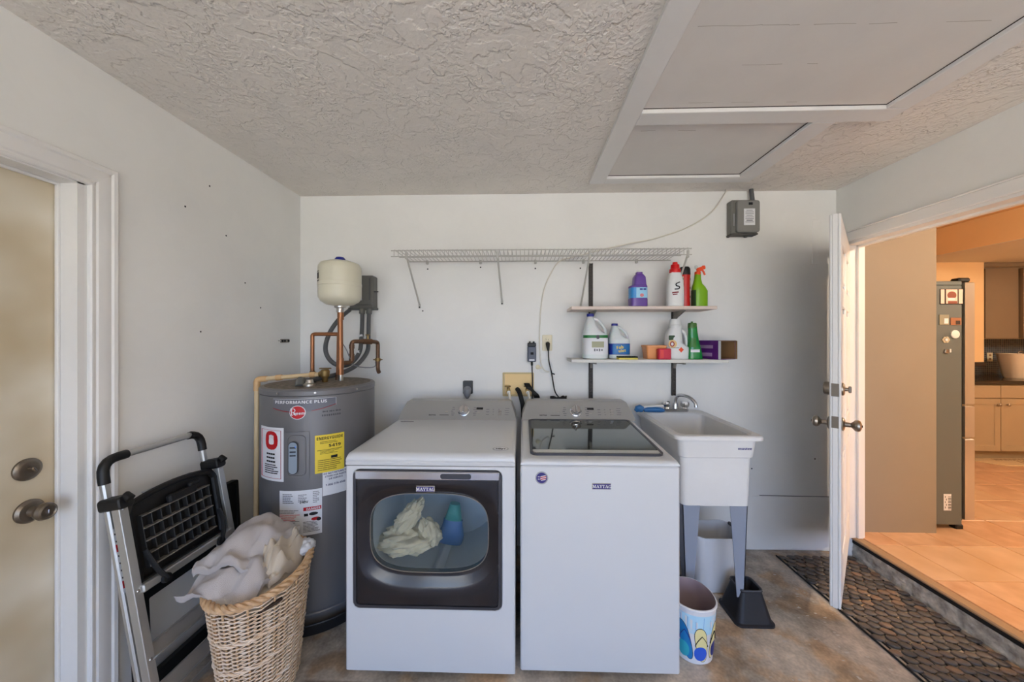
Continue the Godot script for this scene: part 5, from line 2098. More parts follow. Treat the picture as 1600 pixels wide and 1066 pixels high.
func bottles() -> void:
	var y := 1.636
	var z := -2.315
	# purple cleaner
	var x := 0.738
	var t := thing("cleaner_bottle", "purple cleaner bottle with a pale blue label, leftmost on the upper shelf", "bottle", Vector3(x, y, z))
	part("body", body_of(x, z, [[y, 0.050, 0.040], [y + 0.006, 0.054, 0.044], [y + 0.050, 0.054, 0.044], [y + 0.054, 0.0525, 0.0425], [y + 0.122, 0.0525, 0.0425], [y + 0.126, 0.054, 0.044], [y + 0.134, 0.052, 0.042], [y + 0.140, 0.041, 0.036, 0.008], [y + 0.19, 0.036, 0.034, 0.008], [y + 0.205, 0.026, 0.026, 0.008], [y + 0.212, 0.019, 0.019, 0.008], [y + 0.222, 0.019, 0.019, 0.008]], 4.5), M.purple, t, "", 30.0)
	part("cap", cap_at(x + 0.008, y + 0.220, z, 0.017, 0.014), M.white_plastic, t)
	var lb := part("label", label_wrap(x, z, 0.0527, 0.0427, y + 0.055, y + 0.121, -100, 78, 4.5), M.label_blue, t)
	part("label_panel", label_wrap(x, z, 0.0533, 0.0433, y + 0.056, y + 0.120, -8, 45, 4.5), M.pale_blue, lb)
	var m := mb()
	for k in 2:
		m.cbox(Vector3(x + 0.008 + k * 0.022, y + 0.110, z + 0.0448), Vector3(0.018, 0.010, 0.0008), 0.0)
	part("print", m, M.deep_blue, lb)
	m = mb()
	m.prism(oval(x + 0.012, y + 0.072, 0.012, 0.011), z + 0.0443, z + 0.0450)
	part("picture", m, M.pink_ink, lb)
	# white stain remover with a red cap
	x = 0.963
	t = thing("stain_remover_bottle", "tall white bottle with a red cap, on the upper shelf beside the red can", "bottle", Vector3(x, y, z + 0.02))
	z = -2.290
	part("body", body_of(x, z, [[y, 0.048, 0.034], [y + 0.006, 0.052, 0.038], [y + 0.05, 0.053, 0.039], [y + 0.12, 0.052, 0.038], [y + 0.17, 0.046, 0.036], [y + 0.205, 0.036, 0.032], [y + 0.214, 0.033, 0.030]], 2.4), M.white_plastic, t, "", 30.0)
	part("cap", body_of(x, z, [[y + 0.212, 0.035, 0.032], [y + 0.236, 0.033, 0.031], [y + 0.239, 0.027, 0.027], [y + 0.264, 0.025, 0.025], [y + 0.267, 0.016, 0.016], [y + 0.280, 0.014, 0.014]], 2.0), M.red_plastic, t, "red cap", 30.0)
	m = mb()
	m.tube(smooth_path([Vector3(x + 0.014, y + 0.150, z + 0.0375), Vector3(x - 0.008, y + 0.140, z + 0.0385), Vector3(x - 0.008, y + 0.128, z + 0.039), Vector3(x + 0.010, y + 0.122, z + 0.039), Vector3(x + 0.006, y + 0.108, z + 0.0395), Vector3(x - 0.018, y + 0.106, z + 0.0385)], 4), 0.0035, 5)
	part("swirl", m, M.ink, t)
	m = mb()
	m.cbox(Vector3(x - 0.014, y + 0.086, z + 0.0392), Vector3(0.040, 0.009, 0.0012), 0.0004, Basis(Vector3.BACK, 0.12))
	m.cbox(Vector3(x - 0.016, y + 0.074, z + 0.0392), Vector3(0.030, 0.007, 0.0012), 0.0004, Basis(Vector3.BACK, 0.12))
	part("print", m, mat(Color(0.50, 0.14, 0.16), 0.5), t)
	# red spray can
	x = 1.043
	z = -2.335
	t = thing("spray_can", "red spray can with a black cap, between the white and the green bottle", "spray can", Vector3(x, y, z))
	m = mb()
	m.lathe([Vector2(0.031, y), Vector2(0.033, y + 0.004), Vector2(0.033, y + 0.205), Vector2(0.029, y + 0.214)], 32, Vector3(x, 0, z))
	part("can", m, M.can_red, t)
	m = mb()
	m.lathe([Vector2(0.0335, y + 0.206), Vector2(0.0345, y + 0.212), Vector2(0.033, y + 0.245), Vector2(0.026, y + 0.258), Vector2(0.0, y + 0.260)], 32, Vector3(x, 0, z))
	part("cap", m, M.black, t)
	part("side_panel", label_wrap(x, z, 0.0332, 0.0332, y + 0.02, y + 0.195, -75, -32, 2.0), mat(Color(0.85, 0.80, 0.70), 0.5), t)
	part("side_panel", label_wrap(x, z, 0.0332, 0.0332, y + 0.03, y + 0.185, 36, 62, 2.0), mat(Color(0.80, 0.66, 0.62), 0.5), t)
	m = mb()
	for k in 6:
		m.add(label_wrap(x, z, 0.0338, 0.0338, y + 0.03 + k * 0.028, y + 0.044 + k * 0.028, -70, -46 + (k % 3) * 5, 2.0))
		if k % 2:
			m.add(label_wrap(x, z, 0.0338, 0.0338, y + 0.03 + k * 0.028, y + 0.044 + k * 0.028, 38, 54, 2.0))
	part("print", m, M.ink, t)
	# lime spray bottle
	x = 1.122
	z = -2.305
	t = thing("spray_bottle", "lime green spray bottle with an orange trigger, rightmost on the upper shelf", "bottle", Vector3(x, y, z))
	part("body", body_of(x, z, [[y, 0.042, 0.030], [y + 0.005, 0.046, 0.034], [y + 0.10, 0.046, 0.034], [y + 0.125, 0.038, 0.030, -0.006], [y + 0.145, 0.026, 0.024, -0.012], [y + 0.175, 0.019, 0.019, -0.012], [y + 0.205, 0.017, 0.017, -0.011]], 2.8), M.lime, t, "", 30.0)
	part("label", label_wrap(x, z, 0.0464, 0.0344, y + 0.005, y + 0.105, -115, -40, 2.8), M.dark_green, t, "dark green side label")
	m = mb()
	m.lathe([Vector2(0.018, y + 0.202), Vector2(0.018, y + 0.220), Vector2(0.014, y + 0.224)], 18, Vector3(x - 0.011, 0, z))
	m.cbox(Vector3(x + 0.002, y + 0.238, z), Vector3(0.040, 0.026, 0.022), 0.006, Basis(Vector3.BACK, 0.35))
	var hd := part("spray_head", m, M.orange, t, "orange spray head")
	m = mb()
	m.cbox(Vector3(x + 0.026, y + 0.250, z), Vector3(0.022, 0.024, 0.016), 0.005, Basis(Vector3.BACK, 0.2))
	part("nozzle", m, M.orange, hd)
	m = mb()
	m.tube([Vector3(x + 0.016, y + 0.236, z), Vector3(x + 0.026, y + 0.222, z), Vector3(x + 0.034, y + 0.202, z)], 0.006, 8)
	part("trigger", m, M.orange, hd)
	m = mb()
	m.cbox(Vector3(x - 0.020, y + 0.252, z - 0.002), Vector3(0.022, 0.024, 0.014), 0.006)
	part("shroud", m, mat(Color(0.80, 0.82, 0.80), 0.4), hd)
	# lower shelf
	y = 1.305
	z = -2.325
	x = 0.468
	t = jug("vinegar_jug", "large translucent white jug with a green banded label, leftmost on the lower shelf", x, y, z, 0.078, 0.290)
	part("green_band", label_wrap(x, z, 0.0785, 0.062, y + 0.134, y + 0.152, -82, 82, 3.2), M.green, t)
	part("label", label_wrap(x, z, 0.0783, 0.0618, y + 0.03, y + 0.134, -75, 75, 3.2), M.paper, t)
	m = mb()
	m.prism(oval(x + 0.006, y + 0.140, 0.011, 0.013), z + 0.0627, z + 0.0636)
	part("crest", m, M.dark_grey, t)
	m = mb()
	m.cbox(Vector3(x + 0.006, y + 0.093, z + 0.0629), Vector3(0.076, 0.038, 0.0008), 0.0)
	part("picture", m, mat(Color(0.66, 0.66, 0.55), 0.7), t)
	m = mb()
	for k in 4:
		m.cbox(Vector3(x - 0.014 + k * 0.015, y + 0.058, z + 0.063), Vector3(0.009, 0.012 if k % 2 else 0.016, 0.0008), 0.0)
	part("print", m, M.grey_ink, t)
	x = 0.624
	z = -2.345
	t = jug("bleach_jug", "smaller white jug with a bright blue label, second on the lower shelf", x, y, z, 0.067, 0.228)
	lb = part("label", label_wrap(x, z, 0.0674, 0.0536, y + 0.028, y + 0.098, -85, 85, 3.2), M.deep_blue, t, "blue label with yellow lettering")
	part("label_middle", label_wrap(x, z, 0.0679, 0.0541, y + 0.032, y + 0.094, -38, 55, 3.2), mat(Color(0.10, 0.42, 0.68), 0.4), lb)
	m = mb()
	letters("Fab", 0.019, m, on_plane(Vector3(x - 0.006, y + 0.074, z + 0.0552), Vector3(1, 0.12, 0).normalized(), Vector3(-0.12, 1, 0).normalized()))
	letters("ulos", 0.017, m, on_plane(Vector3(x + 0.008, y + 0.053, z + 0.0552), Vector3(1, 0.12, 0).normalized(), Vector3(-0.12, 1, 0).normalized()))
	part("lettering", m, M.yellow, lb)
	# sponge
	m = mb()
	m.cbox(Vector3(0.655, y + 0.006, -2.262), Vector3(0.118, 0.012, 0.06), 0.003)
	t = thing("sponge", "flat yellow sponge with a dark scouring side, on the lower shelf edge", "sponge", Vector3(0.655, y, -2.262))
	part("foam", m, M.sponge, t)
	m = mb()
	m.cbox(Vector3(0.655, y + 0.0155, -2.262), Vector3(0.118, 0.008, 0.06), 0.002)
	part("scouring_pad", m, M.scour, t)
	# peach tub and red box
	t = thing("plastic_tub", "peach translucent plastic tub on the lower shelf behind the small red box", "tub", Vector3(0.848, y, -2.35))
	m = mb()
	m.loft([tub_ring(0.795, -2.39, 0.905, -2.30, 0.012, y), tub_ring(0.787, -2.398, 0.913, -2.292, 0.014, y + 0.074), tub_ring(0.784, -2.401, 0.916, -2.289, 0.014, y + 0.076), tub_ring(0.784, -2.401, 0.916, -2.289, 0.014, y + 0.086), tub_ring(0.792, -2.393, 0.908, -2.297, 0.012, y + 0.088)])
	part("body", m, M.peach, t)
	m = mb()
	m.cbox(Vector3(0.885, y + 0.034, -2.268), Vector3(0.078, 0.068, 0.040), 0.005)
	t = thing("small_box", "small red box in front of the peach tub on the lower shelf", "box", Vector3(0.885, y, -2.268))
	part("carton", m, M.berry, t)
	m = mb()
	m.cbox(Vector3(0.866, y + 0.034, -2.2478), Vector3(0.020, 0.050, 0.0012), 0.0004)
	part("stripe", m, mat(Color(0.86, 0.22, 0.20), 0.4), t)
	# white detergent bottle
	x = 0.985
	z = -2.318
	t = thing("detergent_bottle", "white laundry detergent bottle with side handle, in the middle of the lower shelf", "bottle", Vector3(x, y, z))
	part("body", body_of(x, z, [[y, 0.066, 0.042], [y + 0.006, 0.071, 0.046], [y + 0.072, 0.072, 0.047], [y + 0.085, 0.064, 0.046, -0.008], [y + 0.10, 0.052, 0.045, -0.020], [y + 0.15, 0.048, 0.043, -0.022], [y + 0.180, 0.043, 0.040, -0.016], [y + 0.203, 0.034, 0.034, -0.010]], 2.8), M.white_plastic, t, "", 35.0)
	m = mb()
	m.tube(smooth_path([Vector3(x + 0.012, y + 0.190, z), Vector3(x + 0.042, y + 0.172, z), Vector3(x + 0.058, y + 0.135, z), Vector3(x + 0.0615, y + 0.095, z), Vector3(x + 0.058, y + 0.068, z)], 5), 0.0112, 12)
	part("handle", m, M.white_plastic, t)
	m = mb()
	m.lathe([Vector2(0.036, y + 0.200), Vector2(0.037, y + 0.214), Vector2(0.033, y + 0.218), Vector2(0.031, y + 0.250), Vector2(0.028, y + 0.254), Vector2(0.0, y + 0.254)], 28, Vector3(x - 0.010, 0, z))
	part("cap", m, M.white_plastic, t)
	m = mb()
	m.prism(rrect(x - 0.066, y + 0.120, x - 0.028, y + 0.150, 0.006), z + 0.0400, z + 0.0430)
	lb = part("label", m, M.dark_green, t, "green and cream label")
	m = mb()
	m.prism(oval(x - 0.044, y + 0.096, 0.026, 0.026), z + 0.0455, z + 0.0465)
	part("cream_disc", m, mat(Color(0.90, 0.76, 0.52), 0.5), lb)
	m = mb()
	m.prism(oval(x - 0.047, y + 0.096, 0.0145, 0.017), z + 0.0463, z + 0.0472)
	part("red_disc", m, mat(Color(0.62, 0.16, 0.12), 0.5), lb)
	m = mb()
	m.prism(oval(x - 0.047, y + 0.096, 0.008, 0.010), z + 0.0470, z + 0.0478)
	part("disc_centre", m, M.paper, lb)
	m = mb()
	m.prism(PackedVector2Array([Vector2(x - 0.008, y + 0.060), Vector2(x + 0.008, y + 0.043), Vector2(x + 0.024, y + 0.060), Vector2(x + 0.008, y + 0.077)]), z + 0.0465, z + 0.0475)
	part("red_diamond", m, M.orange, lb)
	m = mb()
	m.cbox(Vector3(x - 0.030, y + 0.072, z + 0.0468), Vector3(0.05, 0.003, 0.0008), 0.0)
	part("print", m, M.grey_ink, lb)
	# green cleaner standing upside wide
	x = 1.085
	z = -2.300
	t = thing("green_bottle", "clear green dish soap bottle that narrows upward, right of the white detergent bottle", "bottle", Vector3(x, y, z))
	part("body", body_of(x, z, [[y, 0.044, 0.026, 0.004], [y + 0.006, 0.048, 0.029, 0.004], [y + 0.05, 0.043, 0.028, 0.002], [y + 0.11, 0.033, 0.025, -0.004], [y + 0.17, 0.027, 0.022, -0.008], [y + 0.222, 0.025, 0.019, -0.010], [y + 0.226, 0.022, 0.016, -0.010]], 2.8), M.clear_green, t, "", 35.0)
	m = mb()
	m.add(body_of(x - 0.010, z, [[y + 0.196, 0.0262, 0.0205], [y + 0.224, 0.0256, 0.0196], [y + 0.229, 0.022, 0.016]], 2.8))
	m.lathe([Vector2(0.007, y + 0.226), Vector2(0.006, y + 0.238), Vector2(0.0, y + 0.239)], 12, Vector3(x - 0.012, 0, z))
	part("neck_cap", m, mat(Color(0.25, 0.42, 0.16), 0.4), t)
	part("label", label_wrap(x + 0.002, z, 0.0445, 0.0288, y + 0.045, y + 0.062, -40, 20, 2.8), M.paper, t, "pale label strip")
	m = mb()
	m.add(label_wrap(x - 0.004, z, 0.0345, 0.0262, y + 0.075, y + 0.135, -60, 5, 2.8, 0.0, 0.029, 0.0240))
	part("picture", m, mat(Color(0.16, 0.44, 0.08), 0.4), t)
	# dark round-headed bottle behind
	m = mb()
	m.lathe([Vector2(0.020, y), Vector2(0.026, y + 0.03), Vector2(0.026, y + 0.085), Vector2(0.018, y + 0.105), Vector2(0.0, y + 0.110)], 24, Vector3(1.118, 0, -2.395))
	solo("cleaner_bottle", "dark grey round shouldered bottle behind the green dish soap bottle", "bottle", m, mat(Color(0.25, 0.30, 0.32), 0.3), Vector3(1.118, y, -2.395))
	# purple carton lying open on its side
	t = thing("open_carton", "purple carton on its side, brown end open, rightmost on the lower shelf", "box", Vector3(1.25, y, -2.33))
	var bt := Transform3D(Basis(Vector3.UP, -1.25), Vector3(1.262, y, -2.318))
	var bw := 0.132   # the carton is 1.4 of this long
	var bd := 0.068
	var bh := 0.118
	m = mb()
	m.t = bt
	m.cbox(Vector3(-bw * 0.35, bh / 2, bd), Vector3(bw * 1.4, bh, 0.003), 0.001)
	m.cbox(Vector3(-bw * 0.35, bh / 2, -bd), Vector3(bw * 1.4, bh, 0.003), 0.001)
	m.cbox(Vector3(-bw, bh / 2, 0), Vector3(0.003, bh, bd * 2), 0.001)
	m.cbox(Vector3(-bw * 0.35, 0.0015, 0), Vector3(bw * 1.4, 0.003, bd * 2), 0.001)
	m.cbox(Vector3(-bw * 0.35, bh - 0.0015, 0), Vector3(bw * 1.4, 0.003, bd * 2), 0.001)
	part("carton", m, M.box_purple, t)
	m = mb()
	m.t = bt
	m.cbox(Vector3(-bw * 0.75, bh / 2, 0), Vector3(0.002, bh - 0.008, bd * 2 - 0.008), 0.0005)
	for f in [-1.0, 1.0]:
		m.cbox(Vector3(-bw * 0.22, bh / 2, f * (bd - 0.003)), Vector3(bw * 1.12, bh - 0.008, 0.002), 0.0005)
	for yy in [0.0045, bh - 0.0045]:
		m.cbox(Vector3(-bw * 0.22, yy, 0), Vector3(bw * 1.12, 0.002, bd * 2 - 0.008), 0.0005)
	part("inside", m, M.cardboard, t, "plain brown inside")
	m = mb()
	m.t = bt
	m.cbox(Vector3(bw * 0.35 + 0.010, bh / 2, bd + 0.001), Vector3(0.020, bh - 0.004, 0.002), 0.0005, Basis(Vector3.UP, -0.1))
	part("flap", m, M.paper, t, "narrow white flap")
	m = mb()
	m.t = bt
	m.cbox(Vector3(bw * 0.35 + 0.006, bh / 2, -bd), Vector3(0.014, bh - 0.004, 0.002), 0.0005)
	m.cbox(Vector3(bw * 0.35 + 0.004, bh - 0.001, 0), Vector3(0.010, 0.002, bd * 2 - 0.006), 0.0005)
	part("edge", m, M.cardboard, t)
	m = mb()
	m.t = bt
	m.cbox(Vector3(-bw * 0.40, bh * 0.66, bd + 0.0018), Vector3(bw * 0.9, 0.020, 0.0008), 0.0)
	m.cbox(Vector3(-bw * 0.40, bh * 0.24, bd + 0.0018), Vector3(bw * 0.8, 0.022, 0.0008), 0.0)
	part("print", m, mat(Color(0.62, 0.50, 0.66), 0.5), t)


func jug(called: String, label: String, x: float, y: float, z: float, r: float, h: float) -> Node3D:
	var t := thing(called, label, "jug", Vector3(x, y, z))
	var d := r * 0.79
	part("body", body_of(x, z, [[y, r * 0.90, d * 0.9], [y + 0.006, r, d], [y + h * 0.52, r, d], [y + h * 0.555, r * 0.97, d * 0.97, -r * 0.02], [y + h * 0.585, r * 0.82, d * 0.93, -r * 0.14], [y + h * 0.66, r * 0.60, d * 0.86, -r * 0.30], [y + h * 0.76, r * 0.44, d * 0.70, -r * 0.36], [y + h * 0.86, r * 0.32, d * 0.48, -r * 0.38], [y + h * 0.91, r * 0.26, r * 0.26, -r * 0.38, 2.0], [y + h * 0.945, r * 0.26, r * 0.26, -r * 0.38, 2.0]], 3.2), M.jug, t, "", 40.0)
	var m := mb()
	m.tube(smooth_path([Vector3(x - r * 0.26, y + h * 0.885, z), Vector3(x + r * 0.10, y + h * 0.875, z), Vector3(x + r * 0.48, y + h * 0.79, z), Vector3(x + r * 0.78, y + h * 0.66, z), Vector3(x + r * 0.84, y + h * 0.52, z)], 6), r * 0.135, 12)
	part("handle", m, M.jug, t)
	part("cap", cap_at(x - r * 0.38, y + h * 0.935, z, r * 0.30, h * 0.065), M.blue, t, "dark blue cap")
	return t


# ------------------------------------------------------------------ small things on the walls
func wall_fittings() -> void:
	var zb := BACK
	# white cable from the ceiling, over the wire shelf and down to the outlet
	var m := mb()
	m.tube(smooth_path([Vector3(1.372, CEIL, zb + 0.03), Vector3(1.36, 2.40, zb + 0.02), Vector3(1.28, 2.29, zb + 0.012), Vector3(1.12, 2.19, zb + 0.012), Vector3(0.90, 2.115, zb + 0.02), Vector3(0.72, 2.072, zb + 0.06), Vector3(0.50, 2.020, zb + 0.08), Vector3(0.34, 1.985, zb + 0.05), Vector3(0.255, 1.965, zb + 0.02), Vector3(0.205, 1.90, zb + 0.008), Vector3(0.155, 1.79, zb + 0.007), Vector3(0.130, 1.66, zb + 0.007), Vector3(0.120, 1.50, zb + 0.007), Vector3(0.120, 1.36, zb + 0.007), Vector3(0.130, 1.26, zb + 0.007), Vector3(0.155, 1.215, zb + 0.010), Vector3(0.185, 1.205, zb + 0.010)], 6), 0.0046, 8)
	solo("wall_cable", "thin white cable running from the ceiling over the wire shelf and down to the outlet", "cable", m, M.cable, Vector3(0.12, 1.2, zb))
	var t := thing("cable_clamp", "small round white cable clamp on the wall below the outlet", "clamp", Vector3(0.112, 1.235, zb))
	m = mb()
	m.t = Transform3D(Basis(Vector3.RIGHT, PI / 2), Vector3(0.108, 1.238, zb))
	m.lathe([Vector2(0.017, 0.0), Vector2(0.016, 0.008), Vector2(0.010, 0.012), Vector2(0.0, 0.013)], 18)
	part("button", m, M.ivory, t)
	m = mb()
	m.cbox(Vector3(0.118, 1.232, zb + 0.012), Vector3(0.030, 0.010, 0.006), 0.002)
	part("strap", m, M.ivory, t)
	# outlet
	t = thing("wall_outlet", "ivory duplex wall outlet between the adapter and the shelves", "outlet", Vector3(0.172, 1.405, zb))
	m = mb()
	m.cbox(Vector3(0.172, 1.405, zb + 0.003), Vector3(0.068, 0.110, 0.006), 0.0025)
	part("plate", m, M.ivory, t)
	for dy in [0.020, -0.020]:
		m = mb()
		m.prism(oval(0.172, 1.405 + dy, 0.016, 0.014, 20), zb + 0.005, zb + 0.009, 0.001)
		var r := part("receptacle", m, M.ivory, t)
		m = mb()
		for dx in [-0.006, 0.006]:
			m.cbox(Vector3(0.172 + dx, 1.408 + dy, zb + 0.009), Vector3(0.002, 0.008, 0.001), 0.0)
		part("slot", m, M.ink, r)
	t = thing("appliance_cable", "black appliance cord plugged into the ivory wall outlet, its slack tied in a bundle", "cord", Vector3(0.172, 1.2, zb))
	m = mb()
	m.tube([Vector3(0.174, 1.400, zb + 0.012), Vector3(0.174, 1.398, zb + 0.030), Vector3(0.175, 1.375, zb + 0.040), Vector3(0.177, 1.350, zb + 0.040)], [0.014, 0.015, 0.011, 0.006], 12)
	part("plug", m, M.black, t)
	m = mb()
	m.tube(smooth_path([Vector3(0.177, 1.355, zb + 0.040), Vector3(0.182, 1.28, zb + 0.03), Vector3(0.200, 1.20, zb + 0.025), Vector3(0.213, 1.12, zb + 0.03), Vector3(0.222, 1.075, zb + 0.045), Vector3(0.243, 1.042, zb + 0.055), Vector3(0.255, 1.036, zb + 0.055)], 6), 0.0042, 8)
	m.rod(Vector3(0.205, 1.195, zb + 0.02), Vector3(0.222, 1.190, zb + 0.025), 0.004, 8)
	part("cable", m, M.black, t)
	m = mb()
	for k in 5:
		var o := (k - 2) * 0.006
		m.tube(smooth_path([Vector3(0.188, 1.034 + o * 0.8, zb + 0.055 + absf(o)), Vector3(0.215, 1.036 + o * 0.6, zb + 0.065), Vector3(0.244, 1.034 - o * 0.3, zb + 0.062), Vector3(0.275, 1.036 + o, zb + 0.066), Vector3(0.297, 1.036 - o, zb + 0.055)], 4), 0.0046, 8)
	m.tube([Vector3(0.252, 1.032, zb + 0.06), Vector3(0.235, 1.015, zb + 0.06), Vector3(0.222, 0.995, zb + 0.06), Vector3(0.218, 0.955, zb + 0.045)], 0.0045, 8)
	part("coil", m, M.black, t)
	# grey adapter hung on the wall
	t = thing("power_adapter", "slate grey box shaped adapter hung on the wall left of the outlet", "adapter", Vector3(0.065, 1.34, zb))
	m = mb()
	m.cbox(Vector3(0.065, 1.328, zb + 0.022), Vector3(0.058, 0.105, 0.040), 0.005)
	part("case", m, mat(Color(0.33, 0.35, 0.41), 0.5), t)
	m = mb()
	m.cbox(Vector3(0.065, 1.392, zb + 0.020), Vector3(0.058, 0.026, 0.038), 0.004)
	for dx in [-0.013, 0.013]:
		m.cbox(Vector3(0.065 + dx, 1.409, zb + 0.020), Vector3(0.012, 0.014, 0.016), 0.003)
	part("clip", m, M.black, t)
	m = mb()
	m.cbox(Vector3(0.066, 1.333, zb + 0.0425), Vector3(0.020, 0.017, 0.001), 0.0)
	part("mark", m, M.ink, t)
	m = mb()
	m.cbox(Vector3(0.065, 1.289, zb + 0.0425), Vector3(0.036, 0.010, 0.001), 0.0)
	part("label", m, M.paper, t)
	t = thing("adapter_cable", "black cord hanging from the slate grey adapter, tied in a bundle at the valve box", "cord", Vector3(0.066, 1.05, zb))
	m = mb()
	m.tube(smooth_path([Vector3(0.065, 1.277, zb + 0.022), Vector3(0.068, 1.22, zb + 0.02), Vector3(0.070, 1.13, zb + 0.03), Vector3(0.068, 1.05, zb + 0.05), Vector3(0.068, 1.02, zb + 0.06), Vector3(0.068, 0.94, zb + 0.08)], 5), 0.0038, 8)
	m.rod(Vector3(0.065, 1.28, zb + 0.022), Vector3(0.0665, 1.25, zb + 0.021), 0.007, 8)
	part("cable", m, M.black, t)
	m = mb()
	for k in 5:
		var o := (k - 2) * 0.007
		m.tube(smooth_path([Vector3(0.030 + o, 1.130, zb + 0.05), Vector3(0.045 + o, 1.105, zb + 0.065), Vector3(0.072 + o * 0.5, 1.080, zb + 0.062), Vector3(0.092 + o, 1.055, zb + 0.066), Vector3(0.100 + o, 1.035, zb + 0.055)], 4), 0.0052, 8)
	part("coil", m, M.black, t)
	# laundry valve box
	t = thing("valve_box", "yellowed recessed laundry valve box in the wall behind the machines", "valve box", Vector3(-0.028, 1.04, zb))
	m = mb()
	m.cbox(Vector3(-0.028, 1.118, zb + 0.001), Vector3(0.190, 0.142, 0.002), 0.0005)
	part("back", m, M.wash_box, t)
	m = mb()
	m.frame(rrect(-0.136, 1.036, 0.080, 1.200, 0.006), rrect(-0.124, 1.047, 0.068, 1.190, 0.004), zb - 0.001, zb + 0.012)
	part("frame", m, mat(Color(0.80, 0.71, 0.50), 0.5), t)
	for vx in [-0.096, 0.034]:
		m = mb()
		m.rod(Vector3(vx, 1.062, zb + 0.03), Vector3(vx, 1.100, zb + 0.03), 0.010, 10)
		m.rod(Vector3(vx, 1.075, zb + 0.002), Vector3(vx, 1.075, zb + 0.045), 0.013, 12)
		m.cbox(Vector3(vx - 0.004, 1.108, zb + 0.034), Vector3(0.042, 0.008, 0.020), 0.003)
		part("valve", m, M.brass, t)
		m = mb()
		m.rod(Vector3(vx + 0.004, 1.068, zb + 0.040), Vector3(vx + 0.004, 1.068, zb + 0.052), 0.012, 12)
		part("hose_nut", m, M.white_plastic, t)
		m = mb()
		m.tube(smooth_path([Vector3(vx + 0.005, 1.068, zb + 0.05), Vector3(vx + 0.013, 1.03, zb + 0.075), Vector3(vx + 0.018, 0.96, zb + 0.085), Vector3(vx + 0.022, 0.78, zb + 0.09)], 5), 0.0085, 10)
		part("hose", m, M.cable, t, "white supply hose")
	m = mb()
	m.tube(smooth_path([Vector3(-0.034, 1.085, zb + 0.012), Vector3(-0.022, 1.075, zb + 0.055), Vector3(-0.006, 1.03, zb + 0.09), Vector3(0.006, 0.96, zb + 0.10), Vector3(0.004, 0.78, zb + 0.10)], 6), 0.0155, 12)
	solo("drain_hose", "thick black washer drain hose hooked into the yellowed valve box", "hose", m, M.rubber, Vector3(-0.01, 0.78, zb + 0.1))
	# dryer plug
	t = thing("dryer_receptacle", "dark grey dryer receptacle on the wall above the dryer panel", "outlet", Vector3(-0.376, 1.08, zb))
	m = mb()
	m.cbox(Vector3(-0.376, 1.098, zb + 0.014), Vector3(0.066, 0.090, 0.028), 0.004)
	part("housing", m, M.dark_grey, t)
	m = mb()
	m.tube([Vector3(-0.376, 1.088, zb + 0.028), Vector3(-0.376, 1.076, zb + 0.046), Vector3(-0.376, 1.050, zb + 0.050), Vector3(-0.376, 1.028, zb + 0.050)], [0.026, 0.027, 0.022, 0.010], 18)
	part("plug", m, mat(Color(0.48, 0.49, 0.51), 0.5), t)
	m = mb()
	m.tube([Vector3(-0.376, 1.032, zb + 0.050), Vector3(-0.374, 0.97, zb + 0.055), Vector3(-0.372, 0.88, zb + 0.06)], 0.008, 8)
	part("cord", m, M.black, t)
	# grey box at the upper right with its conduit
	t = thing("timer_box", "grey metal timer box high on the back wall near the ceiling, right of the shelves", "electrical box", Vector3(1.49, 2.12, zb))
	m = mb()
	m.cbox(Vector3(1.475, 2.245, zb + 0.030), Vector3(0.170, 0.225, 0.060), 0.006)
	part("enclosure", m, mat(Color(0.46, 0.455, 0.43), 0.5), t)
	m = mb()
	m.t = Transform3D(Basis.IDENTITY, Vector3(1.482, 2.238, zb))
	m.prism(rrect(-0.066, -0.102, 0.080, 0.108, 0.016), 0.05, 0.084, 0.004)
	var cv := part("cover", m, mat(Color(0.52, 0.515, 0.50), 0.45), t)
	m = mb()
	m.cbox(Vector3(1.492, 2.235, zb + 0.085), Vector3(0.072, 0.110, 0.002), 0.0006)
	var lb := part("label", m, M.paper, cv)
	lb.set_meta("label", "white wiring label")
	m = mb()
	for k in 8:
		m.cbox(Vector3(1.492, 2.278 - k * 0.011, zb + 0.0865), Vector3(0.054 if k % 3 else 0.04, 0.0030 if k != 6 else 0.006, 0.0006), 0.0)
	part("print", m, M.grey_ink, cv)
	m = mb()
	m.cbox(Vector3(1.500, 2.322, zb + 0.085), Vector3(0.026, 0.016, 0.003), 0.001)
	part("window", m, M.black, cv)
	m = mb()
	m.cbox(Vector3(1.406, 2.225, zb + 0.0605), Vector3(0.008, 0.08, 0.004), 0.001)
	part("side_slot", m, M.silver_print, t)
	m = mb()
	m.cbox(Vector3(1.564, 2.25, zb + 0.04), Vector3(0.010, 0.15, 0.014), 0.003)
	m.cbox(Vector3(1.570, 2.245, zb + 0.045), Vector3(0.018, 0.016, 0.016), 0.004)
	part("latch", m, M.conduit, t)
	m = mb()
	m.cbox(Vector3(1.475, 2.130, zb + 0.032), Vector3(0.176, 0.010, 0.066), 0.003)
	m.cbox(Vector3(1.500, 2.121, zb + 0.030), Vector3(0.022, 0.014, 0.02), 0.004)
	m.cbox(Vector3(1.395, 2.124, zb + 0.012), Vector3(0.018, 0.010, 0.014), 0.003)
	part("bottom_flange", m, mat(Color(0.33, 0.32, 0.30), 0.6), t)
	m = mb()
	m.tube([Vector3(1.546, 2.34, zb + 0.035), Vector3(1.540, 2.39, zb + 0.034), Vector3(1.536, CEIL, zb + 0.032)], 0.013, 12)
	solo("timer_conduit", "short dark conduit rising from the grey timer box into the ceiling", "conduit", m, M.conduit, Vector3(1.54, 2.34, zb + 0.035))
	# little latch plate on the left wall
	t = thing("latch_plate", "small dark latch plate screwed to the left wall above the heater", "latch", Vector3(LEFT, 1.42, -2.30))
	m = mb()
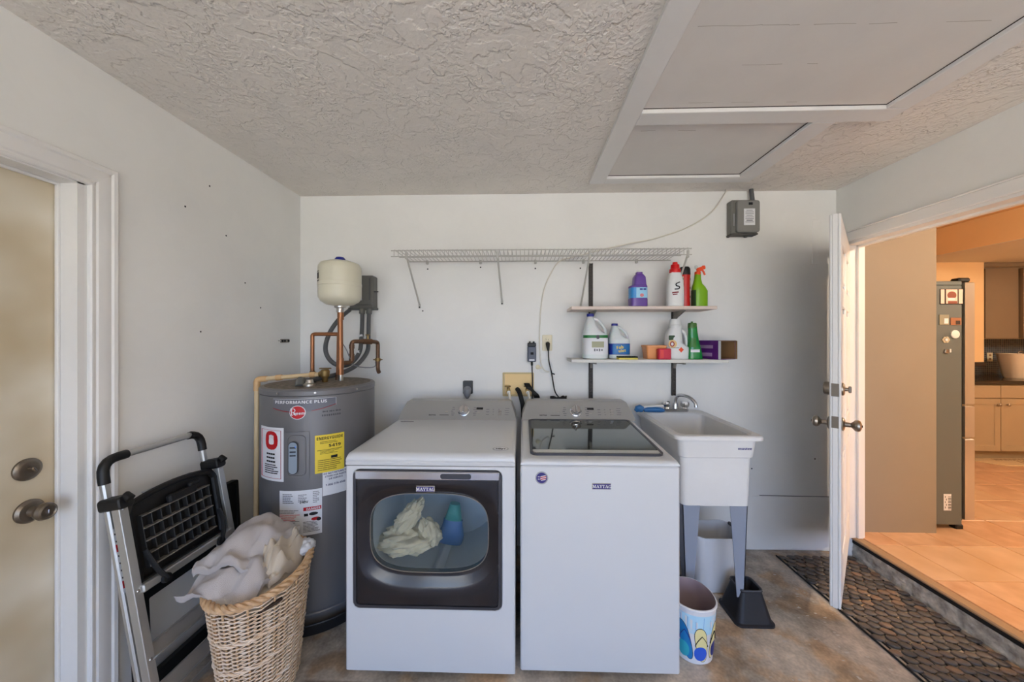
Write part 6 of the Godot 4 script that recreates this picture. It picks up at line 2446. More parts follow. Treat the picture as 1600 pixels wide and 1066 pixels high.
	m.cbox(Vector3(LEFT + 0.003, 1.420, -2.315), Vector3(0.006, 0.024, 0.085), 0.002)
	part("plate", m, M.bracket, t)
	m = mb()
	for z in [-2.345, -2.31, -2.285]:
		m.cbox(Vector3(LEFT + 0.008, 1.420, z), Vector3(0.008, 0.014, 0.014), 0.002)
	part("keeper", m, M.ink, t)
	m = mb()
	m.tube([Vector3(LEFT + 0.004, 1.421, -2.272), Vector3(LEFT + 0.012, 1.421, -2.255), Vector3(LEFT + 0.010, 1.421, -2.245)], 0.003, 6)
	part("hook", m, M.steel, t)


# ------------------------------------------------------------------ step ladder
func step_ladder() -> void:
	# black framed board behind it
	var m := mb()
	var lean := 0.05
	var bt := Transform3D(Basis(Vector3.UP, PI / 2) * Basis(Vector3.RIGHT, -lean), Vector3(-1.512, 0.0, -1.612))   # x to the right along the wall seen from the room, y up, z out
	m.t = bt
	m.frame(rrect(-0.262, 0.0, 0.262, 0.685, 0.012, 4), rrect(-0.205, 0.075, 0.150, 0.385, 0.006, 4), 0.0, 0.022)
	m.frame(rrect(-0.262, 0.0, 0.262, 0.685, 0.012, 4), rrect(-0.245, 0.02, 0.245, 0.668, 0.008, 4), 0.022, 0.028)
	solo("black_board", "black framed board leaning on the left wall behind the folded step ladder", "board", m, M.black, Vector3(-1.51, 0, -1.6))
	var at := Vector3(-1.305, 0.0, -1.432)
	var t := thing("step_ladder", "folded aluminium step ladder with black plastic steps leaning on the left wall", "ladder", at)
	var up := Vector3(-0.187, 1.0, 0.0).normalized()
	var out := Vector3(1.0, 0.187, 0.0).normalized()
	var base := Transform3D(Basis(Vector3.FORWARD, up, out), at)   # x away from the camera along the wall, y up the ladder, z out of it
	# rear frame with handle loop
	for s in [-1.0, 1.0]:
		m = mb()
		m.t = base
		m.cbox(Vector3(s * 0.196, 0.48, -0.014), Vector3(0.024, 0.95, 0.020), 0.005)
		var rl := part("rear_rail", m, M.aluminium, t)
		if s < 0:
			m = mb()
			m.t = base
			m.cbox(Vector3(s * 0.196, 0.66, -0.0033), Vector3(0.018, 0.23, 0.0014), 0.0004)
			part("sticker", m, M.paper, rl, "warning sticker")
			m = mb()
			m.t = base
			for k in [0.705, 0.575]:
				m.cbox(Vector3(s * 0.196, k, -0.0024), Vector3(0.016, 0.026, 0.001), 0.0)
			part("sticker_red", m, M.red, rl)
			m = mb()
			m.t = base
			for k in 8:
				m.cbox(Vector3(s * 0.196, 0.755 - k * 0.026, -0.0024), Vector3(0.012, 0.006, 0.001), 0.0)
			part("sticker_print", m, M.ink, rl)
	m = mb()
	m.t = base
	m.tube([Vector3(-0.125, 1.018, -0.012), Vector3(0.160, 1.018, -0.012)], 0.0125, 14)
	part("handle_bar", m, M.aluminium, t)
	for s in [-1.0, 1.0]:
		m = mb()
		m.t = base
		m.tube(bend([Vector3(s * 0.196, 0.935, -0.013), Vector3(s * 0.196, 1.018, -0.012), Vector3(s * (0.112 if s < 0 else 0.155), 1.018, -0.012)], 0.055), 0.0165, 14)
		part("handle_corner", m, M.black, t, "black plastic corner")
	# front frame: channel rails
	for s in [-1.0, 1.0]:
		m = mb()
		m.t = base
		m.cbox(Vector3(s * 0.217, 0.43, 0.036), Vector3(0.004, 0.86, 0.028), 0.001)
		m.cbox(Vector3(s * 0.204, 0.43, 0.0485), Vector3(0.028, 0.86, 0.004), 0.001)
		m.cbox(Vector3(s * 0.204, 0.43, 0.0235), Vector3(0.028, 0.86, 0.004), 0.001)
		var fr := part("front_rail", m, M.aluminium, t)
		for y in [0.30, 0.545, 0.84]:
			m = mb()
			m.t = base * Transform3D(Basis(Vector3.RIGHT, PI / 2), Vector3(s * 0.204, y, 0.0505))
			m.lathe([Vector2(0.006, 0.0), Vector2(0.004, 0.003), Vector2(0.0, 0.0035)], 10)
			part("rivet", m, M.steel, fr)
		m = mb()
		m.t = base
		m.prism(rrect(s * 0.200 - 0.026, 0.842, s * 0.200 + 0.026, 0.885, 0.012, 4), -0.020, 0.062, 0.004)
		m.tube([Vector3(s * 0.200, 0.872, 0.05), Vector3(s * 0.200, 0.884, 0.066), Vector3(s * 0.200, 0.870, 0.078)], 0.014, 10)
		part("hinge", m, M.black, t, "black plastic hinge")
		m = mb()
		m.t = base
		m.cbox(Vector3(s * 0.208, 0.016, 0.030), Vector3(0.034, 0.032, 0.052), 0.006)
		m.cbox(Vector3(s * 0.196, 0.013, -0.004), Vector3(0.030, 0.026, 0.028), 0.005)
		part("foot", m, M.rubber, t)
	# top platform folded up, ribbed underside towards the room
	m = mb()
	m.t = base
	var poly := PackedVector2Array([Vector2(-0.178, 0.555), Vector2(0.178, 0.555), Vector2(0.182, 0.81)])
	for k in 9:
		var x := 0.165 - 0.33 * k / 8.0
		poly.append(Vector2(x, 0.835 + 0.022 * (1.0 - pow(x / 0.18, 2.0))))
	poly.append(Vector2(-0.182, 0.81))
	m.prism(poly, 0.012, 0.018, 0.001)
	var pf := part("platform", m, M.black, t, "black ribbed platform")
	m = mb()
	m.t = base
	for k in poly.size():
		var a := poly[k]
		var b := poly[(k + 1) % poly.size()]
		m.rod(Vector3(a.x, a.y, 0.028), Vector3(b.x, b.y, 0.028), 0.013, 8)
	part("platform_rim", m, M.black, pf)
	for k in 5:
		m = mb()
		m.t = base
		m.cbox(Vector3(0.0, 0.596 + k * 0.047, 0.030), Vector3(0.285, 0.0045, 0.028), 0.001)
		part("rib", m, M.rib_dusty, pf)
	for k in 9:
		m = mb()
		m.t = base
		m.cbox(Vector3(-0.142 + k * 0.0355, 0.690, 0.027), Vector3(0.003, 0.195, 0.020), 0.001)
		part("rib", m, M.rib, pf)
	m = mb()
	m.t = base
	m.cbox(Vector3(0.02, 0.800, 0.036), Vector3(0.12, 0.034, 0.022), 0.006)
	m.cbox(Vector3(0.07, 0.822, 0.044), Vector3(0.05, 0.018, 0.016), 0.005)
	part("release_latch", m, M.rubber, pf)
	m = mb()
	m.t = base
	m.cbox(Vector3(-0.01, 0.862, 0.020), Vector3(0.20, 0.007, 0.016), 0.003)
	part("edge_strip", m, M.silver_print, pf, "pale edge strip")
	# steps, braces
	m = mb()
	m.t = base
	m.cbox(Vector3(0, 0.545, 0.046), Vector3(0.395, 0.028, 0.034), 0.004)
	part("step", m, M.aluminium, t)
	for y in [0.315, 0.165]:
		m = mb()
		m.t = base * Transform3D(Basis(Vector3.RIGHT, -0.5), Vector3(0, y, 0.036))
		m.cbox(Vector3.ZERO, Vector3(0.395, 0.050, 0.008), 0.002)
		m.cbox(Vector3(0, 0.024, 0.010), Vector3(0.395, 0.006, 0.022), 0.002)
		m.cbox(Vector3(0, -0.024, 0.010), Vector3(0.395, 0.006, 0.022), 0.002)
		part("step", m, M.aluminium, t)
	for s in [-1.0, 1.0]:
		m = mb()
		m.t = base
		m.tube(smooth_path([Vector3(s * 0.160, 0.665, 0.048), Vector3(s * 0.155, 0.620, 0.062), Vector3(s * 0.145, 0.580, 0.068), Vector3(s * 0.130, 0.550, 0.070), Vector3(s * 0.122, 0.535, 0.068)], 4), 0.011, 8, true, false, 0.6)
		m.t = base * Transform3D(Basis(Vector3.RIGHT, PI / 2), Vector3(s * 0.122, 0.535, 0.062))
		m.lathe([Vector2(0.018, 0.0), Vector2(0.016, 0.012), Vector2(0.0, 0.013)], 14)
		part("support_arm", m, M.rubber, t)
	m = mb()
	m.t = base
	m.cbox(Vector3(0, 0.06, -0.004), Vector3(0.37, 0.022, 0.012), 0.003)
	part("rear_brace", m, M.aluminium, t)


# ------------------------------------------------------------------ basket and towels
const BASKET := Vector3(-1.062, 0.0, -1.440)
const BTURN := 0.16


func basket_point(a: float, s: float, lift: float) -> Vector3:   # angle, height share 0..1, distance out of the wall
	var rx := lerpf(0.112, 0.158, s) + lift
	var rz := lerpf(0.165, 0.226, s) + lift
	var p := Vector3(cos(a) * rx, 0.02 + 0.485 * s, -sin(a) * rz)
	return p.rotated(Vector3.UP, BTURN) + BASKET


func wicker_basket() -> void:
	var t := thing("laundry_basket", "tall oval wicker laundry basket heaped with towels, beside the ladder", "basket", BASKET)
	var stakes := 26
	var rows := 62
	var per := stakes * 4
	var weave := mb()
	for r in rows:
		var s := (r + 0.5) / rows * 0.955
		if r % 15 == 14:
			continue
		var pts := []
		for k in per:
			var a := TAU * k / per
			var w := 0.0062 * cos(PI * (float(k) / 4.0 + r))
			pts.append(basket_point(a, s + 0.0018 * sin(k * 2.4 + r), w + 0.001 * sin(k * 1.7 + r * 3.1)))
		weave.tube(pts, 0.0030, 5, false, true)
	var wv := part("weave", weave, M.wicker, t, "", 180.0)
	wv.set_meta("kind", "stuff")
	for k in stakes:
		var a := TAU * (k + 0.0) / stakes
		var m := mb()
		var pts := []
		for j in 9:
			pts.append(basket_point(a, j / 8.0 * 0.97, 0.0))
		m.tube(pts, 0.0036, 6)
		part("stake", m, M.wicker_rim, t)
	for k in 3:   # plaited rim and twisted bands
		var m := mb()
		var pts := []
		for j in 160:
			var a := TAU * j / 160.0
			var ph := a * 14.0 + TAU * k / 3.0
			pts.append(basket_point(a, 0.975 + 0.016 * cos(ph), 0.010 * sin(ph)))
		m.tube(pts, 0.0082, 7, false, true)
		part("rim_strand", m, M.wicker_rim, t)
	for s in [0.228, 0.457, 0.687]:
		for k in 2:
			var m := mb()
			var pts := []
			for j in 130:
				var a := TAU * j / 130.0
				var ph := a * 13.0 + PI * k
				pts.append(basket_point(a, s + 0.006 * cos(ph), 0.005 * sin(ph) + 0.002))
			m.tube(pts, 0.0042, 6, false, true)
			part("band_strand", m, M.wicker, t)
	# dark gap of the hand hold
	var m := mb()
	var pts := []
	for j in 9:
		pts.append(basket_point(lerpf(-1.02, -0.60, j / 8.0), 0.885, 0.0035))
	m.tube(pts, 0.0065, 8)
	part("hand_hold", m, M.dark_wood, t)
	m = mb()
	var ring := PackedVector3Array()
	for j in 40:
		ring.append(basket_point(TAU * j / 40.0, 0.0, -0.004) + Vector3(0, -0.012, 0))
	var ring2 := PackedVector3Array()
	for p in ring:
		ring2.append(p + Vector3(0, 0.014, 0))
	var ring0 := PackedVector3Array()
	for p in ring:
		ring0.append(Vector3(p.x, 0.0, p.z))
	m.loft([ring0, ring2])
	part("bottom", m, M.wicker, t)


func drape(pts: Array, sd: int, waves := 0.012, thick := 0.010) -> MB:   # a thick cloth over a grid of given points (rows of Vector3), smoothly interpolated, with small folds
	var rows := []
	for r in pts:
		rows.append(smooth_path(r, 8))
	var n: int = rows[0].size()
	var cols := []
	for i in n:
		var c := []
		for r in rows:
			c.append(r[i])
		cols.append(smooth_path(c, 8))
	var mrows: int = cols[0].size()
	var nz := FastNoiseLite.new()
	nz.seed = sd
	nz.frequency = 1.0
	nz.fractal_octaves = 2
	var m := mb()
	var top := []
	for j in mrows:
		var row := PackedVector3Array()
		for i in n:
			var p: Vector3 = cols[i][j]
			row.append(p + Vector3(0, 1, 0) * waves * (nz.get_noise_2d(i * 0.06, j * 0.075) * 1.8 + nz.get_noise_2d(i * 0.19 + 7.0, j * 0.04) * 1.0) + Vector3(0, 1, 0) * waves * 0.35 * nz.get_noise_2d(i * 0.30 + 50.0, j * 0.10) + Vector3(1, 0, 0) * waves * 0.6 * nz.get_noise_2d(i * 0.06 + 30.0, j * 0.06))
		top.append(row)
	var low := []
	for j in mrows:
		var row := PackedVector3Array()
		for i in n:
			var e := minf(minf(i, n - 1 - i), minf(j, mrows - 1 - j))
			row.append(top[j][i] - Vector3(0, thick * (1.0 if e > 0 else 0.0), 0))
		low.append(row)
	for j in mrows - 1:
		for i in n - 1:
			m.quad(top[j][i], top[j][i + 1], top[j + 1][i + 1], top[j + 1][i])
			m.quad(low[j][i], low[j + 1][i], low[j + 1][i + 1], low[j][i + 1])
	return m


func towels() -> void:
	# heaped towels, from the bottom up; rows run towards the camera
	var t := thing("towel", "beige towel stuffed deep in the basket, showing at its right end", "towel", Vector3(-1.0, 0.40, -1.50), "towels heaped in the basket")
	part("cloth", cloth_heap(Vector3(-1.05, 0.425, -1.455), 0.118, 0.080, 0.165, 12, 0.22), M.towel_warm, t, "", 80.0)
	t = thing("towel", "grey towel with a pointed corner hanging over the left rim of the basket", "towel", Vector3(-1.10, 0.48, -1.32), "towels heaped in the basket")
	part("cloth", drape([
		[Vector3(-1.195, 0.555, -1.50), Vector3(-1.12, 0.565, -1.50), Vector3(-1.05, 0.555, -1.49), Vector3(-0.985, 0.520, -1.46)],
		[Vector3(-1.215, 0.545, -1.40), Vector3(-1.13, 0.575, -1.40), Vector3(-1.05, 0.565, -1.40), Vector3(-0.975, 0.510, -1.38)],
		[Vector3(-1.225, 0.525, -1.31), Vector3(-1.14, 0.550, -1.31), Vector3(-1.06, 0.540, -1.31), Vector3(-0.985, 0.495, -1.30)],
		[Vector3(-1.235, 0.508, -1.235), Vector3(-1.15, 0.520, -1.24), Vector3(-1.07, 0.510, -1.245), Vector3(-1.00, 0.480, -1.25)],
	], 3, 0.022, 0.012), M.towel, t, "", 80.0)
	t = thing("towel", "thick grey towel folded over on top of the heap in the basket", "towel", Vector3(-1.12, 0.56, -1.48), "towels heaped in the basket")
	part("cloth", drape([
		[Vector3(-1.20, 0.575, -1.62), Vector3(-1.13, 0.615, -1.62), Vector3(-1.06, 0.605, -1.61), Vector3(-1.00, 0.560, -1.59)],
		[Vector3(-1.235, 0.590, -1.53), Vector3(-1.15, 0.650, -1.54), Vector3(-1.07, 0.640, -1.53), Vector3(-1.00, 0.585, -1.51)],
		[Vector3(-1.245, 0.590, -1.44), Vector3(-1.16, 0.640, -1.45), Vector3(-1.08, 0.635, -1.44), Vector3(-1.01, 0.580, -1.43)],
		[Vector3(-1.250, 0.575, -1.355), Vector3(-1.17, 0.605, -1.36), Vector3(-1.09, 0.600, -1.36), Vector3(-1.025, 0.560, -1.37)],
		[Vector3(-1.245, 0.562, -1.315), Vector3(-1.17, 0.576, -1.315), Vector3(-1.09, 0.574, -1.32), Vector3(-1.03, 0.545, -1.335)],
	], 8, 0.016, 0.022), M.towel, t, "", 80.0)
	t = thing("towel", "cream towel bunched on the right of the heap, its end twisted to the front", "towel", Vector3(-0.99, 0.53, -1.48), "towels heaped in the basket")
	part("cloth", drape([
		[Vector3(-1.08, 0.555, -1.60), Vector3(-1.03, 0.560, -1.60), Vector3(-0.985, 0.530, -1.58), Vector3(-0.955, 0.490, -1.56)],
		[Vector3(-1.07, 0.590, -1.54), Vector3(-1.02, 0.600, -1.54), Vector3(-0.975, 0.555, -1.53), Vector3(-0.945, 0.500, -1.51)],
		[Vector3(-1.055, 0.605, -1.47), Vector3(-1.01, 0.600, -1.465), Vector3(-0.970, 0.550, -1.455), Vector3(-0.950, 0.500, -1.45)],
		[Vector3(-1.035, 0.585, -1.405), Vector3(-1.01, 0.580, -1.40), Vector3(-0.980, 0.540, -1.395), Vector3(-0.955, 0.500, -1.39)],
		[Vector3(-1.03, 0.535, -1.365), Vector3(-1.01, 0.530, -1.36), Vector3(-0.99, 0.510, -1.355), Vector3(-0.97, 0.490, -1.35)],
	], 21, 0.026, 0.018), M.towel_light, t, "", 80.0)
	t = thing("towel", "small white towel rolled against the far right rim of the basket", "towel", Vector3(-0.955, 0.53, -1.58), "towels heaped in the basket")
	part("cloth", cloth_heap(Vector3(-0.975, 0.500, -1.575), 0.040, 0.034, 0.050, 31, 0.30), M.bin_white, t, "", 80.0)


# ------------------------------------------------------------------ bins by the tub
func bins() -> void:
	var c := Vector3(1.10, 0.0, -2.135)
	var t := thing("waste_bin", "plain white plastic waste bin with a grey grip, under the laundry tub", "bin", c)
	var m := mb()
	var rr := func(hx: float, hz: float, y: float, r: float, tip: float) -> PackedVector3Array:
		var o := tub_ring(c.x - hx, c.z - hz, c.x + hx, c.z + hz, r, y)
		for k in o.size():
			o[k].y += tip * pow((o[k].x - c.x) / hx, 2.0)
		return o
	m.loft([rr.call(0.100, 0.080, 0.0, 0.05, 0.0), rr.call(0.104, 0.084, 0.006, 0.05, 0.0), rr.call(0.132, 0.102, 0.300, 0.06, 0.016), rr.call(0.137, 0.107, 0.303, 0.06, 0.016), rr.call(0.137, 0.107, 0.314, 0.06, 0.016), rr.call(0.131, 0.101, 0.314, 0.058, 0.016), rr.call(0.100, 0.080, 0.012, 0.045, 0.0)])
	part("body", m, M.bin_white, t, "", 45.0)
	m = mb()
	m.tube([Vector3(c.x + 0.136, 0.332, c.z - 0.045), Vector3(c.x + 0.139, 0.334, c.z), Vector3(c.x + 0.136, 0.332, c.z + 0.045)], 0.010, 10)
	part("grip", m, M.grip, t, "soft grey grip")
	# flip-flop bin
	c = Vector3(0.783, 0.0, -1.690)
	t = thing("printed_bin", "small oval white waste bin printed with blue and yellow flip flops, beside the washer", "bin", c)
	var H := 0.255
	var ra := func(s: float) -> float: return lerpf(0.084, 0.099, s)
	var rb := func(s: float) -> float: return lerpf(0.094, 0.114, s)
	m = mb()
	var e := func(k: float, s: float, y: float) -> PackedVector3Array: return ellip(c.x, c.z, ra.call(s) - k, rb.call(s) - k, y, 2.2, 56)
	m.loft([e.call(0.006, 0.0, 0.0), e.call(0.0, 0.0, 0.006), e.call(0.0, 0.94, H * 0.95), e.call(-0.003, 0.95, H * 0.955), e.call(-0.003, 1.0, H - 0.004), e.call(0.0, 1.0, H), e.call(0.004, 1.0, H)], true, false)
	part("body", m, M.bin_white, t, "", 40.0)
	m = mb()
	m.loft([e.call(0.004, 1.0, H), e.call(0.006, 0.5, H * 0.5), e.call(0.008, 0.02, 0.010)], false, true)
	part("inside", m, M.bin_inside, t, "mauve inside")
	# print on the outside: f(x along the wall, y up)
	var f := func(a0: float, x: float, y: float, lift: float) -> Vector3:
		var s: float = clampf((y - 0.006) / (H * 0.95), 0.0, 1.0) * 0.94
		var a: float = deg_to_rad(a0) + x / 0.10
		var d := Vector2(sin(a), cos(a))
		var ex := 2.2
		var k: float = 1.0 / pow(pow(absf(d.x) / ra.call(s), ex) + pow(absf(d.y) / rb.call(s), ex), 1.0 / ex)
		return Vector3(c.x + d.x * (k + lift), y, c.z + d.y * (k + lift))
	var art := func(called: String, a0: float, y0: float, poly: PackedVector2Array, lift: float, mt: Material, par: Node) -> MeshInstance3D:
		var b := mb()
		var cc := Vector2.ZERO
		for p in poly:
			cc += p
		cc /= poly.size()
		var rings := []
		for s in [1.0, 0.8, 0.6, 0.4, 0.2, 0.02]:
			var ring := PackedVector3Array()
			for p in poly:
				var q: Vector2 = cc + (p - cc) * s
				ring.append(f.call(a0, q.x, y0 + q.y, lift))
			rings.append(ring)
		b.loft(rings, false, true)
		return part(called, b, mt, par)
	var sk: MeshInstance3D = art.call("sky_band", 5.0, 0.185, sheet(0.20, 0.085, 14), 0.0008, M.sky_print, t)
	for k in 7:
		art.call("plank_line", -48.0 + k * 17.0, 0.190 - (k % 3) * 0.006, sheet(0.0012, 0.050 + (k % 2) * 0.014, 3), 0.0014, M.label_blue, sk)
	var sole := func(w: float, l: float, tilt: float) -> PackedVector2Array:
		var o := PackedVector2Array()
		for k in 36:
			var a := TAU * k / 36
			var y := sin(a) * l
			var waist := 0.80 + 0.26 * pow(y / l, 2.0) + 0.12 * y / l
			o.append(Vector2(cos(a) * w * waist, y).rotated(tilt))
		return o
	for s in [[-38.0, 0.105, 0.027, 0.084, 0.25, M.flop_blue, M.flop_teal, "blue"], [0.0, 0.095, 0.029, 0.076, 0.12, M.flop_cream, M.flop_royal, "yellow"], [35.0, 0.108, 0.025, 0.078, -0.16, M.flop_cream, M.flop_navy, "yellow"]]:
		var a: MeshInstance3D = art.call("flip_flop_outline", s[0], s[1], sole.call(s[2] + 0.0026, s[3] + 0.0026, s[4]), 0.0010, M.ink, t)
		art.call("flip_flop_sole", s[0], s[1], sole.call(s[2], s[3], s[4]), 0.0016, s[5], a)
		art.call("flip_flop_heel", s[0] - s[4] * 18.0, s[1] - s[3] * 0.52, super_ring(0, 0, s[2] * 0.92, s[3] * 0.42, 2.2, 24), 0.0022, s[6], a)
		var strap := mb()
		for side in [-1.0, 1.0]:
			var run := []
			for k in 9:
				var u := k / 8.0
				run.append(f.call(s[0], side * s[2] * 0.9 * u * (1.6 - 0.6 * u), s[1] + s[3] * (0.55 - 0.62 * u), 0.0024))
			strap.tube(run, 0.0026, 6, true, false, 0.5)
		part("flip_flop_strap", strap, M.ink if s[7] == "yellow" else M.deep_blue, a)


# ------------------------------------------------------------------ pebble mat
func pebble_mat() -> void:
	var x0 := 1.668
	var x1 := 2.168
	var z0 := -2.412
	var z1 := -1.22
	var t := thing("doormat", "dark rubber doormat of overlapping oval pebbles lying along the kitchen step", "doormat", Vector3((x0 + x1) / 2, 0, (z0 + z1) / 2))
	var m := mb()
	for k in 9:
		m.cbox(Vector3(x0 + 0.032 + k * 0.0545, 0.003, (z0 + z1) / 2), Vector3(0.008, 0.006, z1 - z0), 0.002)
	var web := part("backing_web", m, M.mat_base, t)
	web.set_meta("kind", "stuff")
	m = mb()
	m.cbox(Vector3(x0 + 0.004, 0.005, (z0 + z1) / 2), Vector3(0.010, 0.009, z1 - z0), 0.003)
	part("edge", m, M.rubber, t)
	var shapes := []
	for k in 3:
		m = mb()
		m.lathe([Vector2(1.0, 0.0), Vector2(1.0, 0.45), Vector2(0.86, 0.85), Vector2(0.5, 1.0), Vector2(0.0, 1.02)], 14)
		for i in m.v.size():
			m.v[i] = Vector3(m.v[i].x * (1.0 + 0.10 * sin(m.v[i].z * 3.0 + k * 2.0)), m.v[i].y, m.v[i].z)
		shapes.append(m.mesh(50.0))
	var z := z0 + 0.022
	var row := 0
	while z < z1 - 0.012:
		var x := x0 + 0.032 + (0.027 if row % 2 else 0.0)
		while x < x1 - 0.022:
			var o := MeshInstance3D.new()
			o.name = "pebble"
			o.mesh = shapes[rng.randi() % 3]
			var pick := rng.randi() % 12
			o.material_override = M.pebble[3 if pick == 11 or (pick > 8 and x > 2.0 and z < -2.0) else (pick % 3)]
			var b := Basis(Vector3.UP, rng.randf_range(-0.60, -0.30)).scaled_local(Vector3(rng.randf_range(0.0245, 0.0275), rng.randf_range(0.008, 0.0105), rng.randf_range(0.0160, 0.0180)))
			o.transform = Transform3D(b, Vector3(x + rng.randf_range(-0.004, 0.004), 0.0042, z + rng.randf_range(-0.003, 0.003)) - t.position)
			t.add_child(o, true)
			x += 0.0545
		z += 0.0395
		row += 1


# ------------------------------------------------------------------ kitchen things
func fridge_and_kitchen_things() -> void:
	var zs := -2.525      # side that faces the garage
	var t := thing("refrigerator", "tall refrigerator with grey side and stainless doors, past the taupe partition", "refrigerator", Vector3(2.7, KF, -2.95))
	var m := mb()
	m.cbox(Vector3(2.655, (0.165 + 1.80) / 2, -2.965), Vector3(0.675, 1.80 - 0.165, 0.88), 0.006)
	part("body", m, M.fridge, t)
	m = mb()
	m.cbox(Vector3(2.998, 0.99, -2.965), Vector3(0.014, 1.60, 0.86), 0.003)
	part("gasket", m, M.black, t)
	m = mb()
	m.cbox(Vector3(2.655, 1.812, -2.965), Vector3(0.675, 0.030, 0.88), 0.005)
	part("top_trim", m, M.fridge, t)
	m = mb()
	m.cbox(Vector3(3.018, 1.835, -2.56), Vector3(0.075, 0.030, 0.06), 0.008)
	part("hinge_cover", m, M.black, t)
	var hs := [[0.985, 1.818, "door"], [0.762, 0.975, "drawer"], [0.20, 0.752, "drawer"]]
	for h in hs:
		m = mb()
		var poly := PackedVector2Array()   # in (x, -z): a door with a bowed front
		poly.append(Vector2(3.005, -zs - 0.004))
		for k in 13:
			var u := k / 12.0
			poly.append(Vector2(3.070 + 0.030 * sin(PI * clampf(u, 0, 1)) * 0.6, lerpf(-zs - 0.002, 3.405, u)))
		poly.append(Vector2(3.005, 3.405))
		m.t = Transform3D(Basis(Vector3.RIGHT, -PI / 2), Vector3.ZERO)
		m.prism(poly, h[0], h[1], 0.005)
		part(h[2], m, M.fridge_door, t, "stainless " + h[2])
	m = mb()
	m.cbox(Vector3(2.99, 0.145, -2.56), Vector3(0.05, 0.034, 0.05), 0.006)
	m.cbox(Vector3(2.36, 0.145, -2.56), Vector3(0.05, 0.034, 0.05), 0.006)
	m.cbox(Vector3(2.99, 0.145, -3.36), Vector3(0.05, 0.034, 0.05), 0.006)
	part("foot", m, M.black, t)
	m = mb()
	m.cbox(Vector3(2.893, 0.320, zs + 0.0008), Vector3(0.050, 0.112, 0.0016), 0.0005)
	var st := part("sticker", m, M.paper, t, "white barcode sticker")
	m = mb()
	for k in 14:
		m.cbox(Vector3(2.906, 0.272 + k * 0.0066, zs + 0.0020), Vector3(0.020, 0.0028 + 0.0018 * ((k * 7) % 3 - 1), 0.0006), 0.0)
	for k in 5:
		m.cbox(Vector3(2.878 + (k % 2) * 0.006, 0.285 + k * 0.018, zs + 0.0020), Vector3(0.004, 0.013, 0.0006), 0.0)
	part("print", m, M.ink, st)
	# pictures and magnets on its side
	var sx := func(px: float) -> float: return 2.776 * 2.525 / 2.47 + (px - 1467.0) * 0.00418
	var sy := func(py: float) -> float: return 1.44 + (528.0 - py) * 0.004385
	var f := thing("photo_strip", "framed strip of photos high on the grey side of the refrigerator", "photo", Vector3(sx.call(1486.0), sy.call(464.0), zs))
	m = mb()
	m.cbox(Vector3(sx.call(1486.0), sy.call(464.0), zs + 0.002), Vector3(0.150, 0.104, 0.004), 0.001)
	part("card", m, M.dark_wood, f)
	m = mb()
	for p in [[1471.5, 0.024], [1486.0, 0.074], [1500.0, 0.026]]:
		m.cbox(Vector3(sx.call(p[0]), sy.call(464.0), zs + 0.0044), Vector3(p[1], 0.096, 0.001), 0.0)
	var pc := part("picture", m, mat(Color(0.90, 0.80, 0.74), 0.5), f)
	m = mb()
	m.prism(oval(sx.call(1486.0), sy.call(462.0), 0.030, 0.026), zs + 0.0048, zs + 0.0056)
	m.cbox(Vector3(sx.call(1487.0), sy.call(473.0), zs + 0.0052), Vector3(0.06, 0.018, 0.0008), 0.0)
	part("figure", m, mat(Color(0.52, 0.26, 0.18), 0.5), pc)
	m = mb()
	m.cbox(Vector3(sx.call(1485.0), sy.call(468.0), zs + 0.006), Vector3(0.044, 0.016, 0.0008), 0.0)
	part("pale_shape", m, M.paper, pc)
	for p in [[1474.5, 500.0, 0.064, 0.070, "small landscape photo magnet on the refrigerator side, left of the pair below the strip", Color(0.58, 0.56, 0.48)], [1493.0, 502.5, 0.070, 0.050, "small portrait photo magnet on the refrigerator side, right of the pair below the strip", Color(0.60, 0.40, 0.28)]]:
		f = thing("photo_magnet", p[4], "magnet", Vector3(sx.call(p[0]), sy.call(p[1]), zs), "photo magnets")
		m = mb()
		m.cbox(Vector3(sx.call(p[0]), sy.call(p[1]), zs + 0.002), Vector3(p[2], p[3], 0.004), 0.001)
		part("card", m, mat(p[5], 0.4), f)
		m = mb()
		m.cbox(Vector3(sx.call(p[0]) + 0.012, sy.call(p[1]) - 0.008, zs + 0.0044), Vector3(p[2] * 0.42, p[3] * 0.5, 0.001), 0.0)
		part("picture", m, M.dark_wood if p[0] > 1480 else M.paper, f)
	f = thing("round_magnet", "plain round white magnet on the refrigerator side", "magnet", Vector3(sx.call(1491.0), sy.call(522.5), zs))
	m = mb()
	m.t = Transform3D(Basis(Vector3.RIGHT, PI / 2), Vector3(sx.call(1491.0), sy.call(522.5), zs))
	m.lathe([Vector2(0.028, 0.0), Vector2(0.028, 0.008), Vector2(0.022, 0.011), Vector2(0.0, 0.012)], 24)
	part("disc", m, M.white_plastic, f)
	f = thing("flower_magnet", "pale scalloped magnet on the refrigerator side, left of the round one", "magnet", Vector3(sx.call(1477.0), sy.call(531.0), zs))
	m = mb()
	for k in 6:
		var a := TAU * k / 6
		m.prism(oval(sx.call(1477.0) + cos(a) * 0.015, sy.call(531.0) + sin(a) * 0.013, 0.011, 0.010, 12), zs, zs + 0.006, 0.001)
	part("petals", m, mat(Color(0.74, 0.70, 0.60), 0.4), f)
	m = mb()
	m.prism(oval(sx.call(1477.0), sy.call(531.0), 0.010, 0.009, 12), zs + 0.004, zs + 0.009, 0.001)
	part("centre", m, M.paper, f)
	f = thing("clip_magnet", "small silver clip magnet lowest on the refrigerator side", "magnet", Vector3(sx.call(1479.0), sy.call(549.0), zs))
	m = mb()
	m.cbox(Vector3(sx.call(1478.0), sy.call(549.0), zs + 0.006), Vector3(0.030, 0.026, 0.012), 0.003, Basis(Vector3.BACK, -0.2))
	part("clip", m, M.steel, f)
	m = mb()
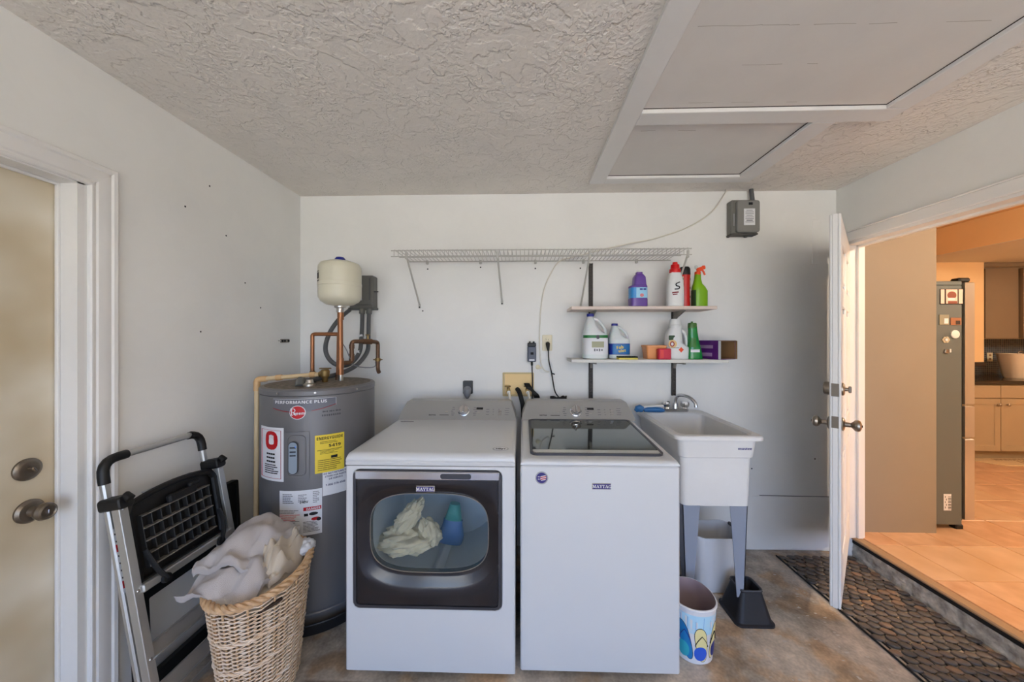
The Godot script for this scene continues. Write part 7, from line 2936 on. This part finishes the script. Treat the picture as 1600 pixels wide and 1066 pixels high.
	m.cbox(Vector3(sx.call(1481.0), sy.call(548.0), zs + 0.014), Vector3(0.010, 0.024, 0.006), 0.002)
	part("lever", m, M.white_plastic, f)
	# lower cabinets
	var zf := -3.955
	for k in 2:
		var xa := 4.21 if k == 0 else 5.082
		var xb := 5.082 if k == 0 else 5.954
		t = thing("base_cabinet", ["tan kitchen base cabinet whose door stands left, next to the refrigerator", "tan kitchen base cabinet right of the first, under the white bin"][k], "cabinet", Vector3((xa + xb) / 2, KF, -4.2), "base cabinets")
		m = mb()
		m.box(Vector3(xa, KF + 0.095, -4.55), Vector3(xb, 0.945, zf - 0.02))
		m.box(Vector3(xa, KF, -4.55), Vector3(xb, KF + 0.10, zf - 0.09))
		part("body", m, M.cabinet, t)
		m = mb()
		m.cbox(Vector3((xa + xb) / 2, 0.867, zf - 0.010), Vector3(xb - xa - 0.006, 0.135, 0.020), 0.003)
		part("drawer_front", m, M.cabinet, t)
		for d in 2:
			var da: float = xa + 0.004 + d * (xb - xa) / 2
			var db: float = da + (xb - xa) / 2 - 0.008
			m = mb()
			var o := rect4(da, 0.235, db, 0.790)
			m.loft([MB.at_z(o, zf - 0.02), MB.at_z(o, zf - 0.002), MB.at_z(MB.inset(o, 0.002), zf), MB.at_z(MB.inset(o, 0.056), zf), MB.at_z(MB.inset(o, 0.060), zf - 0.006), MB.at_z(MB.inset(o, 0.072), zf - 0.009)], false, true)
			var dr := part("door", m, M.cabinet, t)
			m = mb()
			var kx: float = db - 0.028 if d == (1 if k == 0 else 1) else da + 0.028
			if k == 0 and d == 1:
				kx = db - 0.03
			if k == 1 and d == 0:
				kx = da + 0.055
			m.t = Transform3D(Basis(Vector3.RIGHT, PI / 2), Vector3(kx, 0.730, zf))
			m.lathe([Vector2(0.006, 0.0), Vector2(0.006, 0.012), Vector2(0.015, 0.018), Vector2(0.016, 0.026), Vector2(0.010, 0.031), Vector2(0.0, 0.032)], 16)
			part("knob", m, M.nickel, dr)
	m = mb()
	m.cbox(Vector3(5.20, 0.966, -4.24), Vector3(2.0, 0.038, 0.62), 0.006)
	solo("countertop", "dark polished kitchen countertop on the tan base cabinets", "countertop", m, M.counter, Vector3(5.3, 0.945, -4.24))
	# upper cabinet
	t = thing("wall_cabinet", "brown kitchen wall cabinet hung under the soffit", "cabinet", Vector3(5.8, 1.42, -4.4))
	m = mb()
	m.box(Vector3(5.235, 1.425, -4.55), Vector3(6.6, 2.25, -4.235))
	part("body", m, M.upper_cabinet, t)
	m = mb()
	m.cbox(Vector3(5.915, 2.268, -4.38), Vector3(1.40, 0.055, 0.345), 0.012)
	part("crown", m, M.upper_cabinet, t)
	for d in [[5.25, 5.612], [5.622, 6.58]]:
		m = mb()
		var o := rect4(d[0], 1.435, d[1], 2.225)
		if d[0] < 5.5:
			m.loft([MB.at_z(o, -4.235), MB.at_z(o, -4.220), MB.at_z(MB.inset(o, 0.002), -4.217)], false, true)
		else:
			m.loft([MB.at_z(o, -4.235), MB.at_z(o, -4.190), MB.at_z(MB.inset(o, 0.002), -4.187), MB.at_z(MB.inset(o, 0.05), -4.187), MB.at_z(MB.inset(o, 0.055), -4.193)], false, true)
		part("door", m, M.upper_cabinet, t)
	# outlet on the backsplash
	t = thing("kitchen_outlet", "small ivory outlet on the dark mosaic backsplash", "outlet", Vector3(5.711, 1.20, -4.55))
	m = mb()
	m.cbox(Vector3(5.711, 1.205, -4.547), Vector3(0.066, 0.105, 0.006), 0.002)
	part("plate", m, M.ivory, t)
	m = mb()
	for dy in [-0.022, 0.022]:
		m.prism(oval(5.711, 1.205 + dy, 0.014, 0.012, 14), -4.545, -4.542)
	part("receptacle", m, M.cardboard, t)
	# white bin on the counter
	t = thing("counter_bin", "cream tapered bin with a loop handle on the kitchen counter", "bin", Vector3(5.61, 0.985, -4.20))
	m = mb()
	var cx := 5.61
	m.loft([ellip(cx, -4.20, 0.125, 0.09, 0.985, 2.6), ellip(cx, -4.20, 0.135, 0.10, 1.0, 2.6), ellip(cx, -4.20, 0.185, 0.13, 1.245, 2.6), ellip(cx, -4.20, 0.19, 0.135, 1.262, 2.6), ellip(cx, -4.20, 0.182, 0.127, 1.262, 2.6), ellip(cx, -4.20, 0.14, 0.10, 1.02, 2.6)])
	part("body", m, mat(Color(0.84, 0.76, 0.66), 0.5), t)
	m = mb()
	m.tube(smooth_path([Vector3(cx - 0.03, 1.255, -4.20), Vector3(cx - 0.02, 1.28, -4.20), Vector3(cx, 1.287, -4.20), Vector3(cx + 0.02, 1.28, -4.20), Vector3(cx + 0.03, 1.255, -4.20)], 4), 0.005, 8)
	part("loop", m, M.steel, t)
	m = mb()
	m.cbox(Vector3(4.945, 1.142, -4.375), Vector3(0.56, 0.044, 0.37), 0.005)
	solo("wooden_ledge", "dark wooden ledge under the tan wall pier beside the refrigerator", "ledge", m, M.dark_wood, Vector3(4.945, 1.12, -4.375))
	# rug
	t = thing("kitchen_rug", "beige kitchen mat with cut corners and brown lettering before the cabinets", "rug", Vector3(5.6, KF, -4.0))
	m = mb()
	m.t = Transform3D(Basis(Vector3.RIGHT, -PI / 2), Vector3.ZERO)
	var rp := PackedVector2Array([Vector2(4.93, 3.80), Vector2(6.10, 3.77), Vector2(6.30, 3.95), Vector2(6.30, 4.02), Vector2(4.74, 4.02), Vector2(4.76, 3.97)])
	m.prism(rp, KF, KF + 0.010, 0.002)
	part("pile", m, M.rug, t)
	m = mb()
	for row in [[-3.975, 5.02, 5.55, 0.030], [-3.885, 5.18, 5.98, 0.052]]:
		var x: float = row[1]
		var k := 0
		while x < row[2]:
			var w: float = row[3] * [0.9, 0.6, 1.1, 0.75][k % 4]
			m.cbox(Vector3(x + w / 2, KF + 0.0105, row[0]), Vector3(w * 0.35, 0.001, row[3] * 1.5), 0.0)
			m.cbox(Vector3(x + w * 0.7, KF + 0.0105, row[0] + row[3] * [0.5, -0.5, 0.0][k % 3]), Vector3(w * 0.6, 0.001, row[3] * 0.45), 0.0)
			x += w * 1.25
			k += 1
	part("lettering", m, M.rug_print, t, "brown lettering")
